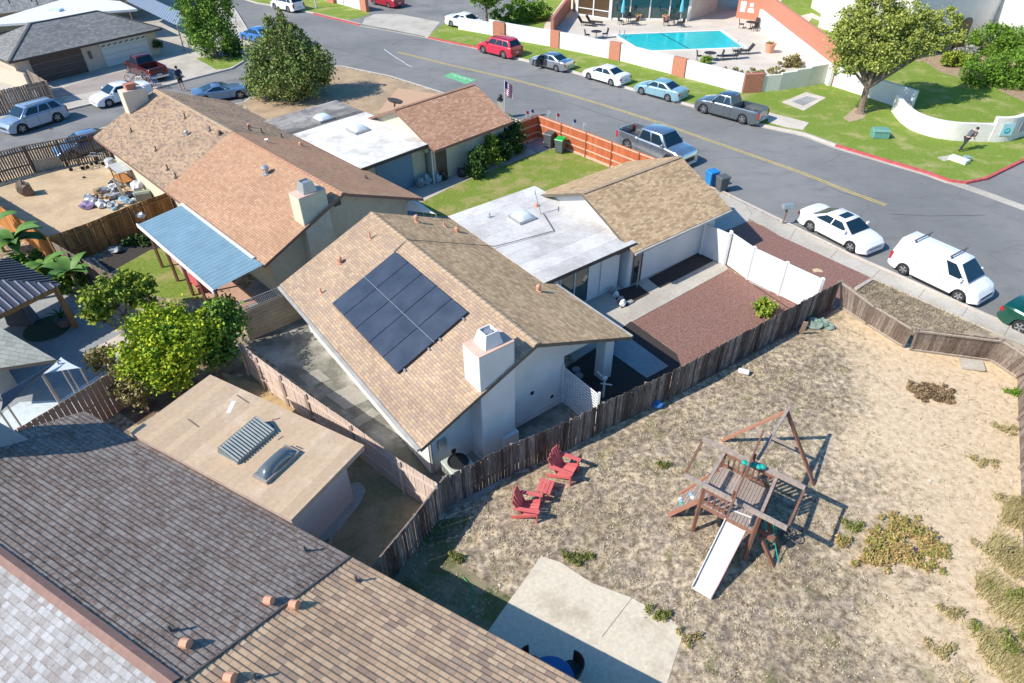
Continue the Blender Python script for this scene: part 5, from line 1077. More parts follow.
# ---------------------------------------------------------------- people
SKIN=M('skin',(.50,.30,.21),.6,.05); HAIR=M('dark_hair',(.03,.022,.018),.7); NAVY=M('navy_cloth',(.025,.035,.07),.85); GREYC=M('grey_cloth',(.10,.10,.11),.9); DRKC=M('dark_cloth',(.035,.035,.04),.9)
def person(label,loc,rz,J,scale=1,shirt=NAVY,pants=DRKC,bare=True):
    """J: joint positions in metres, body faces +x"""
    t=thing('person',label,'person',loc,rz); t.scale=(scale,)*3
    names=['pelvis','spine','chest','neck','head','top','shL','elL','haL','shR','elR','haR','hipL','knL','anL','toL','hipR','knR','anR','toR']
    rad=dict(pelvis=.13,spine=.12,chest=.145,neck=.055,head=.095,top=.06,shL=.06,elL=.045,haL=.035,shR=.06,elR=.045,haR=.035,hipL=.095,knL=.06,anL=.042,toL=.035,hipR=.095,knR=.06,anR=.042,toR=.035)
    E=[('pelvis','spine'),('spine','chest'),('chest','neck'),('neck','head'),('head','top'),('chest','shL'),('shL','elL'),('elL','haL'),('chest','shR'),('shR','elR'),('elR','haR'),('pelvis','hipL'),('hipL','knL'),('knL','anL'),('anL','toL'),('pelvis','hipR'),('hipR','knR'),('knR','anR'),('anR','toR')]
    def skin_mesh(name,keys,edges,mat,extra,root_key,par):
        idx={k:i for i,k in enumerate(keys)}
        me=bpy.data.meshes.new(name); me.from_pydata([J[k] for k in keys],[(idx[a],idx[b_]) for a,b_ in edges if a in idx and b_ in idx],[]); o=bpy.data.objects.new(name,me); COL.objects.link(o); o.parent=par
        md=o.modifiers.new('s','SKIN'); 
        if not me.skin_vertices: 
            bpy.context.view_layer.objects.active=o
        for k in keys:
            v=me.skin_vertices[0].data[idx[k]]; q=rad[k]+extra; v.radius=(q,q); v.use_root=(k==root_key)
        s=o.modifiers.new('u','SUBSURF'); s.levels=1; s.render_levels=2; me.materials.append(mat); return o
    body=skin_mesh('body',names,E,SKIN,0,'pelvis',t)
    sh=['pelvis','spine','chest','shL','elL','shR','elR']; skin_mesh('shirt',sh,[('pelvis','spine'),('spine','chest'),('chest','shL'),('shL','elL'),('chest','shR'),('shR','elR')],shirt,.048,'pelvis',t)
    pk=['pelvis','hipL','knL','hipR','knR']+([] if bare else ['anL','anR']); skin_mesh('shorts' if bare else 'trousers',pk,[('pelvis','hipL'),('hipL','knL'),('knL','anL'),('pelvis','hipR'),('hipR','knR'),('knR','anR')],pants,.018,'pelvis',t)
    h=Vector(J['head'])+ (Vector(J['top'])-Vector(J['head']))*.45; b=MB(); fw=Vector((1,0,0))
    b.lathe(h-Vector((.018,0,.03)),[(.02,.135),(.07,.115),(.105,.06),(.112,0),(.1,-.03)],12); b.build('hair',HAIR,t,world=False,smooth=True)
    b=MB()
    for sd in(-1,1): b.lathe(Vector(J['head'])+Vector((.092,sd*.033,.03)),[(.002,-.01),(.013,0),(.002,.01)],8)
    b.build('eyes',BLK,body,world=False); b=MB(); b.add([Vector(J['head'])+Vector(q) for q in ((.09,-.013,-.01),(.09,.013,-.01),(.125,0,-.012),(.09,0,.035))],[[0,1,2],[0,2,3],[2,1,3]]); b.build('nose',SKIN,body,world=False)
    for side in('L','R'):
        h=Vector(J['ha'+side]); e=Vector(J['el'+side]); d=(h-e).normalized(); u=d.orthogonal().normalized(); b=MB()
        b.box(h+d*.045,d*.05,u*.04,d.cross(u)*.015)
        for k in range(4): b.tube(h+d*.09+u*(-.03+.02*k),h+d*(.16-abs(k-1.5)*.012)+u*(-.032+.021*k)+d.cross(u)*.015,.009,.007,6)
        b.tube(h+d*.02+u*.035,h+d*.08+u*.075,.011,.008,6); b.build('hand',SKIN,body,world=False,smooth=True)
    for side in('L','R'):
        b=MB(); a=Vector(J['an'+side]); to=Vector(J['to'+side]); b.bar(a+(a-to)*.35+Vector((0,0,-.045)),to+Vector((0,0,-.01)),.085,.06); b.build('shoe',BLK if not bare else DRKC,t,world=False,bevel=.02)
    return t
stand=dict(pelvis=(0,0,.95),spine=(0,0,1.12),chest=(0,0,1.36),neck=(.01,0,1.53),head=(.03,0,1.65),top=(.03,0,1.77),shL=(0,.19,1.43),elL=(.02,.27,1.15),haL=(.14,.2,.95),shR=(0,-.19,1.43),elR=(-.02,-.3,1.18),haR=(.1,-.36,.95),hipL=(0,.1,.88),knL=(.03,.12,.5),anL=(0,.12,.08),toL=(.15,.13,.04),hipR=(0,-.1,.88),knR=(.04,-.14,.5),anR=(-.02,-.15,.08),toR=(.13,-.17,.04))
person('person in navy shirt and dark shorts standing on the street beside the maroon pickup',at(183,90,.0),R(150),stand,1.12)
lean=dict(pelvis=(0,0,.92),spine=(.12,0,1.08),chest=(.34,0,1.26),neck=(.48,0,1.36),head=(.58,0,1.43),top=(.66,0,1.52),shL=(.36,.18,1.27),elL=(.5,.22,1.0),haL=(.66,.14,.88),shR=(.36,-.18,1.27),elR=(.26,-.26,1.0),haR=(.42,-.25,.82),hipL=(0,.1,.86),knL=(.12,.11,.48),anL=(-.02,.11,.08),toL=(.14,.11,.04),hipR=(-.02,-.1,.86),knR=(-.22,-.11,.52),anR=(-.5,-.12,.22),toR=(-.42,-.12,.08))
person('person in grey top and dark trousers leaning forward mid-stride on the corner lawn',at(962,150.5,.0),R(20),lean,1.0,GREYC,DRKC,False)
T=thing('ground_marker','white block with a pale concrete face at the feet of the leaning figure','block',at(958,160,0)); b=MB(); b.box(at(959,159.5,.14),(.2,.12,0),(-.3,.5,0),(0,0,.14)); b.build('slab',WHT,T,bevel=.01)
b=MB(); b.box(at(967,158.5,.15),(.22,0,0),(0,.18,0),(0,0,.15)); tag(b.build('utility_box',M('grey_green_box',(.25,.35,.32),.6),bevel=.02),'small grey green utility box beside the white block on the corner lawn','utility box')
# ---------------------------------------------------------------- vegetation
def leafmat(name,cols,rough=.75):
    k,n,b=newmat(name); b.inputs['Roughness'].default_value=rough; b.inputs['Specular IOR Level'].default_value=.2
    g=N(n,'ShaderNodeNewGeometry'); f=noise(n,1.4,3,.6); h=math_(n,'ADD',math_(n,'MULTIPLY',g.outputs['Random Per Island'],.55),math_(n,'MULTIPLY',math_(n,'SUBTRACT',f,.22),.85))
    r=ramp(n,h,cols); n.links.new(r.outputs[0],b.inputs['Base Color'])
    b.inputs['Transmission Weight'].default_value=0
    try: b.inputs['Subsurface Weight'].default_value=0
    except: pass
    return k
BARK=M('bark',(.20,.15,.11),.95,.35,8,bs=.6,bscale=20)
def plant(name,label,cat,px,clumps,n,ls,lm,trunk=None,group=None,seed=1,up=.3,asp=1.7,shell=.55,base=None,twigs=0,leafname='crown'):
    """clumps: (dx,dy,z,rx,ry,rz) ellipsoids about the foot point"""
    rnd=random.Random(seed); B=base or at(*px,0); t=thing(name,label,cat,B,0,group)
    vol=[c[3]*c[4]*c[5] for c in clumps]; tot=sum(v**.75 for v in vol); b=MB(); P=[];F=[]
    for c,v in zip(clumps,vol):
        m=int(n*(v**.75)/tot); subs=[]
        for _ in range(max(5,m//55)):
            u=Vector((rnd.gauss(0,1),rnd.gauss(0,1),rnd.gauss(0,1))).normalized()*(shell+(1-shell)*rnd.random()) ; subs.append((Vector((u.x*c[3],u.y*c[4],u.z*c[5])),rnd.uniform(.12,.3)*min(c[3:6])+.05))
        for _ in range(m):
            o,rr=rnd.choice(subs); q=o+Vector((rnd.gauss(0,1),rnd.gauss(0,1),rnd.gauss(0,.8)))*rr*.75+Vector((c[0],c[1],c[2]))
            if q.z<.03: q.z=.03+rnd.random()*.1
            d=Vector((rnd.gauss(0,1),rnd.gauss(0,1),rnd.gauss(up,.8))).normalized(); s=d.cross(Vector((rnd.gauss(0,1),rnd.gauss(0,1),rnd.gauss(0,1)))).normalized(); L=ls*rnd.uniform(.6,1.4)
            k=len(P); q=q+B; P+=[q-d*L*asp/2,q+s*L/2,q+d*L*asp/2,q-s*L/2]; F.append([k,k+1,k+2,k+3])
    b.add(P,F); b.build(leafname,lm,t)
    if trunk:
        r0,h=trunk; b=MB(); tops=[]
        b.tube(B,B+Vector((rnd.uniform(-.1,.1),rnd.uniform(-.1,.1),h)),r0,r0*.72,9)
        b.lathe(B,[(r0*1.6,0),(r0*1.15,.18),(r0,.4)],9)
        for c in clumps:
            m_=B+Vector((c[0]*.5,c[1]*.5,h+(c[2]-h)*.45)); e=B+Vector((c[0],c[1],c[2]+c[5]*.3)); b.tube(B+Vector((0,0,h*.92)),m_,r0*.5,r0*.34,7); b.tube(m_,e,r0*.34,r0*.12,6)
            for _ in range(3): b.tube(m_.lerp(e,rnd.random()),e+Vector((rnd.gauss(0,c[3]*.5),rnd.gauss(0,c[4]*.5),rnd.gauss(0,c[5]*.4))),r0*.16,r0*.05,5)
        b.build('trunk',BARK,t)
    if twigs:
        b=MB()
        for _ in range(twigs):
            c=rnd.choice(clumps); e=Vector((c[0]+rnd.gauss(0,c[3]*.4),c[1]+rnd.gauss(0,c[4]*.4),c[2]+rnd.random()*c[5])); b.tube(B+Vector((e.x*.3,e.y*.3,0)),B+e,.018,.006,5)
        b.build('stems',BARK,t)
    return t
LF_BUSH=leafmat('dusty_green_leaf',[(0,(.05,.10,.022)),(.35,(.11,.18,.04)),(.6,(.20,.27,.07)),(.8,(.36,.34,.14)),(1,(.50,.36,.19))])
LF_GRN=leafmat('fresh_green_leaf',[(0,(0.042,0.097,0.014)),(.4,(0.112,0.207,0.029)),(.75,(0.238,0.373,0.057)),(1,(0.364,0.469,0.092))])
LF_OAK=leafmat('olive_green_leaf',[(0,(0.098,0.138,0.029)),(.4,(0.224,0.276,0.052)),(.7,(0.364,0.400,0.086)),(1,(0.532,0.511,0.184))])
LF_YEL=leafmat('yellow_green_leaf',[(0,(.05,.12,.012)),(.3,(.15,.26,.02)),(.6,(.34,.42,.022)),(.85,(.52,.52,.03)),(1,(.62,.58,.04))])
LF_CIT=leafmat('citrus_leaf',[(0,(0.070,0.124,0.017)),(.45,(0.168,0.248,0.034)),(.8,(0.392,0.428,0.046)),(1,(0.644,0.580,0.069))])
LF_DRK=leafmat('dark_green_leaf',[(0,(0.021,0.048,0.014)),(.5,(0.049,0.103,0.023)),(1,(0.112,0.179,0.040))])
LF_HDG=leafmat('hedge_leaf',[(0,(0.042,0.097,0.014)),(.5,(0.112,0.221,0.023)),(1,(0.238,0.373,0.046))])
LF_BRN=leafmat('faded_brown_green_leaf',[(0,(0.112,0.097,0.040)),(.5,(0.266,0.235,0.092)),(1,(0.476,0.373,0.172))])
LF_WEED=leafmat('weed_leaf',[(0,(0.126,0.152,0.034)),(.35,(0.280,0.304,0.069)),(.65,(0.448,0.262,0.138)),(1,(0.616,0.524,0.196))])
LF_WG=leafmat('dull_green_weed_leaf',[(0,(0.112,0.138,0.034)),(.5,(0.224,0.248,0.069)),(1,(0.378,0.359,0.127))])
LF_STRAW=leafmat('straw_blade',[(0,(.30,.25,.12)),(.5,(.45,.37,.19)),(1,(.30,.30,.12))])
def cone(h,r,k,seed):
    rnd=random.Random(seed); o=[]
    for i in range(k):
        z=.6+(h-.9)*(i/(k-1))**1.05; rr=r*(1-(z/h)**1.6)*.62+.25; a=i*2.4; o.append((math.cos(a)*rr*.75,math.sin(a)*rr*.75,z,rr*.85,rr*.85,rr*.8))
    return o+[(0,0,h*.35,r*.75,r*.75,h*.33)]
plant('tree','large dusty green conical tree with reddish tips beside the bare front yard','tree',(294,98),[(0,0,1.7,3.3,2.8,1.7),(-1.1,.3,3.1,2.1,1.9,1.6),(1.3,-.1,3.2,2.0,1.8,1.6),(0,.4,4.5,1.7,1.5,1.3),(-.4,.5,5.6,.75,.75,.9),(2.1,.4,2.3,1.6,1.5,1.4),(-2.3,0,1.5,1.4,1.4,1.3),(2.5,.6,3.6,.35,.4,.9),(-.9,.5,5.0,.35,.4,.9),(.6,.3,5.3,.35,.4,.8),(-2.2,.4,3.0,.4,.4,.9),(.2,.3,6.4,.3,.3,.6),(1.2,.9,4.9,.4,.4,.8),(-1.4,.6,4.7,.4,.4,.7),(2.0,.5,3.9,.4,.4,.7)],34000,.115,LF_BUSH,(.2,1.2),seed=11,up=.9)
plant('tree','tall fresh green tree between the garages house and the street','tree',(217,57),[(0,.1,2.2,2.4,2,1.9),(-1,.5,4.4,1.7,1.7,1.5),(.9,.8,4.6,1.8,1.7,1.5),(0,1,6.2,1.7,1.6,1.4),(-1.2,.6,2.0,1.2,1.2,1.3)],21000,.13,LF_GRN,(.2,1.8),seed=12,up=.4)
plant('shrub','rounded dark green shrub at the foot of the tall green tree','shrub',(235,56),[(0,0,.8,1.0,1.0,.85)],2400,.12,LF_DRK,seed=13)
plant('tree','large spreading olive green street tree on the corner lawn','tree',(860,113),[(0,0,4.2,1.8,1.6,1.1),(-1.5,.6,4.6,1.5,1.5,1.1),(1.6,.8,4.8,1.8,1.6,1.2),(.2,1.4,6.0,2.0,1.8,1.2),(-1.4,1.8,6.0,1.8,1.6,1.2),(-2.3,.8,5.2,1.3,1.2,1.1),(2.3,2.2,6.3,1.6,1.6,1.1),(3.0,1.4,4.9,1.3,1.3,1.0),(-.2,2.6,7.4,1.6,1.5,1.0),(-2.1,0,3.6,.9,.9,.8),(4.0,1.2,4.6,1.4,1.2,.8),(3.8,2.4,6.0,1.4,1.2,.8),(5.4,1.8,5.0,1.3,1.1,.75),(5.6,3.0,6.0,1.2,1.1,.7),(6.5,2.6,4.9,.9,.9,.6)],34000,.115,LF_OAK,(.27,2.1),seed=14,up=.2)
plant('tree','bushy green tree over the short white wall at the top of the picture','tree',(487,27),[(0,.3,3.3,1.7,1.6,1.3),(1.1,.7,3.8,1.3,1.3,1.1),(-.8,.8,4.2,1.2,1.2,1.0)],7000,.15,LF_GRN,(.16,1.9),seed=15)
plant('tree','big bright yellow green tree beside the tan flat roofed building','tree',(181,398),[(-.2,.3,2.2,1.6,1.35,1.0),(.6,.8,2.5,1.2,1.1,.9),(-.5,1.4,2.6,1.15,1.1,.9),(-1.1,.6,1.6,.8,.8,.7),(.1,-.3,1.7,1.0,.9,.7),(.8,1.7,2.2,.8,.8,.7)],23000,.085,LF_YEL,(.12,1.1),seed=16,up=.4)
plant('tree','darker green tree crown on the right side of the yellow green tree','tree',(222,378),[(0,.2,1.7,.85,.9,.8),(.1,1.3,2.0,.85,.9,.8)],6000,.11,LF_GRN,(.08,.8),seed=17)
plant('tree','open citrus tree with yellow fruit over the shaded patio edge','tree',(131,330),[(-.5,.2,1.9,.95,.85,.6),(.3,.9,1.9,.9,.8,.6),(-.9,-.3,1.3,.6,.55,.5),(.9,.5,1.5,.6,.6,.5)],5000,.12,LF_CIT,(.09,.9),seed=18)
plant('shrub','faded brown green shrub below the yellow green tree','shrub',(148,412),[(0,.2,1.2,.85,.7,.7),(-.7,.6,1.2,.6,.55,.6)],4200,.09,LF_BRN,(.05,.5),seed=19)
plant('shrub','pinkish green shrub at the end of the tan painted fence','shrub',(112,378),[(0,0,1.0,.6,.55,.55)],1600,.09,LF_BRN,seed=20,twigs=8)
for i,(x,y,r,h,lab) in enumerate([(476,176,.75,1.1,'dark green shrub nearest the dark entry door of the red-brown garage wing'),(488,166,.85,1.2,'bright green topped shrub second from the entry door of the red-brown garage wing'),(500,160,.8,1.1,'blue green shrub third from the entry door of the red-brown garage wing'),(511.5,153,.95,1.5,'tallest dark green shrub at the corner of the red-brown garage wing')]):
    plant('shrub',lab,'shrub',(x,y),[(0,0,h*.6,r*1.0,r*.85,h*.6),(.1,.2,h*1.15,r*.75,r*.7,h*.45)],3000,.1,LF_CIT if i==1 else LF_DRK,seed=30+i,group='shrubs along the garage wing wall')
plant('shrub','small bright green bush in the red gravel against the old fence','shrub',(763,315),[(0,0,.4,.42,.42,.36)],1500,.09,LF_CIT,seed=40)
plant('hedge','clipped green hedge between the street grass and the pool deck','hedge',(523,22),[(-.9,0,.8,1.3,1.2,.8),(.9,.7,.8,1.6,1.3,.8),(2.2,1.4,.8,1.0,1.6,.8),(-2.5,-.2,.7,1.2,1.0,.7),(0,3,.8,2.2,1.5,.8)],7500,.14,LF_HDG,seed=41,shell=.8)
plant('hedge','rounded dark green hedge in front of the sunlit white wall','hedge',(988,54),[(0,0,1.2,2.1,1.5,1.4),(1.6,-.4,1.0,1.7,1.4,1.2)],8500,.12,LF_HDG,seed=42,shell=.8)
plant('hedge','broad leafy green hedge above the corner lawn bank','hedge',(1000,86),[(-1.6,.7,1.0,1.8,1.5,1.2),(.4,.3,1.1,2.0,1.7,1.3),(2.4,-.6,1.1,2.0,1.8,1.3),(2.2,1.4,1.3,1.8,1.8,1.3),(4.5,-1.2,1.1,2,1.8,1.2)],14000,.12,LF_HDG,seed=43,shell=.75)
plant('shrub','yellow green flowering shrub left of the broad leafy hedge','shrub',(950,66),[(0,0,.6,1.1,.9,.7),(1.1,-.3,.5,.8,.7,.6)],3200,.11,LF_CIT,seed=44)
plant('shrub','silvery grey shrub between the yellow green shrub and the broad leafy hedge','shrub',(962,62),[(0,0,.7,.9,.8,.7)],1800,.11,leafmat('silver_leaf',[(0,(.12,.13,.1)),(.5,(.28,.28,.24)),(1,(.45,.44,.42))]),seed=45)
plant('shrub','reddish brown shrub under the street tree by the arched door','shrub',(935,50),[(0,0,.7,1.4,1.0,.8)],2600,.12,LF_BRN,seed=46)
plant('shrub','green and rust coloured shrub by the pool inside the white wall','shrub',(793,67),[(0,0,.55,.8,.6,.55),(-.8,.1,.4,.5,.4,.4)],1700,.11,LF_BRN,seed=47)
plant('shrub','small green shrub beside the pool table inside the white wall','shrub',(706,64),[(0,0,.4,.5,.4,.4)],800,.1,LF_GRN,seed=48)
o=plant('flower_bed','low mixed dry flower bed along the inside of the pool wall','flower bed',(755,74),[(-2.2,.3,.2,1.4,.4,.25),(0,0,.2,1.4,.4,.25),(1.8,-.2,.25,1.0,.4,.3)],1800,.1,LF_BRN,seed=49)
plant('shrub','potted green shrub by the white garage door','shrub',(160,54),[(0,0,.9,.45,.45,.45)],900,.1,LF_DRK,seed=50)
plant('shrub','low green creeper beside the junk covered fence','shrub',(138,245),[(0,0,.3,.8,.4,.3)],1100,.09,LF_DRK,seed=51)
plant('shrub','green bush under the corner of the blue patio cover','shrub',(226,330),[(0,.3,.8,.6,.6,.8)],2200,.09,LF_GRN,seed=52)
plant('grass_tuft','bright green grass tuft behind the beige garden wall','grass tuft',(6,74),[(0,0,.35,.5,.35,.35)],500,.05,LF_HDG,seed=53,asp=6,up=2)
plant('tree','green tree crown at the top edge right of the pool lawn','tree',(806,-4),[(0,0,1.2,1.6,1.2,1.0)],1500,.16,LF_GRN,(.1,.6),seed=54)
plant('tree','dark green trees behind the patio cover at the top edge','tree',(160,-22),[(0,0,2,2.5,1.5,1.5),(4,0,2.5,2,1.5,1.5)],3500,.2,LF_DRK,(.15,1),seed=55)
# weeds in the dry yard
plant('weed_patch','sprawling reddish green weed patch right of the play set','weeds',(905,548),[(-1.25,-.55,.12,.75,.5,.14),(-.3,-.2,.14,.8,.55,.16),(.5,.5,.15,.75,.5,.17),(-2.0,.15,.1,.35,.3,.12),(.1,-.55,.08,.9,.5,.09),(-.8,.3,.08,.7,.5,.1),(.9,-.1,.08,.8,.6,.1),(.2,.9,.08,.8,.5,.1)],11000,.045,LF_WEED,seed=60,asp=2.4,shell=.1)
plant('weed_patch','round brown dried weed patch on the sandy ground','weeds',(929,393),[(0,0,.08,1.0,.7,.1),(-.45,.1,.07,.7,.6,.08),(.45,-.1,.07,.7,.6,.08)],5200,.05,leafmat('dried_weed',[(0,(.13,.09,.05)),(.5,(.24,.16,.09)),(1,(.33,.26,.14))]),seed=61,asp=2.4,shell=.1)
for i,(x,y,r,h,lm,lab) in enumerate([(1008,650,.8,.55,LF_WG,'tall green grass clump in the lower right corner'),(1002,560,.7,.5,LF_STRAW,'straw yellow grass clump above the corner clump at the right fence'),(1012,600,.55,.5,LF_WG,'green grass clump between the two straw clumps at the right fence'),(1013,505,.45,.4,LF_STRAW,'small straw clump at the right fence level with the play set'),(1014,395,.25,.35,LF_HDG,'narrow bright green weed in the corner of the leaning fence'),(1006,432,.4,.3,LF_STRAW,'dry brown grass clump below the bright green corner weed'),(853,528,.3,.2,LF_WG,'low green weed touching the play set shadow'),(663,467,.18,.15,LF_WG,'single green weed between the red chairs and the play set'),(575,562,.45,.12,LF_WG,'green weed patch at the edge of the concrete slab'),(456,560,.22,.15,LF_WG,'bright green weed at the edge of the roof shadow'),(985,465,.4,.12,LF_STRAW,'thin green grass on the sand near the right fence'),(940,652,.35,.2,LF_STRAW,'straw coloured clump on the sandy ground near the bottom'),(950,615,.3,.3,LF_STRAW,'thin upright straw stalks on the sand'),(658,618,.35,.12,LF_WG,'green weeds beside the right end of the concrete slab'),(688,640,.3,.12,LF_STRAW,'yellow weeds at the lower right corner of the slab')]):
    plant('weed_clump',lab,'weeds',(x,y),[(0,0,h*.4,r*.8,r*.6,h*.45),(r*.9,r*.3,h*.25,r*.5,r*.4,h*.3),(-r*.7,r*.7,h*.2,r*.45,r*.4,h*.25)],int(350+900*r),.028,lm,seed=70+i,asp=5,up=2.2,shell=.15,group='weed clumps in the dry yard')
# banana plants
BAN=leafmat('banana_leaf',[(0,(.04,.10,.02)),(.5,(.09,.19,.035)),(1,(.20,.31,.07))],.5)
def banana(label,px,n,h,L,seed):
    rnd=random.Random(seed); B=at(*px,0); t=thing('banana_plant',label,'banana plant',B,0,'banana plants at the left fence')
    b=MB(); b.tube(B,B+Vector((0,0,h)),.11,.07,9); b.build('stem',M('banana_stem',(.25,.28,.1),.8) if 'banana_stem' not in bpy.data.materials else bpy.data.materials['banana_stem'],t)
    for i in range(n):
        a=i*2.4+rnd.random(); tilt=rnd.uniform(.35,1.0); ll=L*rnd.uniform(.7,1.1); o=Vector((math.cos(a),math.sin(a),0)); s=Vector((-o.y,o.x,0)); P=[];F=[];m=7
        for k in range(m+1):
            u=k/m; c=B+Vector((0,0,h-.1+ll*(u*tilt-.55*u*u)))+o*ll*u*.85; w_=.2*ll*.9*math.sin(math.pi*min(1,.08+u*.93))+.01
            P+=[c+s*w_+Vector((0,0,w_*.3)),c,c-s*w_+Vector((0,0,w_*.3))]
            if k<m: q=3*k; F+=[[q,q+3,q+4,q+1],[q+1,q+4,q+5,q+2]]
        b=MB(); b.add(P,F); b.build('leaf',BAN,t,smooth=True)
banana('largest banana plant against the orange stained fence',(27,266),14,1.5,2.0,1)
banana('banana plant at the very left edge behind the gazebo roof',(4,252),13,1.4,1.9,2)
banana('bright banana plant in front of the brown stained fence',(80,290),12,1.1,1.5,3)
banana('low banana plant between the gazebo and the bright banana plant',(52,282),11,1.0,1.5,4)
plant('shrub','leafy ground shrub below the banana plants','shrub',(45,285),[(0,0,.5,1.2,.7,.5),(1.5,-.4,.4,.9,.6,.4),(-1.2,1.0,.5,1.4,.9,.6),(.4,.9,.5,1.3,.7,.5)],5200,.14,LF_GRN,seed=90)
# ground cover tufts over the dry yard
rnd=random.Random(5); b=MB(); P=[];F=[]
poly=[at(x,y,0) for x,y in ((400,560),(455,512),(570,470),(690,400),(735,365),(842,300),(912,350),(1012,378),(1018,470),(1024,683),(700,683),(680,625),(560,555),(520,560),(480,620),(420,600))]
def inside(x,y):
    c=False;n=len(poly)
    for i in range(n):
        a=poly[i];d=poly[(i+1)%n]
        if (a.y>y)!=(d.y>y) and x<(d.x-a.x)*(y-a.y)/(d.y-a.y)+a.x: c=not c
    return c
cnt=0
while cnt<4200:
    x=rnd.uniform(-4,24);y=rnd.uniform(7,28)
    if not inside(x,y): continue
    g=.5*x-.13*y
    if g>3.9+rnd.gauss(0,.7) and rnd.random()<.86: continue
    if math.sin(x*2.1+math.sin(y*1.7)*2)+math.sin(y*2.6+x)<-.3 and rnd.random()<.75: continue
    cnt+=1
    for _ in range(4):
        q=Vector((x+rnd.gauss(0,.05),y+rnd.gauss(0,.05),0)); d=Vector((rnd.gauss(0,.8),rnd.gauss(0,.8),.8)).normalized()*rnd.uniform(.04,.11); s=Vector((-d.y,d.x,0)).normalized()*rnd.uniform(.01,.028); k=len(P)
        P+=[q-s,q+s,q+d]; F.append([k,k+1,k+2])
b.add(P,F); tag(b.build('dry_grass',leafmat('dry_grass_blade',[(0,(.15,.12,.085)),(.4,(.30,.25,.17)),(.75,(.55,.46,.31)),(1,(.26,.26,.11))])),'short dry grass and dead weeds covering the yard','dry grass',kind='stuff')
P=[];F=[];b=MB(); A=[at(872,280,0),at(983,329,0),at(913,345,0),at(846,297,0)]
for _ in range(1500):
    u=rnd.random();v=rnd.random(); q=A[0].lerp(A[1],u).lerp(A[3].lerp(A[2],u),v)
    for _ in range(4):
        p=q+Vector((rnd.gauss(0,.05),rnd.gauss(0,.05),.01)); d=Vector((rnd.gauss(0,.6),rnd.gauss(0,.6),1)).normalized()*rnd.uniform(.06,.22); s=Vector((-d.y,d.x,0)).normalized()*.015; k=len(P); P+=[p-s,p+s,p+d]; F.append([k,k+1,k+2])
b.add(P,F); tag(b.build('dry_weeds',leafmat('verge_weed_blade',[(0,(.13,.10,.07)),(.5,(.29,.24,.17)),(.85,(.40,.35,.24)),(1,(.2,.24,.08))])),'tangled dry weeds on the verge beside the leaning fence','dry weeds',kind='stuff')
P=[];F=[];b=MB(); poly=[at(x,y,0) for x,y in ((872,475),(990,380),(1012,385),(1020,683),(840,683),(790,560))]
c=0
while c<350:
    x=rnd.uniform(8,24);y=rnd.uniform(7,26)
    if not inside(x,y):continue
    c+=1
    for _ in range(3):
        p=Vector((x+rnd.gauss(0,.04),y+rnd.gauss(0,.04),.005)); d=Vector((rnd.gauss(0,1),rnd.gauss(0,1),.5)).normalized()*rnd.uniform(.04,.12); s=Vector((-d.y,d.x,0)).normalized()*.012; k=len(P); P+=[p-s,p+s,p+d]; F.append([k,k+1,k+2])
b.add(P,F); tag(b.build('sparse_weeds',leafmat('sparse_weed_blade',[(0,(.16,.12,.07)),(.6,(.3,.24,.14)),(1,(.25,.25,.1))])),'sparse dry weeds scattered on the sandy ground','weeds',kind='stuff')

P=[];F=[];b=MB(); poly=[at(x,y,0) for x,y in ((1012,500),(1022,500),(1034,700),(948,700),(960,640),(985,560),(998,515))]
c=0
while c<1500:
    x=rnd.uniform(10,20);y=rnd.uniform(6,17)
    if not inside(x,y) or math.sin(x*3+y*2)+rnd.gauss(0,.7)<.1+(1.6 if x<13.4+math.sin(y*2)*.5 else 0):continue
    c+=1
    for _ in range(5):
        p=Vector((x+rnd.gauss(0,.06),y+rnd.gauss(0,.06),0)); d=Vector((rnd.gauss(0,.6),rnd.gauss(0,.6),1)).normalized()*rnd.uniform(.1,.4); s_=Vector((-d.y,d.x,0)).normalized()*.012; k=len(P); P+=[p-s_,p+s_,p+d]; F.append([k,k+1,k+2])
b.add(P,F); tag(b.build('straw_grass',leafmat('straw_grass_blade',[(0,(.20,.17,.07)),(.4,(.42,.35,.16)),(.7,(.55,.46,.24)),(1,(.22,.28,.06))])),'tall yellow and green straw grass along the right fence','straw grass',kind='stuff')

b=MB(); poly=[at(x,y,0) for x,y in ((400,560),(455,512),(570,470),(690,400),(735,365),(842,300),(912,350),(1012,378),(1018,470),(1024,683),(700,683),(680,625),(560,555),(520,560),(480,620),(420,600))]
c=0
while c<700:
    x=rnd.uniform(-4,24);y=rnd.uniform(7,28)
    if not inside(x,y):continue
    c+=1; r_=rnd.uniform(.012,.04)*(1 if rnd.random()<.93 else 2); q=Vector((x,y,r_*.3)); b.add([q+Vector((r_*rnd.uniform(.7,1.3),0,0)),q+Vector((0,r_*rnd.uniform(.7,1.3),0)),q-Vector((r_,0,0)),q-Vector((0,r_,0)),q+Vector((0,0,r_*.7))],[[0,1,4],[1,2,4],[2,3,4],[3,0,4]])
tag(b.build('pebbles',M('pebble_stone',(.42,.36,.29),.9,.4,2,island=.4)),'small pebbles and clods scattered over the dry yard','pebbles',kind='stuff')
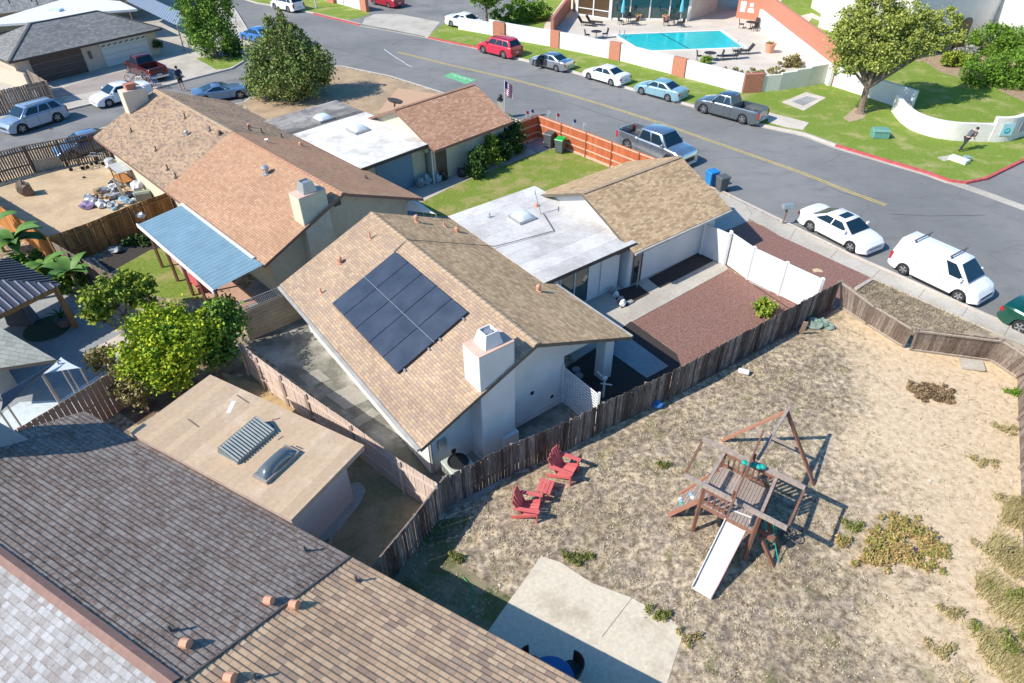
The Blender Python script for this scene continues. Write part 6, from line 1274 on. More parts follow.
# ---------------------------------------------------------------- play set
Z=2.3; T=thing('play_set','large timber play set with white slide, slatted deck and tall A-frame in the dry yard','play set',at(745,515,0))
b1a,b1b=at(703,439,Z),at(805,488,Z); b2a,b2b=at(684,475,Z),at(787,528.5,Z)
for a,c in((b1a,b1b),(b2a,b2b)):
    b=MB(); b.bar(a,c,.1,.14); b.build('long_beam',W_PLAYG,T)
for a,c in((b1a,b2a),(b1b,b2b)):
    b=MB(); b.bar(a-Vector((0,0,.1)),c-Vector((0,0,.1)),.07,.07); b.build('end_bar',W_PLAY,T)
Q=[b1a.lerp(b1b,.235),b1a.lerp(b1b,.745),b2a.lerp(b2b,.757),b2a.lerp(b2b,.214)]
for q in Q:
    b=MB(); b.bar(Vector((q.x,q.y,0)),Vector((q.x,q.y,Z-.07)),.1,.1); b.build('post',W_PLAY,T)
g=lambda q,z:Vector((q.x,q.y,z))
DZ=1.5; b=MB(); n=17
for k in range(n):
    t0=(k+.06)/n;t1=(k+.94)/n; p=[g(Q[0].lerp(Q[1],t),DZ) for t in(t0,t1)]+[g(Q[3].lerp(Q[2],t),DZ) for t in(t1,t0)]
    b.hexa([x-Vector((0,0,.04)) for x in p]+p)
b.build('deck',W_PLAYG,T)
b=MB()
for i in range(4): b.bar(g(Q[i],DZ-.12),g(Q[(i+1)%4],DZ-.12),.05,.14)
b.build('deck_frame',W_PLAY,T)
def rail(a,c,f0,f1,name='rail_side'):
    b=MB(); A=g(a.lerp(c,f0),0);B=g(a.lerp(c,f1),0)
    b.bar(A+Vector((0,0,2.14)),B+Vector((0,0,2.14)),.05,.1); b.bar(A+Vector((0,0,1.62)),B+Vector((0,0,1.62)),.05,.08)
    n=max(2,int((B-A).length/.17))
    for k in range(n+1): p=A.lerp(B,(k+.3)/(n+.6)); b.bar(p+Vector((0,0,1.55)),p+Vector((0,0,2.14)),.085,.022)
    b.build(name,W_PLAY,T)
rail(Q[0],Q[1],0,1); rail(Q[3],Q[2],0,.46); rail(Q[1],Q[2],.0,.35)
b=MB(); b.bar(g(Q[0],2.15),g(Q[3],2.15),.09,.12); b.build('top_rail',W_PLAYG,T); b=MB(); b.bar(g(Q[1],2.15),g(Q[2],2.15),.09,.12); b.build('top_rail',W_PLAYG,T)
b=MB(); b.bar(at(763,432,2.75),at(727,516,2.6),.05,.24); b.build('canopy_ridge',W_PLAY,T)
for q in (Q[0].lerp(Q[1],.53),Q[3].lerp(Q[2],.5)):
    b=MB(); b.bar(q,Vector((q.x,q.y,2.7)),.07,.07); b.build('ridge_support',W_PLAY,T)
ap=at(787,411,2.45); hb=at(758,459,2.42)
b=MB(); b.bar(ap+(ap-hb)*.08,hb,.09,.09); b.build('swing_beam',W_PLAYG,T)
L1,L2=at(722,440.5,0),at(814,485,0)
b=MB(); b.bar(L1,ap,.14,.07); b.build('frame_leg',wood('salmon_play_timber',(.38,.17,.11),(.45,.23,.15),.2),T); b=MB(); b.bar(L2,ap,.14,.07); b.build('frame_leg',W_PLAY,T)
b=MB(); b.bar(L1.lerp(ap,.46),L2.lerp(ap,.46),.05,.11); b.build('cross_bar',W_PLAYG,T)
# slide: a trough with lips and a run-out
s0,s1,s2,s3=at(731,509,1.52),at(752,517,1.52),at(710,598.5,.12),at(692,588,.12)
b=MB(); n=14; rows=[]
for k in range(n+1):
    t=k/n; z=1.52-(1.40)*min(1,(1.08*t if t<.85 else .918+.082*(t-.85)/.15))
    A=s0.lerp(s3,t);B=s1.lerp(s2,t); A=Vector((A.x,A.y,z));B=Vector((B.x,B.y,z)); u=(B-A).normalized(); h=Vector((0,0,.12))
    rows.append([A+h-u*.03,A+h,A,B,B+h,B+h+u*.03,B-Vector((0,0,.03))+u*.03,A-Vector((0,0,.03))-u*.03])
P=[p for r_ in rows for p in r_]; m_=8; F=[]
for i in range(n):
    for k in range(m_): F.append([i*m_+k,i*m_+(k+1)%m_,(i+1)*m_+(k+1)%m_,(i+1)*m_+k])
F+= [list(range(m_))[::-1],[n*m_+k for k in range(m_)]]
b.add(P,F); b.build('slide',[M('off_white_slide_plastic',(.60,.575,.53),.55,.1,1.2)],T)
b=MB(); b.path([rows[k][5]+Vector((0,0,.0)) for k in range(n+1)],.018); b.build('slide_edge',M('faded_pink_edge',(.5,.28,.26),.7),T)
# climbing ramp
R0,R1,R2,R3=at(668,516,0),at(700,526,0.05),g(Q[3],DZ),g(Q[0].lerp(Q[3],.25),DZ)
R1=at(687,488,0)
b=MB(); b.hexa([R0,at(676,520,.02),g(Q[3],DZ-.03),g(Q[3].lerp(Q[0],.0),DZ-.03)]+[x+Vector((0,0,.04)) for x in (R0,at(676,520,.02),g(Q[3],DZ),g(Q[3],DZ))]) if False else None
Ra,Rb=at(668,516,0),at(684,497,0.0); Rc,Rd=g(Q[3].lerp(Q[0],.85),DZ-.02),g(Q[3].lerp(Q[0],.05),DZ-.02)
Rb=Ra+(g(Q[0],0)-g(Q[3],0))*.6
b=MB(); n=8
for k in range(n):
    t0=k/n+.01;t1=(k+1)/n-.01; p=[Ra.lerp(Rd,t0),Rb.lerp(Rc,t0),Rb.lerp(Rc,t1),Ra.lerp(Rd,t1)]; b.hexa([x-Vector((0,0,.03)) for x in p]+p)
b.build('climbing_ramp',W_PLAYG,T)
for a,c in((Ra,Rd),(Rb,Rc)):
    b=MB(); b.bar(a+Vector((0,0,.06)),c+Vector((0,0,.06)),.06,.14); b.build('ramp_side',M('salmon_board',(.38,.18,.12),.8,.15),T)
HC=[M('hold_'+n_,c_,.5) for n_,c_ in(('green',(.1,.35,.25)),('blue',(.2,.35,.5)),('white',(.6,.6,.6)))]
for k,(u,v) in enumerate(((.3,.3),(.6,.45),(.35,.6),(.65,.75),(.5,.2),(.7,.1))):
    p=Ra.lerp(Rd,v).lerp(Rb.lerp(Rc,v),u); b=MB(); b.lathe(p,[(.09,0),(.07,.05),(.02,.08)],8); b.build('climbing_hold',HC[k%3],T)
for a,c,w_ in ((at(760.5,536,.95),at(773,566,0),.1),(at(768,520,1.0),at(779,548,0),.09),(at(757,528,1.0),at(774,540,.9),.16),(at(744,517,.9),at(756,530,.6),.12)):
    b=MB(); b.bar(a,c,w_,w_); b.build('brace',W_PLAY,T)
TEAL=M('teal_rope',(.01,.33,.27),.6,.2)
b=MB(); rr=random.Random(4)
for k in range(7):
    a=at(762+rr.uniform(0,14),518+rr.uniform(0,20),1.0); b.path([a,a+Vector((.15,-.1,-.5)),a+Vector((rr.uniform(-.3,.4),rr.uniform(-.5,.1),-.95))],.018,5)
b.build('rope_net',TEAL,T)
b=MB(); c=at(753,466,2.42)
for k in range(5): b.lathe(c+Vector((.13*(k-2),-.05*(k%2)+.09*(2-k)*.5,0)),[(.03,0),(.09,.04),(.1,.09),(.04,.13)],10)
b.build('swing_seat',M('teal_swing_plastic',(.01,.36,.30),.5,.1),T)
b=MB(); c=at(725,518.5,.3); b.lathe(c,[(.17,-.09),(.3,-.09),(.34,-.04),(.34,.05),(.3,.09),(.17,.09)],20,axis=(.5,-.8,.25)); tag(b.build('tyre',TYRE),'black tyre standing under the play set deck beside the slide top','tyre')
b=MB(); rr=random.Random(9); c=at(786,535,.1)
for k in range(5):
    a=c+Vector((rr.uniform(-.3,.3),rr.uniform(-.2,.2),0)); b.path([a+Vector((.18*math.cos(x*.8),.18*math.sin(x*.8),.05*k*.5)) for x in range(9)],.02,5)
tag(b.build('coiled_chain',M('dark_chain',(.09,.08,.07),.6)),'coiled dark swing chain heaped on the ground under the play set','chain')
# ---------------------------------------------------------------- adirondack chairs
RW=wood('faded_red_timber',(.52,.10,.10),(.62,.15,.14),.12)
def adirondack(label,px,ang,sc_=1.0):
    t=thing('adirondack_chair',label,'garden chair',at(*px,0),R(ang),'red adirondack chairs in the dry yard'); t.scale=(sc_,)*3
    b=MB()
    for k in range(5): y=-.22+k*.11; b.hexa([(-.22,y-.045,.24),(.32,y-.045,.36),(.32,y+.045,.36),(-.22,y+.045,.24),(-.22,y-.045,.265),(.32,y-.045,.385),(.32,y+.045,.385),(-.22,y+.045,.265)])
    b.build('seat',RW,t,world=False)
    for k in range(5):
        y=-.24+k*.12; h=.98-.06*abs(k-2); b=MB(); b.hexa([(-.2,y-.05,.24),(-.17,y-.05,.25),(-.17,y+.05,.25),(-.2,y+.05,.24),(-.5,y*1.25-.055,h),(-.47,y*1.25-.055,h+.01),(-.47,y*1.25+.055,h+.01),(-.5,y*1.25+.055,h)]); b.build('back_slat',RW,t,world=False)
    for s in(-1,1):
        b=MB(); b.hexa([(-.42,s*.33-.07,.56),(.38,s*.33-.07,.56),(.38,s*.33+.07,.56),(-.42,s*.33+.07,.56),(-.42,s*.33-.07,.585),(.38,s*.33-.07,.585),(.38,s*.33+.07,.585),(-.42,s*.33+.07,.585)]); b.build('armrest',RW,t,world=False)
        b=MB(); b.bar((.32,s*.31,0),(.3,s*.31,.56),.09,.04); b.build('leg',RW,t,world=False)
        b=MB(); b.bar((-.52,s*.29,.02),(.3,s*.29,.34),.03,.12); b.build('leg',RW,t,world=False)
    b=MB(); b.bar((-.40,-.34,.5),(-.40,.34,.5),.03,.09); b.build('back_brace',RW,t,world=False)
adirondack('red adirondack chair nearer the old fence, right of the red footstool',(565,475),-28,1.1); adirondack('red adirondack chair in front of the footstool, lower left of the pair',(529,513),-12,1.05)
t=thing('footstool','small red slatted footstool between the two red adirondack chairs','footstool',at(545,493,0),R(70)); b=MB()
for k in range(4): y=-.2+k*.13; b.abox(-.3,y-.055,.36,.3,y+.055,.39)
b.build('seat',RW,t,world=False)
for x in(-.25,.25):
    for y in(-.2,.2): b=MB(); b.bar((x*1.1,y,0),(x,y,.36),.07,.035); b.build('leg',RW,t,world=False)
# patio table and chairs in the roof shadow
t=thing('patio_table','round blue patio table in the house shadow beside the tile roof','table',at(550,692,0)); 
b=MB(); b.lathe((0,0,.7),[(.0,0),(.62,0),(.64,.02),(.62,.035),(0,.04)],28); b.build('tabletop',M('blue_table_glass',(.03,.12,.30),.3),t,world=False); b=MB(); b.lathe((0,0,0),[(.25,0),(.25,.03),(.04,.06),(.04,.7)],14); b.build('pedestal',BLK,t,world=False)
def pchair(label,px,ang):
    t=thing('patio_chair',label,'chair',at(*px,0),R(ang),'black chairs at the blue patio table'); b=MB()
    n=7; P=[];F=[]
    for k in range(n+1):
        a=R(-75+150*k/n); P+=[(-.27*math.cos(a),.27*math.sin(a),.42),(-.33*math.cos(a),.33*math.sin(a),.85)]
        if k<n: F.append([2*k,2*k+2,2*k+3,2*k+1])
    b.add(P,F); o=b.build('backrest',BLK,t,world=False); so_=o.modifiers.new('s','SOLIDIFY'); so_.thickness=.03
    b=MB(); b.lathe((0,0,.4),[(0,0),(.27,0),(.27,.04),(0,.05)],14); b.build('seat',BLK,t,world=False)
    for a in(45,135,225,315): b=MB(); b.tube((.2*math.cos(R(a)),.2*math.sin(R(a)),.4),(.26*math.cos(R(a)),.26*math.sin(R(a)),0),.015); b.build('leg',BLK,t,world=False)
pchair('black patio chair on the left of the blue table',(531,672),175+180); pchair('black patio chair on the upper right of the blue table',(570,677),180)
# ---------------------------------------------------------------- things near the solar house
t=thing('air_conditioner','beige air conditioning condenser with round dark fan beside the solar house wall','air conditioner',at(459,478,0),R(36)); b=MB(); b.abox(-.45,-.42,.05,.45,.42,.85); b.build('cabinet',M('beige_cabinet',(.46,.50,.44),.6),t,world=False,bevel=.03)
b=MB(); b.lathe((.02,0,.85),[(.0,.0),(.36,.0),(.38,.05),(.34,.06),(.33,.02),(0,.03)],20); b.build('fan_guard',BLK,t,world=False)
b=MB()
for k in range(8): b.abox(-.455,-.36+k*.1,.15,-.45,-.31+k*.1,.75)
b.build('louvre',BLK,t,world=False)
def bin_(label,px,ang,cbody,clid,grp='wheelie bins'):
    t=thing('wheelie_bin',label,'wheelie bin',at(px[0],px[1],px[2] if len(px)>2 else .0),R(ang),grp); b=MB(); b.hexa([(-.24,-.25,.06),(.24,-.25,.06),(.24,.25,.06),(-.24,.25,.06),(-.32,-.31,.95),(.32,-.31,.95),(.32,.31,.95),(-.32,.31,.95)]); b.build('bin_body',cbody,t,world=False,bevel=.02)
    b=MB(); b.hexa([(-.36,-.34,.95),(.36,-.34,.95),(.36,.34,.95),(-.36,.34,.95),(-.30,-.30,1.03),(.34,-.3,1.06),(.34,.3,1.06),(-.30,.3,1.03)]); b.build('lid',clid,t,world=False,bevel=.02)
    for s in(-1,1): b=MB(); b.lathe((.27,s*.25,.11),[(.03,-.02),(.11,-.02),(.11,.02),(.03,.02)],12,axis=(0,1,0)); b.build('wheel',TYRE,t,world=False)
    b=MB(); b.tube((.4,-.25,.98),(.4,.25,.98),.02); b.build('handle',cbody,t,world=False); return t
BG_=M('dark_grey_bin',(.09,.10,.105),.55); BG2=M('green_grey_bin',(.09,.13,.13),.55); BLD=M('bright_green_lid',(.01,.38,.06),.45); BBL=M('bright_blue_bin',(.02,.20,.48),.45)
bin_('dark grey wheelie bin in the redwood fence corner',(549,147),60,BG_,BG_); bin_('wheelie bin with bright green lid on the lawn edge',(560,152.5),60,BG2,BLD)
bin_('bright blue wheelie bin at the kerb behind the garage roof',(710,186,-.12),25,BBL,BBL); bin_('dark grey wheelie bin at the kerb right of the blue bin',(720.5,191.5,-.12),20,BG_,BG_)
t=thing('mailbox','grey metal mailbox on a post at the kerb behind the white sedan','mailbox',at(783,223.5,0)); b=MB(); b.bar((0,0,0),(0,0,1.0),.1,.1); b.build('post',W_GRY,t,world=False); b=MB(); b.lathe((-.28,-.05,1.12),[(.17,0),(.17,.55)],12,axis=(1,.15,0)); b.abox(-.28,-.22,1.0,.26,.12,1.12); b.build('box',M('grey_mailbox',(.3,.36,.38),.4,metal=.3),t,world=False)
t=thing('utility_box','green electrical transformer box on the street lawn','utility box',at(879,137,0),R(-8)); b=MB(); b.hexa([(-.55,-.4,0),(.55,-.4,0),(.55,.4,0),(-.55,.4,0),(-.55,-.4,.5),(.55,-.4,.5),(.55,.4,.62),(-.55,.4,.62)]); b.build('cabinet',M('utility_green',(.13,.30,.24),.6),t,world=False,bevel=.03); b=MB(); b.abox(-.57,-.44,.5,.57,.1,.55); b.build('lid',M('utility_green_light',(.20,.38,.31),.6),t,world=False)
# flag
t=thing('flag_pole','pole with a red, white and blue flag in front of the red-brown garage wing','flag',at(504,119,0)); b=MB(); b.tube((0,0,0),(.1,0,2.9),.025); b.build('pole',WHP,t,world=False)
FR_=M('flag_red',(.5,.03,.05),.8);FW_=M('flag_white',(.75,.75,.75),.8);FB_=M('flag_blue',(.03,.05,.22),.8); b=MB(); n=13;wd=8
for r_ in range(n):
    for k in range(wd):
        f=lambda u,v:Vector((.12+u*.55,.12*math.sin(u*9+v),2.85-v*1.0-u*.35)); u0=k/wd;u1=(k+1)/wd;v0=r_/n;v1=(r_+1)/n
        b.poly([f(u0,v0),f(u1,v0),f(u1,v1),f(u0,v1)],2 if (k<3 and r_<7) else (0 if r_%2==0 else 1))
b.build('flag_cloth',[FR_,FW_,FB_],t,world=False)
t=thing('fence_column','cream pillar in front of the red-brown garage wing','pillar',at(500.5,117,0)); b=MB(); b.abox(-.2,-.2,0,.2,.2,1.3); b.build('shaft',CREAM,t,world=False); b=MB(); b.lathe((0,0,1.3),[(.26,0),(.26,.08),(.12,.14),(.2,.3),(.1,.42),(.02,.45)],12); b.build('lantern',BLK,t,world=False)
for i,(x,y) in enumerate(((526,118.5),(531,117),(548,118),(556.5,121),(573,127),(583,130.5))):
    t=thing('small_flag','small flag on a thin stick fixed along the top of the redwood fence','small flag',at(x,y,1.7),0,'small flags on the redwood fence'); b=MB(); b.tube((0,0,0),(0,0,.55),.012); b.build('stick',WHP,t,world=False); b=MB(); b.poly([(0,0,.55),(.2,.05,.48),(.2,.05,.27),(0,0,.33)]); o=b.build('pennant',[FR_,FB_,FW_][i%3],t,world=False)
    o.modifiers.new('s','SOLIDIFY').thickness=.01
# blue patio cover of the red-brown house
T=thing('patio_cover','blue corrugated patio cover with white edge and timber posts on the red-brown house','patio cover',FL.p(-1.2,4.4))
b=MB(); n=28; zo,zi=2.2,2.42; e0,e1=-2.45,-.02
for k in range(n):
    d0=.05+(8.6-.05)*k/n; d1=.05+(8.6-.05)*(k+.5)/n; d2=.05+(8.6-.05)*(k+1)/n; u=.035
    b.poly([FL.p(e0,d0,zo),FL.p(e1,d0,zi),FL.p(e1,d1,zi+u),FL.p(e0,d1,zo+u)]); b.poly([FL.p(e0,d1,zo+u),FL.p(e1,d1,zi+u),FL.p(e1,d2,zi),FL.p(e0,d2,zo)])
b.build('roof_sheet',M('faded_blue_sheet',(.17,.285,.35),.6,.14,1.2),T)
b=MB(); FL.box(b,e0-.06,e0,.0,8.65,zo-.16,zo+.05); b.build('edge_trim',WHP,T); b=MB(); FL.box(b,e1-.12,e1+.02,.8,8.65,zi+.04,zi+.09); b.build('edge_trim',WHP,T)
for d in(.3,2.2,3.9,5.7,7.6):
    b=MB(); p=FL.p(e0+.12,d,0); b.bar(p,p+Vector((0,0,2.1)),.11,.11); b.build('post',wood('brown_post',(.16,.08,.055),(.22,.12,.08),.2) if 'brown_post' not in bpy.data.materials else bpy.data.materials['brown_post'],T)
    b=MB(); b.bar(FL.p(e0,d,zo-.06),FL.p(e1,d,zi-.08),.05,.1); b.build('rafter',W_TAN,T)
t=thing('picnic_bench','red bench under the blue patio cover','bench',FL.p(-1.9,4.4),FL and R(134.5)); b=MB(); b.abox(-.8,-.2,.42,.8,.2,.47); b.build('seat',RW,t,world=False)
for x in(-.6,.6): b=MB(); b.abox(x-.04,-.18,0,x+.04,.18,.42); b.build('leg',RW,t,world=False)
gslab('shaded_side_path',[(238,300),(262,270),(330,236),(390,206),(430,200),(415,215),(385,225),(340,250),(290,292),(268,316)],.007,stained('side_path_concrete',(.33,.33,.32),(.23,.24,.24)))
# white canopy and cooler between the houses
T=thing('white_canopy','white pitched canopy roof between the two brown roofed houses','canopy',at(412,222,0)); A=at(394,209,1.7);B=at(408,200.5,2.2);C=at(436,214,1.7); off=FM.d*1.4
b=MB(); b.add([A,B,C,A+off,B+off,C+off],[[0,1,4,3],[1,2,5,4],[0,2,1],[3,4,5],[0,3,5,2]]); b.build('canopy_cloth',WHP,T)
for q in (A,C,A+off,C+off): b=MB(); b.tube((q.x,q.y,0),q,.03); b.build('leg',MET,T)
t=thing('cooler_unit','white evaporative cooler box with dark round opening beside the cream chimney wall','cooler',at(330,252,0),R(45)); b=MB(); b.abox(-.5,-.45,0,.5,.45,1.15); b.build('cabinet',WHP,t,world=False,bevel=.04); b=MB(); b.lathe((0,0,1.15),[(0,0),(.3,0),(.32,.04),(.25,.05),(0,.02)],16); b.build('fan_guard',TRIM,t,world=False)
# gazebo
T=thing('gazebo','gazebo with dark ribbed metal hip roof on thick timber posts at the left edge','gazebo',at(20,330,0))
C1,C2,C3=at(7.5,257,2.35),at(61,284.5,2.35),at(-58,343,2.35); C4=C1+C3-C2; apx=(C1+C3)/2+Vector((0,0,.95))
MR=M('dark_ribbed_metal',(.10,.10,.115),.45,.1,3,metal=.3)
b=MB()
def ribface(a,c,top,ribs):
    b.poly([a,c,top])
    for k in range(1,ribs):
        t=k/ribs; p=a.lerp(c,t); m_=(a+c)/2; f=1-abs(t-.5)*2; q=p+(top-m_)*f; nrm=(c-a).cross(top-a).normalized(); nrm=nrm if nrm.z>0 else -nrm
        b.bar(p+nrm*.03,q+nrm*.03,.05,.05,1 if (c is C3) else 0,up=nrm)
ribface(C1,C2,apx,14); ribface(C2,C3,apx,16); ribface(C3,C4,apx,14); ribface(C4,C1,apx,14)
b.build('roof_panel',[MR,M('pale_rib',(.40,.40,.43),.4,.05,metal=.3)],T)
GP=wood('honey_timber',(.34,.17,.075),(.42,.22,.1),.15)
cen=(C1+C3)/2
for q in(C1,C2,C3,C4):
    p=q.lerp(cen,.09); p=Vector((p.x,p.y,0)); b=MB(); b.bar(p,p+Vector((0,0,2.3)),.17,.17); b.build('post',GP,T)
for a,c in((C1,C2),(C2,C3),(C3,C4),(C4,C1)):
    a=a.lerp(cen,.09);c=c.lerp(cen,.09); dz=Vector((0,0,-.18+.0)); b=MB(); b.bar(Vector((a.x,a.y,2.17)),Vector((c.x,c.y,2.17)),.1,.2); b.build('beam',GP,T)
t=thing('potted_palm','potted palm in a dark round pot beside the gazebo post','potted plant',at(66,326,0)); b=MB(); b.lathe((0,0,0),[(.2,0),(.3,.4),(.32,.45),(.26,.45),(.24,.38)],14); b.build('pot',M('mauve_pot',(.22,.17,.17),.8),t,world=False)
for k in range(10):
    a=k*.63; b=MB(); P=[];F=[]
    for i in range(6): u=i/5; c=Vector((math.cos(a)*u*.8,math.sin(a)*u*.8,.5+.9*u-.8*u*u)); s=Vector((-math.sin(a),math.cos(a),0))*.06*(1-u*.8); P+=[c+s,c-s]
    F=[[2*i,2*i+1,2*i+3,2*i+2] for i in range(5)]; b.add(P,F); b.build('frond',LF_DRK,t,world=False)
t=thing('garden_rug','round dark green woven mat on the shaded patio under the gazebo edge','mat',at(48,328,.02)); b=MB(); b.lathe((0,0,0),[(0,.001),(1.0,.001),(1.02,.02),(0,.025)],28); b.build('weave',M('dark_green_weave',(.05,.08,.045),.95,.3,10),t,world=False)
t=thing('covered_grill','grey covered grill under the gazebo','grill',at(24,322,0)); b=MB(); b.hexa([(-.6,-.35,0),(.6,-.35,0),(.6,.35,0),(-.6,.35,0),(-.5,-.25,.95),(.5,-.25,.95),(.5,.25,.95),(-.5,.25,.95)]); b.build('cover',M('grey_cover',(.16,.17,.19),.9,.2),t,world=False,bevel=.08,seg=2)
# neighbour's roof, sails and pale cover at the left edge
T=thing('house','grey green shingled roof corner at the left edge below the gazebo','house',at(-10,400,0))
b=MB(); p=[at(-90,300,3.2),at(0,327.5,2.9),at(56,359.5,2.5),at(0,368,2.6),at(-90,372,2.7)]; b.poly(p,0,[(0,2.5),(3,2),(6,1),(4,.2),(0,0)]); q=[x-Vector((0,0,.15)) for x in p]; b.poly(q[::-1],1)
for i in range(5): b.poly([p[i],q[i],q[(i+1)%5],p[(i+1)%5]],1)
b.build('roof',[shingle('grey_green_shingle',[(0,(.27,.28,.24)),(.5,(.34,.345,.3)),(1,(.30,.30,.27))],su=.4,sv=.2,groove=.25,mott=.1),FASCG],T)
b=MB(); b.prism([tuple(at(x,y,0).xy) for x,y in((-90,400),(-90,360),(0,372),(20,388),(0,402))],0,2.4); b.build('wall',GST,T)
SAIL=M('pale_sail_cloth',(.56,.60,.62),.9,.04,2); SAILB=M('blue_grey_sail_cloth',(.10,.13,.17),.9,.2,2)
def sail(label,pts,mat,post=None):
    t=thing('shade_sail',label,'shade sail',at(pts[0][0],pts[0][1],0)); c=sum([at(*p) for p in pts],Vector())/len(pts); P=[at(*p) for p in pts]; b=MB(); V=[]
    n=len(P)
    for i in range(n):
        A=P[i];B=P[(i+1)%n]
        for k in range(5):
            u=k/5; q=A.lerp(B,u); V.append(q.lerp(c,.35*u*(1-u)))
    m_=len(V); b.add(V,[list(range(m_))]); o=b.build('cloth',mat,t); o.modifiers.new('s','SOLIDIFY').thickness=.012
    for p in P:
        q=MB(); q.tube((p.x,p.y,0),p,.035); q.build('post',MET,t)
sail('small pale triangular shade sail between the grey green roof and the patio',[(43,374,2.3),(61,357.5,2.4),(80,368,2.2)],SAIL)
sail('blue grey shade sail stretched below the grey green roof',[(0,395,2.6),(57,361,2.5),(42,375,2.3),(0,412,2.2)],SAILB)
# ---------------------------------------------------------------- bare backyard clutter
rr=random.Random(21)
def blob(mb,c,r,seed,sq=.6):
    r2=random.Random(seed); bm=bmesh.new(); bmesh.ops.create_icosphere(bm,subdivisions=2,radius=1)
    idx={v:i for i,v in enumerate(bm.verts)}; P=[]
    for v in bm.verts: k=r*(1+r2.uniform(-.28,.28)); P.append(Vector(c)+Vector((v.co.x*k,v.co.y*k*.85,max(-.0,(v.co.z+.75))*k*sq)))
    mb.add(P,[[idx[v] for v in f.verts] for f in bm.faces]); bm.free()
JM={'white':M('white_bag_plastic',(.62,.62,.62),.5,.1,6),'grey':M('grey_bag_plastic',(.30,.32,.34),.5,.25,6),'black':M('black_bag_plastic',(.03,.03,.035),.4),'purple':M('purple_cloth',(.26,.19,.33),.8),'blue':M('pale_blue_plastic',(.24,.38,.45),.5),'tan':M('cardboard_brown',(.36,.25,.15),.9),'orange':M('orange_plastic',(.5,.25,.06),.6)}
J=[('white',6,'crumpled white plastic bag in the junk pile'),('grey',12,'grey plastic bag in the junk pile'),('black',4,'black plastic bag in the junk pile'),('blue',4,'pale blue plastic item in the junk pile'),('tan',4,'brown crumpled cardboard in the junk pile')]
a0,a1,a2,a3=at(85,200,0),at(110,215,0),at(156,196,0),at(118,180,0)
for cname,nn_,lab in J:
    for k in range(nn_):
        u,v=rr.random(),rr.random(); c=a0.lerp(a1,u).lerp(a3.lerp(a2,u),v); b=MB(); blob(b,c,rr.uniform(.18,.34),rr.random()); tag(b.build(('plastic_bag' if cname!='tan' else 'cardboard_piece'),JM[cname]),lab,'bag' if cname!='tan' else 'cardboard','junk pile in the bare backyard')
b=MB(); blob(b,at(88,208,0),.42,3,.5); tag(b.build('purple_bundle',JM['purple']),'purple cloth bundle at the left end of the junk pile','cloth bundle')
b=MB(); blob(b,at(108,199,0.1),.2,5,.6); tag(b.build('plastic_tub',JM['orange']),'small orange plastic item in the middle of the junk pile','plastic item')
for i,(x,y,r_,lab) in enumerate(((138,190,.36,'large white bag on top of the junk by the house wall'),(146,186,.32,'second white bag right of the large white bag by the house wall'),(111,169,.3,'grey white lid shaped bundle near the house corner'))):
    b=MB(); blob(b,at(x,y,.25),r_,i+50,.9); tag(b.build('plastic_bag',JM['white']),lab,'bag')
for i,(x0,y0,x1,y1,z0,z1,lab) in enumerate(((104,219,150,203,.03,.05,'long pale timber lying at the foot of the brown fence'),(118,205,160,192,.05,.1,'second pale timber lying behind the long one by the brown fence'),(113,178,124,196,1.1,.1,'pale post leaning over the junk pile'),(135,178,163,198,.2,.35,'short pale plank beside the large white bag'))):
    b=MB(); b.bar(at(x0,y0,z0),at(x1,y1,z1),.16,.07); tag(b.build('timber',M('bare_pine',(.52,.42,.28),.85,.15) if i==0 else bpy.data.materials['bare_pine']),lab,'timber')
t=thing('storage_rack','grey sheet topped open rack against the red-brown house by the junk pile','rack',at(126,184,0),R(134)); b=MB(); b.abox(-.9,-.4,1.1,.9,.4,1.14); b.build('top_sheet',M('grey_sheet',(.42,.44,.44),.6),t,world=False)
for x in(-.85,.85):
    for y in(-.35,.35): b=MB(); b.bar((x,y,0),(x,y,1.1),.06,.06); b.build('leg',W_BRN,t,world=False)
b=MB(); b.abox(-.85,-.36,.4,.85,.36,.44); b.build('shelf',W_BRN,t,world=False)
t=thing('strapped_box','grey green box with pale strap beside the storage rack','box',at(145,199,0),R(20)); b=MB(); b.abox(-.45,-.3,0,.45,.3,.5); b.build('box',M('olive_grey_plastic',(.16,.18,.15),.6),t,world=False,bevel=.04); b=MB(); b.abox(-.46,-.06,.02,.46,.06,.515); b.build('strap',M('pale_green_strap',(.4,.44,.3),.7),t,world=False)
b=MB(); p=at(113,170,0); b.lathe(p,[(.3,0),(.3,.7),(.26,.78),(.05,.82)],16); tag(b.build('water_tank',M('pale_tank',(.5,.52,.5),.5)),'small pale round tank by the corner of the red-brown house','tank')
t=thing('corrugated_panel','grey corrugated panel leaning on the dark slatted fence','panel',at(46,172,0)); A,B=at(37,173,0),at(64,167,0); C,D=at(32.5,161,.9)*1,at(58,155.5,.9); b=MB(); n=20
for k in range(n):
    u0=k/n;u1=(k+1)/n; off=Vector((0,-.03,.0)) if k%2 else Vector((0,0,0)); off2=Vector((0,0,0)) if k%2 else Vector((0,-.03,0)); b.poly([A.lerp(B,u0)+off,A.lerp(B,u1)+off2,C.lerp(D,u1)+off2,C.lerp(D,u0)+off])
o=b.build('sheet',M('grey_corrugated',(.30,.30,.27),.7,.2),t); o.modifiers.new('s','SOLIDIFY').thickness=.01
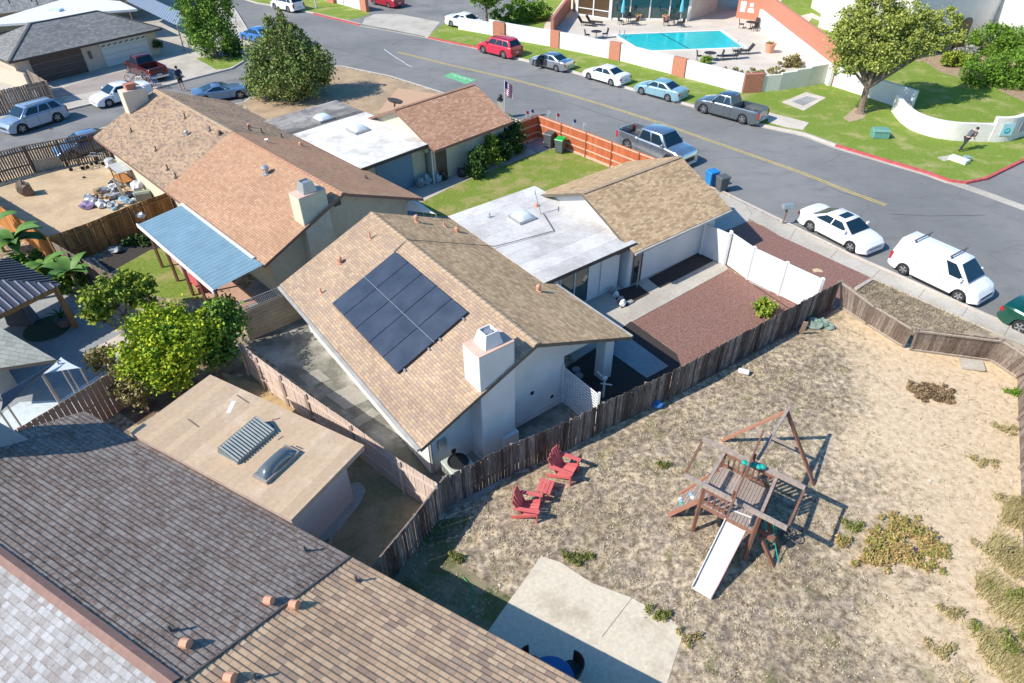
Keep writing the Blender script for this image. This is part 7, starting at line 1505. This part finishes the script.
for i,(x,y,a) in enumerate(((80,170,20),(90,167,60),(100,165,10),(108,162,80))):
    t=thing('metal_cart',['black wheeled frame, leftmost of the clutter against the dark slatted fence','tangled black metal frame, second in the clutter against the dark slatted fence','grey tipped cart with white seat in the clutter against the dark slatted fence','dark frame at the house end of the clutter against the dark slatted fence'][i],'cart',at(x,y,0),R(a)); b=MB()
    for s in(-.25,.25): b.path([(-.5,s,.1),(-.4,s,.8),(.4,s,.7),(.5,s,.15)],.025); 
    for x_ in(-.4,0,.4): b.tube((x_,-.25,.72),(x_,.25,.72),.02)
    b.build('frame',BLK if i!=2 else MET,t,world=False)
    for x_ in(-.5,.5): b=MB(); b.lathe((x_,0,.12),[(.03,-.03),(.12,-.03),(.12,.03),(.03,.03)],12,axis=(0,1,0)); b.build('wheel',TYRE,t,world=False)
b=MB(); blob(b,at(28,195,0),.5,77,1.0); tag(b.build('tree_stump',BARK),'grey brown stump with its shadow in the bare backyard','tree stump')
b=MB(); blob(b,at(84,178,0),.1,78); tag(b.build('dark_ball',BLK),'small dark ball on the bare backyard','ball')
for i,(x0,y0,x1,y1) in enumerate(((86,259,104,274),(92,258,108,272),(80,268,94,285))):
    b=MB(); b.bar(at(x0,y0,.12),at(x1,y1,.12),.14,.08); tag(b.build('timber',W_RAIL),['grey plank leaning beside the bright banana plant','upper grey plank lying beside the bright banana plant','short grey plank nearest the bright banana plant'][i],'timber')
b=MB(); blob(b,at(116,252,0),.35,90,.5); tag(b.build('plastic_sheet',JM['grey']),'grey plastic sheet at the foot of the brown stained fence','plastic sheet')
b=MB(); blob(b,at(142,218,1.0),.2,91,1); tag(b.build('cloth_bundle',JM['white']),'pale bundle hanging on the brown fence by the blue patio cover','bundle')
# yard odds and ends
b=MB(); blob(b,at(657,407,0),.22,92,.8); tag(b.build('blue_tarp',M('blue_tarp_cloth',(.04,.16,.42),.7)),'crumpled bright blue tarp at the foot of the old fence','tarp')
b=MB(); b.lathe(at(744,371.5,.12),[(.11,-.22),(.12,-.1),(.12,.2),(.09,.22)],12,axis=(.9,-.5,.1)); tag(b.build('bucket',WHP),'white bucket lying on the dry ground near the old fence','bucket')
TG=M('grey_green_tarp',(.20,.27,.22),.85,.25,4); b=MB(); blob(b,at(813,326,0),.38,93,.5);blob(b,at(822,325,0),.34,94,.45);blob(b,at(829,328,0),.26,95,.4); tag(b.build('folded_tarp',TG),'grey green crumpled tarp in the corner of the old fence','tarp')
b=MB(); b.bar(at(801,333,.05),at(806,322,.9),.2,.03); tag(b.build('loose_board',W_TAN),'tan board leaning in the fence corner beside the green tarp','board')
b=MB(); b.path([at(x,y,.03) for x,y in((463,577),(470,585),(474,597),(472,608),(462,616))],.022,6); tag(b.build('garden_hose',M('green_hose',(.05,.25,.06),.5)),'green garden hose curving over the shaded grass by the tile roof','hose')
b=MB(); b.path([at(x,y,.05) for x,y in((428,539),(440,537),(452,534),(459,533))],.03,5); tag(b.build('branch',BARK),'dry branch lying in the shaded grass beside the dark fence return','branch')
b=MB(); b.path([at(x,y,.04) for x,y in((500,478),(515,475),(530,472))],.025,5); tag(b.build('branch',BARK),'thin dry branch at the foot of the old fence beside the red chair','branch')
t=thing('valve_manifold','white irrigation pipes and valve behind the old fence below the porch pillar','pipes',at(603,397,0)); b=MB(); b.tube((0,0,0),(0,0,1.0),.05); b.tube((-.3,.35,1.1),(.05,0,.9),.03); b.tube((-.15,0,.75),(.3,-.05,.7),.03); b.lathe((0,0,.95),[(.05,0),(.1,.04),(.1,.12),(.03,.16)],10); b.build('pipes',WHP,t,world=False)
t=thing('concrete_disc_set','row of three round concrete edging discs in the shaded bed','stepping stones',at(578,385,0))
for (x,y) in((576,370),(579,376),(577,386)):
    b=MB(); b.lathe(at(x,y,0.009),[(.18,0),(.18,.06),(.14,.07)],14); b.build('disc',CONCB,t)
for i,(x,y) in enumerate(((612,293),(616,297),(620,302),(622,306),(645,294))):
    b=MB(); 
    if i<4: blob(b,at(x,y,0),.16,100+i,1.2)
    else: b.box(at(x-15,y+10-2,.06),FM.e*.16,FM.d*.1,Vector((0,0,.04)))
    tag(b.build('garden_ornament' if i<4 else 'stepping_stone',[CONCB,WHP][i%2]),['small grey garden ornament nearest the sliding door','small white garden ornament second from the sliding door','small grey garden ornament third from the sliding door','small white garden ornament at the corner of the soil bed','pale stepping stone in the soil bed by the sliding door'][i],'garden ornament')
for i,(x,y,c_) in enumerate(((428,184,'blue'),(438,182,'blue'),(444,180,'black'),(421,187,'grey'),(462,177,'black'))):
    b=MB(); blob(b,at(x,y,0),.28,120+i,1.3); tag(b.build('storage_tub',JM[c_]),['blue grey tub left of the dark entry door of the red-brown garage wing','second blue grey tub beside the dark entry door','black bundle beside the dark entry door of the garage wing','grey bundle against the blue patio door','low black planter under the first dark shrub'][i],'tub')
t=thing('sand_patch','pale scuffed hollow in the red gravel beside the sidewalk','sand patch',at(817,272,0.013)); b=MB(); b.prism([tuple(at(x,y,0).xy) for x,y in((812,269.5),(817,268.5),(822,270.5),(823,272.5),(818,272),(814,272.5))],.009,.016); b.build('sand',M('pale_sand',(.60,.45,.28),.95),t)
# ---------------------------------------------------------------- pool furniture
def chaise(label,px,ang):
    t=thing('sun_lounger',label,'sun lounger',at(px[0],px[1],.01),R(ang),'dark sun loungers on the pool deck'); b=MB(); b.abox(-.3,-.3,.3,1.2,.3,.36); b.build('seat',TRIM,t,world=False); b=MB(); b.hexa([(-.3,-.3,.3),(-.25,-.3,.3),(-.25,.3,.3),(-.3,.3,.3),(-.75,-.3,.9),(-.7,-.3,.93),(-.7,.3,.93),(-.75,.3,.9)]); b.build('backrest',TRIM,t,world=False)
    for x in(-.2,1.1):
        for y in(-.27,.27): b=MB(); b.bar((x,y,0),(x,y,.3),.04,.04); b.build('leg',TRIM,t,world=False)
chaise('dark sun lounger nearest the brick return by the pool house',(584,25.5),-25); chaise('second dark sun lounger beside the pool house windows',(592,24.5),-25); chaise('dark sun lounger between the pool and the round plant pot, left one',(733,59),185); chaise('dark sun lounger closest to the pool corner, right one',(745,54),185)
def tableset(label,px,ang,chairs=3,par=None):
    t=thing('garden_table','round dark garden table '+label,'table',at(px[0],px[1],.01)); b=MB(); b.lathe((0,0,.68),[(0,0),(.55,0),(.56,.03),(0,.04)],20); b.build('tabletop',TRIM,t,world=False); b=MB(); b.lathe((0,0,0),[(.25,0),(.25,.03),(.04,.05),(.04,.68)],10); b.build('pedestal',TRIM,t,world=False)
    for k in range(chairs):
        a=R(ang)+k*2*math.pi/chairs; c=at(px[0],px[1],.01)+Vector((math.cos(a),math.sin(a),0))*.95; q=thing('garden_chair',['first','second','third'][k]+' dark chair '+['right of','behind','left of'][k]+' the table '+label,'chair',c,a,'dark chairs on the pool deck'); b=MB(); b.abox(-.24,-.24,.4,.24,.24,.45); b.build('seat',TRIM,q,world=False); b=MB(); b.hexa([(.2,-.24,.45),(.24,-.24,.45),(.24,.24,.45),(.2,.24,.45),(.3,-.24,.95),(.34,-.24,.95),(.34,.24,.95),(.3,.24,.95)]); b.build('backrest',TRIM,q,world=False)
        for x in(-.22,.22):
            for y in(-.22,.22): b=MB(); b.bar((x,y,0),(x,y,.4),.035,.035); b.build('leg',TRIM,q,world=False)
tableset('inside the white wall left of the pool',(596,38.5),10,2); tableset('under the left blue parasol',(628,24),200,3); tableset('under the right blue parasol',(674,25.5),190,3); tableset('by the brick notice wall',(750,29),160,3); tableset('beside the small shrub inside the white wall',(709,60.5),0,2)
def parasol(label,px):
    t=thing('parasol',label,'parasol',at(px[0],px[1],.01),0,'closed blue parasols by the pool house'); b=MB(); b.tube((0,0,0),(0,0,2.6),.03); b.build('pole',WHP,t,world=False); b=MB(); b.lathe((0,0,.95),[(.06,0),(.22,.1),(.2,.6),(.12,1.2),(.05,1.65),(.01,1.72)],10); b.build('canopy',M('sky_blue_canvas',(.12,.48,.66),.8,.15,5) if 'sky_blue_canvas' not in bpy.data.materials else bpy.data.materials['sky_blue_canvas'],t,world=False)
    b=MB(); b.lathe((0,0,0),[(.25,0),(.25,.06),(.05,.1)],12); b.build('base',CONCB,t,world=False)
parasol('closed blue parasol left, in front of the pool house windows',(622,22.5)); parasol('closed blue parasol right, near the end of the pool house windows',(680,22))
for i,(x,y,s) in enumerate(((638,20.5,.9),(665,21,.9),(769,52.5,1.25))):
    t=thing('plant_pot',['small terracotta pot by the pool house, left of the pair','small terracotta pot by the pool house, right of the pair','large terracotta pot standing alone by the white pool wall'][i],'plant pot',at(x,y,.01)); t.scale=(s,)*3; b=MB(); b.lathe((0,0,0),[(.25,0),(.38,.55),(.42,.6),(.42,.68),(.35,.68),(.33,.55)],16); b.build('pot',TERR,t,world=False); b=MB(); b.lathe((0,0,.55),[(0,.0),(.33,.0),(.2,.06)],12); b.build('soil',MULCH,t,world=False)
    b=MB(); 
    for k in range(14): a=k*.9; b.poly([(0,0,.6),(math.cos(a)*.15,math.sin(a)*.15,.8),(math.cos(a)*.3,math.sin(a)*.3,.85),(math.cos(a+.4)*.15,math.sin(a+.4)*.15,.75)])
    b.build('foliage',LF_GRN,t,world=False)
